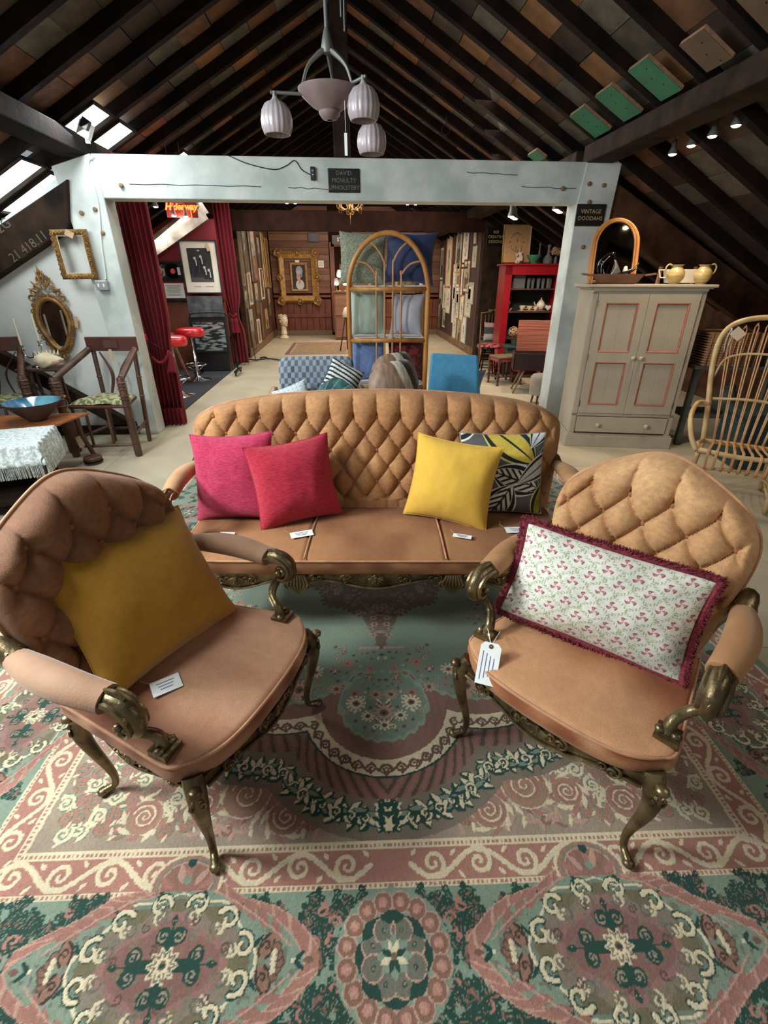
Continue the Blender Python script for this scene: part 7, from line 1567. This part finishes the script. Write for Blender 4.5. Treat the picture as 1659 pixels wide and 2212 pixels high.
def cowhide(label, loc, rz):
    t = thing('cowhide_chair', label, 'chair', loc, rz)
    S, T = np.meshgrid(np.linspace(-1, 1, 80), np.linspace(-1, 1, 80)); X = S * .25 * np.sqrt(1 - .45 * T ** 4); Z = .76 + T * .27 * np.sqrt(1 - .45 * S ** 4); bow = -.10 * (1 - S ** 2) + .05 * T
    n = vnoise(S * 1.6 + 2, T * 1.4 + 6); g = vnoise(S * 26, T * 5)[..., None]; q = S * .9 + T * .35
    c = np.where((np.abs(q - .1) < .16)[..., None], (.84, .80, .74), np.where((np.abs(q - .38) < .13)[..., None], (.16, .13, .12), (.58, .46, .37))) * (.75 + .4 * g)
    for sg in (-1, 1):
        th = .075 * (1 - np.abs(S) ** 4) ** .5 * (1 - np.abs(T) ** 4) ** .5; P = np.stack([X, bow + sg * th, Z], -1); grid_obj('hide_back', P if sg < 0 else P[:, ::-1], c if sg < 0 else c[:, ::-1], mat('cow_hide', (1, 1, 1), (215, 215, 215), attr='Col', rough=.5, ns=90, sheen=.2), t)
    MB().box((0, -.22, .40), (.42, .42, .12)).build('seat', mat('brown_hide', (98, 76, 60), (60, 46, 38), rough=.5, ns=5), t, bevel=.04); 
    for dx in (-.16, .16):
        for dy in (-.38, .0): MB().tube([(dx, dy, .35), (dx * 1.1, dy, .0)], [.016, .011], 8).build('leg', black_m, t, smooth=True)
    return t
cowhide('brown and white cowhide chair with a curved back seen over the sofa', (.41, 4.24, 0), R(42)); cowhide('second cowhide chair back just in front of the first one', (.36, 3.72, .0125), R(42))
bl = mat('sky_blue_fabric', (82, 156, 196), (74, 146, 186), rough=.8, ns=30, bump=.1)
BA = thing('blue_armchair', 'plain sky blue upholstered chair seen from behind the sofa at the right', 'armchair', (.92, 4.18, 0), R(-3))
m = MB(); m._add([(-.235, -.03, .42), (.25, -.03, .42), (.21, .03, 1.0), (-.20, .03, 1.02), (-.20, .13, .42), (.32, .16, .42), (.225, .10, .98), (-.18, .10, 1.0)], [(0, 1, 2, 3), (5, 4, 7, 6), (3, 2, 6, 7), (1, 5, 6, 2), (4, 0, 3, 7), (0, 4, 5, 1)]); m.build('backrest', bl, BA, bevel=.02); MB().box((.03, .35, .40), (.50, .52, .14)).build('seat', bl, BA, bevel=.03)
for dx in (-.18, .22):
    for dy in (.12, .55): MB().tube([(dx, dy, .34), (dx, dy, 0)], [.02, .012], 8).build('leg', walnut, BA, smooth=True)
cushion('blue_cushion', 'pale blue cushion poking up behind the sky blue chair', .52, .36, .14, mat('pale_blue_cotton', (118, 142, 184), (104, 126, 168), rough=.9, ns=8), loc=(.99, 4.46, .50), yaw=R(0), lean=R(-6), roll=R(5), seed=71, parts=False, concave=.1)
# ---- red cabinet and its contents
redp = mat('red_gloss_paint', (152, 18, 32), (136, 14, 26), rough=.35, ns=5, coat=.2); dkg = mat('dark_green_lining', (32, 38, 30), rough=.8)
RCB = thing('red_cabinet', 'tall red painted display cabinet with open shelves in the far right aisle', 'cabinet', (3.20, 8.95, 0), R(-2)); W2, H2, D2 = .98, 1.78, .42
MB().box((-W2 / 2 + .02, 0, H2 / 2), (.04, D2, H2)).box((W2 / 2 - .02, 0, H2 / 2), (.04, D2, H2)).box((-W2 / 2 + .06, -D2 / 2, H2 / 2), (.12, .03, H2)).box((W2 / 2 - .05, -D2 / 2, H2 / 2), (.10, .03, H2)).box((0, -D2 / 2, H2 - .07), (W2, .03, .14)).box((0, -D2 / 2, .10), (W2, .03, .2)).build('carcass', redp, RCB, bevel=.003); MB().box((0, -.01, H2 + .015), (W2 + .08, D2 + .08, .03)).build('top', redp, RCB, bevel=.006); MB().box((0, D2 / 2 - .01, H2 / 2), (W2 - .08, .02, H2 - .02)).build('back_panel', dkg, RCB)
for z in (.62, 1.06, 1.42): MB().box((0, .0, z), (W2 - .08, D2 - .04, .02)).build('shelf', walnut, RCB)
RM_ = Matrix.Translation((3.20, 8.95, 0)) @ Matrix.Rotation(R(-2), 4, 'Z')
def onR(x, y, z): v = RM_ @ Vector((x, y, z)); return (v.x, v.y, v.z)
gl = None
for i, x in enumerate((-.02, .06, .15, .24, .32, .36)):
    lb = ('first', 'second', 'third', 'fourth', 'fifth', 'sixth')[i] + ' drinking glass from the left in the row on the red cabinet top shelf'
    if gl is None:
        gl = thing('drinking_glass', lb, 'glass', onR(x, -.05, 1.431), 0, 'drinking glasses in the red cabinet'); MB().lathe([(.022, 0), (.030, .10), (.034, .16), (.031, .16), (.027, .10), (.020, .012), (.001, .012)], (0, 0, 0), 16).build('tumbler', glass_m, gl, smooth=50)
    else: dup(gl, onR(x, -.05 + .02 * (i % 2), 1.431), 0, lb)
dup(gl, onR(-.35, -.02, 1.431), 0, 'lone drinking glass at the left end of the top shelf of the red cabinet')
gbx = thing('glass_box', 'square glass box with pinkish contents on the top shelf of the red cabinet', 'box', onR(-.20, -.03, 1.431)); MB().box((0, 0, .11), (.20, .14, .22)).build('glass_case', glass_m, gbx); MB().box((0, 0, .035), (.18, .12, .06)).build('contents', mat('pink_tissue', (188, 148, 130), (150, 110, 96), rough=.9, ns=20), gbx)
wc = mat('white_china', (1, 1, 1)); gc = mat('gold_and_white_china', (214, 200, 182), (178, 134, 78), rough=.3, ns=16, mixp=(.5, .6))
t = thing('dark_vase', 'dark patterned vase on the middle shelf of the red cabinet', 'vase', onR(-.32, -.04, 1.071)); MB().lathe([(.05, 0), (.075, .05), (.08, .10), (.055, .17), (.03, .20), (.045, .23), (.035, .23)], (0, 0, 0), 18).build('body', mat('black_cream_glaze', (16, 18, 18), (190, 182, 160), rough=.2, ns=10, mixp=(.58, .62)), t, smooth=60)
def cup(label, loc, sc=1.0, pot=False):
    t = thing('teapot' if pot else 'teacup', label, 'teapot' if pot else 'cup', loc, 0); t.scale = (sc,) * 3
    MB().lathe([(.07, 0), (.085, .006), (.04, .01)], (0, 0, 0), 18).build('saucer' if not pot else 'foot', gc, t, smooth=50)
    MB().lathe([(.022, .01), (.04, .03), (.055, .06), (.058, .085)] if not pot else [(.03, .01), (.06, .05), (.065, .09), (.04, .13), (.03, .14)], (0, 0, 0), 18, cap=pot).build('body', wc if pot else gc, t, smooth=60)
    MB().tube(smoothpath([(.05, 0, .08), (.09, 0, .075), (.085, 0, .04), (.048, 0, .035)], 10), .006, 6).build('handle', gc, t, smooth=True)
    if pot: MB().tube(smoothpath([(-.05, 0, .05), (-.09, 0, .08), (-.11, 0, .125)], 8), [.014, .008], 6).build('spout', gc, t, smooth=True); MB().lathe([(.032, .14), (.02, .155), (.006, .165), (.010, .18), (.001, .186)], (0, 0, 0), 12).build('lid', gc, t, smooth=50)
    return t
cup('white and gold teacup left of the middle of the cabinet shelf', onR(-.08, -.05, 1.071)); cup('gilded teacup stacked beside the first one in the red cabinet', onR(.06, -.02, 1.071), .9); cup('small gilded cup in front of the teapot in the red cabinet', onR(.15, -.09, 1.071), .8); cup('white and gold teapot on the middle shelf of the red cabinet', onR(.26, 0, 1.071), 1.15, True)
hd = thing('heart_ornament', 'pale heart shaped ornament at the right of the middle shelf', 'ornament', onR(.36, -.10, 1.071)); MB().prism([(.05 * 16 * math.sin(a) ** 3 / 16, .055 + .05 * (13 * math.cos(a) - 5 * math.cos(2 * a) - 2 * math.cos(3 * a) - math.cos(4 * a)) / 16) for a in np.linspace(0, 2 * PI, 30)[:-1]], -.012, .012).build('heart', wc, hd, bevel=.003)
# on top of the cabinet
ZT = 1.811
picture('tan drawing in a thin gilt frame standing on the red cabinet', .48, .58, .022, 'gold', lambda S, T, k: np.where(((np.abs(np.hypot(S / .5, (T - .1) / .5) - 1) < .05) | (np.abs(S - .2 * T) < .02) & (np.abs(T) < .4))[..., None], (.45, .34, .24), (.74, .58, .40)) * np.ones(S.shape + (3,)), onR(-.26, .10, ZT + .30), R(-2), tilt=R(-6))
def decanter(label, loc, h=.26, r=.06, m_=glass_m, st_=True):
    t = thing('glass_decanter', label, 'decanter', loc); MB().lathe([(r * .9, 0), (r, h * .12), (r * .9, h * .32), (r * .3, h * .52), (r * .25, h * .8), (r * .4, h * .84)], (0, 0, 0), 20).build('body', m_, t, smooth=50); MB().lathe([(r * .22, h * .85), (r * .3, h * .9), (r * .42, h * .97), (r * .2, h * 1.06), (.001, h * 1.07)], (0, 0, 0), 14).build('stopper', m_, t, smooth=50)
decanter('dark glass decanter behind the green bowl on the red cabinet', onR(.14, .06, ZT), .30, .06, mat('smoky_glass', (120, 116, 110), rough=.1, trans=.5)); decanter('wide clear glass decanter with a tall stopper on the red cabinet', onR(.25, -.08, ZT), .27, .08)
t = thing('patterned_flask', 'square patterned flask with a cork in front of the tan drawing', 'flask', onR(-.25, -.10, ZT)); MB().box((0, 0, .085), (.11, .08, .17)).build('body', mat('brown_patterned_china', (200, 184, 170), (84, 50, 44), rough=.3, ns=18, mixp=(.48, .54)), t, bevel=.012); MB().lathe([(.02, .17), (.018, .23), (.001, .232)], (0, 0, 0), 12).build('cork', mat('orange_table_wood', (1, 1, 1)), t)
t = thing('green_bowl', 'small green footed bowl on the red cabinet', 'bowl', onR(.0, -.10, ZT)); MB().lathe([(.05, 0), (.052, .015), (.08, .05), (.115, .11), (.12, .125), (.112, .122), (.07, .05), (.001, .03)], (0, 0, 0), 26).build('body', mat('green_glaze', (52, 108, 78), (64, 126, 92), rough=.25, ns=12), t, smooth=50); MB().lathe([(.118, .118), (.123, .124), (.118, .128)], (0, 0, 0), 26, cap=False).build('rim', mat('green_glaze', (1, 1, 1)), t, smooth=True)
def hydrangea(label, loc, sc, n=260, vase=True):
    t = thing('dried_flowers', label, 'flowers', loc); t.scale = (sc,) * 3
    if vase: MB().lathe([(.035, 0), (.04, .01), (.04, .10), (.025, .13), (.03, .15)], (0, 0, 0), 14).build('vase', glass_m, t, smooth=50)
    for cx, cy, cz, rr_ in ((-.04, 0, .26, .10), (.06, .0, .24, .085)):
        m = MB()
        for k in range(n // 2):
            a, b = random.uniform(0, 6.28), math.acos(random.uniform(-.7, 1)); d = Vector((math.sin(b) * math.cos(a), math.sin(b) * math.sin(a), math.cos(b))); p = Vector((cx, cy, cz)) + d * rr_ * random.uniform(.85, 1.05); u = d.cross(Vector((0, 0, 1))).normalized() if abs(d.z) < .99 else Vector((1, 0, 0)); v = d.cross(u)
            s_ = .017; m._add([p + u * s_, p + v * s_ + d * .006, p - u * s_, p - v * s_ + d * .004], [(0, 1, 2, 3)])
        o = m.build('petals', mat('dried_petal', (150, 116, 82), (188, 158, 120), rough=.9, ns=20), t, kind='stuff')
    MB().tube([(0, 0, .10), (-.03, 0, .22)], .003, 4).tube([(0, 0, .10), (.04, 0, .22)], .003, 4).build('stems', mat('dry_stem', (96, 72, 46), rough=.9), t); return t
hydrangea('dried brown hydrangeas in a glass vase at the right end of the red cabinet', onR(.37, -.12, ZT), .70)
# ---- green table with glassware, sewing box, stools in front of the red cabinet
GT = thing('green_side_table', 'small dark green table in front of the red cabinet', 'table', (3.08, 8.36, 0), R(-6)); gg = mat('dark_green_paint', (40, 62, 56), (52, 74, 66), rough=.5, ns=6); MB().box((0, 0, .545), (.78, .38, .03)).build('table_top', gg, GT, bevel=.004); MB().box((0, 0, .48), (.70, .32, .10)).build('frieze', gg, GT)
for dx in (-.32, .32):
    for dy in (-.13, .13): MB().tube([(dx, dy, .43), (dx, dy, 0)], [.024, .018], 8).build('leg', gg, GT, smooth=50)
hydrangea('dried hydrangea bunch in a green pot on the dark green table', (2.84, 8.30, .562), .85, vase=False); t = thing('green_pot', 'small green pot under the dried hydrangeas on the green table', 'pot', (2.86, 8.32, .562)); MB().lathe([(.05, 0), (.065, .05), (.07, .09), (.06, .09), (.05, .02)], (0, 0, 0), 16).build('body', gg, t, smooth=50)
t = thing('cut_glass_bowl', 'large cut glass bowl on the dark green table', 'bowl', (3.06, 8.28, .562)); MB().lathe([(.06, 0), (.10, .03), (.15, .10), (.165, .18), (.155, .18), (.13, .09), (.001, .03)], (0, 0, 0), 32, flute=16, fa=.05).build('body', mat('cut_glass', (214, 216, 214), (150, 152, 150), rough=.12, ns=30, mixp=(.45, .55), spec=.9), t, smooth=35)
t = thing('china_figurine', 'small white china bird figurine behind the cut glass bowl', 'figurine', (3.06, 8.44, .562)); MB().ball((0, 0, .18), (.05, .04, .10), 10).ball((-.02, -.02, .31), .038, 8).tube([(.0, 0, .02), (0, 0, .1)], .03, 8).build('body', wc, t, smooth=True)
t = thing('oval_glass_plate', 'oval glass dish standing upright at the back of the green table', 'dish', (3.28, 8.48, .562)); MB().lathe([(.12, 0), (.125, -.006), (.12, -.012), (.001, -.008)], (0, 0, .19), 28, axis='y').build('dish', mat('pale_green_glass', (170, 184, 160), rough=.15, trans=.4), t, smooth=50)
SX = thing('sewing_box', 'dark wooden sewing box on splayed legs with its lid open', 'box', (2.80, 7.30, 0), R(-14)); dkb = mat('aubergine_wood', (50, 32, 36), (62, 42, 44), rough=.35, ns=5); lidm = mat('pink_wood_lid', (158, 96, 78), (116, 66, 54), rough=.4, ns=4, stretch=(.3, 1, 12), mixp=(.42, .6))
MB().box((0, -.17, .47), (.56, .02, .24)).box((0, .17, .47), (.56, .02, .24)).box((-.27, 0, .47), (.02, .36, .24)).box((.27, 0, .47), (.02, .36, .24)).box((0, 0, .37), (.54, .34, .02)).build('box_body', dkb, SX, bevel=.003); MB().box((.0, .03, .52), (.50, .28, .02)).build('tray', mat('orange_table_wood', (1, 1, 1)), SX)
MB().box((.02, .24, .80), (.50, .02, .44), rot=(R(-12), 0, 0)).build('lid', lidm, SX, bevel=.003)
for s_ in (-1, 1):
    for y in (-.14, .14): MB().tube([(s_ * .10, y, .37), (s_ * .24, y * 1.25, 0)], [.020, .012], 8).build('leg', mat('beech_leg', (150, 116, 90), rough=.5), SX, smooth=True)
def twist(mb, a, b, r):
    a = Vector(a); b = Vector(b); mb.tube([a.lerp(b, t) for t in np.linspace(0, 1, 25)], [r * (1.25 if i % 4 < 2 else .8) for i in range(25)], 8)
FS = thing('footstool', 'oak barley twist footstool with a worn upholstered seat', 'stool', (2.62, 7.95, 0), R(12)); 
for dx in (-.21, .21):
    for dy in (-.16, .16): m = MB(); twist(m, (dx, dy, 0), (dx, dy, .40), .019); m.box((dx, dy, .14), (.045, .045, .05)).box((dx, dy, .39), (.045, .045, .06)); m.build('leg', walnut, FS, smooth=50)
for (a, b) in (((-.21, -.16), (.21, -.16)), ((-.21, .16), (.21, .16)), ((-.21, -.16), (-.21, .16)), ((.21, -.16), (.21, .16))): m = MB(); twist(m, (a[0], a[1], .14), (b[0], b[1], .14), .011); m.build('stretcher', walnut, FS, smooth=50); MB().bar((a[0], a[1], .40), (b[0], b[1], .40), .03, .04).build('seat_rail', mat('rose_velvet', (156, 62, 58), rough=.8, sheen=.3), FS)
MB().box((0, 0, .435), (.46, .36, .04)).build('seat', mat('tapestry_brown', (120, 98, 72), (88, 70, 52), rough=.9, ns=40), FS, bevel=.015)
PS = thing('round_stool', 'round stool with a pink and black patterned top on splayed legs', 'stool', (2.45, 8.45, 0)); MB().lathe([(.14, .50), (.20, .51), (.215, .54), (.20, .57), (.12, .585), (.001, .588)], (0, 0, 0), 28).build('seat', mat('pink_black_weave', (170, 74, 84), (34, 20, 24), rough=.85, ns=14, mixp=(.46, .5)), PS, smooth=50)
for a in (40, 130, 220, 310): MB().tube([(.10 * math.cos(R(a)), .10 * math.sin(R(a)), .50), (.20 * math.cos(R(a)), .20 * math.sin(R(a)), 0)], [.014, .012], 8).build('leg', black_oak, PS, smooth=True)
MB().tube([(.15 * math.cos(R(a)), .15 * math.sin(R(a)), .2) for a in range(0, 360, 24)], .008, 6, closed=True).build('ring', black_oak, PS, smooth=True)
GC = thing('gilt_spindle_chair', 'slender gilt spindle backed chair against the dark post', 'chair', (2.80, 9.55, 0), R(-12)); gw = mat('gilt_wood', (150, 116, 62), (110, 80, 42), rough=.4, metal=.3, ns=14)
for dx in (-.20, .20):
    m = MB(); m.tube([(dx, .16, 0), (dx, .16, .46), (dx * 1.05, .22, 1.0)], [.014, .016, .012], 8)
    for z in (.1, .3, .6, .75, .9): m.ball((dx * (1 + .02), .16 + max(0, z - .46) * .11, z), .019, 6)
    m.build('leg', gw, GC, smooth=True); m = MB(); m.tube([(dx * .95, -.2, 0), (dx * .95, -.18, .46)], [.011, .017], 8); m.build('leg', gw, GC, smooth=True)
for i in range(5): x = -.13 + i * .065; m = MB(); m.tube([(x, .17, .55), (x, .215, .96)], .006, 6); m.ball((x, .19, .76), .011, 6); m.build('spindle', gw, GC, smooth=True)
m = MB(); m.tube([(-.20, .17, .55), (.20, .17, .55)], .009, 6); m.tube(smoothpath([(-.22, .22, .98), (-.1, .22, 1.0), (0, .22, 1.04), (.1, .22, 1.0), (.22, .22, .98)], 14), .011, 6)
for s_ in (-1, 1): m.tube([(s_ * .06 + a, .215, 1.03 + b) for a, b in spiral(0, 0, .04, .01, 0, 1.0 * s_, 10)], .007, 5)
m.build('crest_rail', gw, GC, smooth=True); MB().box((0, -.01, .475), (.42, .38, .045)).build('seat', mat('dark_green_velvet', (50, 54, 42), (74, 76, 60), rough=.8, ns=8), GC, bevel=.015)
for z in (.15, .28): MB().tube([(-.19, -.19, z), (.19, -.19, z)], .008, 6).tube([(-.19, .16, z), (.19, .16, z)], .008, 6).build('stretcher', gw, GC, smooth=True)
cushion('block_cushion', 'small cushion with pink, charcoal and white bands on the gilt chair', .34, .34, .10, attr_cloth, lambda S, T: np.where((T > .45)[..., None], (.70, .56, .56), np.where((T > -.30)[..., None], (.24, .25, .27), (.66, .64, .64))) * np.ones(S.shape + (3,)), loc=(2.81, 9.52, .50), yaw=R(-12), lean=R(14), seed=81, parts=False, nx=50)
PF = thing('grey_pouf', 'small grey button topped footstool beside the right white post', 'footstool', (2.70, 6.5, 0)); MB().lathe([(.17, .14), (.175, .30), (.175, .37), (.15, .40), (.05, .412), (.001, .408)], (0, 0, 0), 28).build('upholstered_drum', mat('taupe_velvet', (150, 140, 126), (134, 124, 110), rough=.85, ns=6, sheen=.3), PF, smooth=50)
for a in (45, 135, 225, 315): MB().tube([(.12 * math.cos(R(a)), .12 * math.sin(R(a)), .14), (.14 * math.cos(R(a)), .14 * math.sin(R(a)), 0)], [.018, .012], 8).build('leg', walnut, PF, smooth=True)
t = thing('pink_disc_cushion', 'round coral pink cushion beside the barley twist footstool', 'cushion', (2.86, 8.06, .26)); MB().lathe([(.0, -.03), (.09, -.028), (.10, 0), (.09, .028), (.0, .03)], (0, 0, 0), 22, axis='y').build('cover', mat('coral_fabric', (216, 92, 84), rough=.8), t, smooth=50); MB().lathe([(.02, -.034), (.015, -.036), (.0, -.036)], (0, 0, 0), 10, axis='y').build('button', mat('coral_fabric', (1, 1, 1)), t); MB().box((0, .01, -.18), (.16, .10, .16)).build('stand', walnut, t)
# light wells in the far bay roof seen as pale slots under the far beam
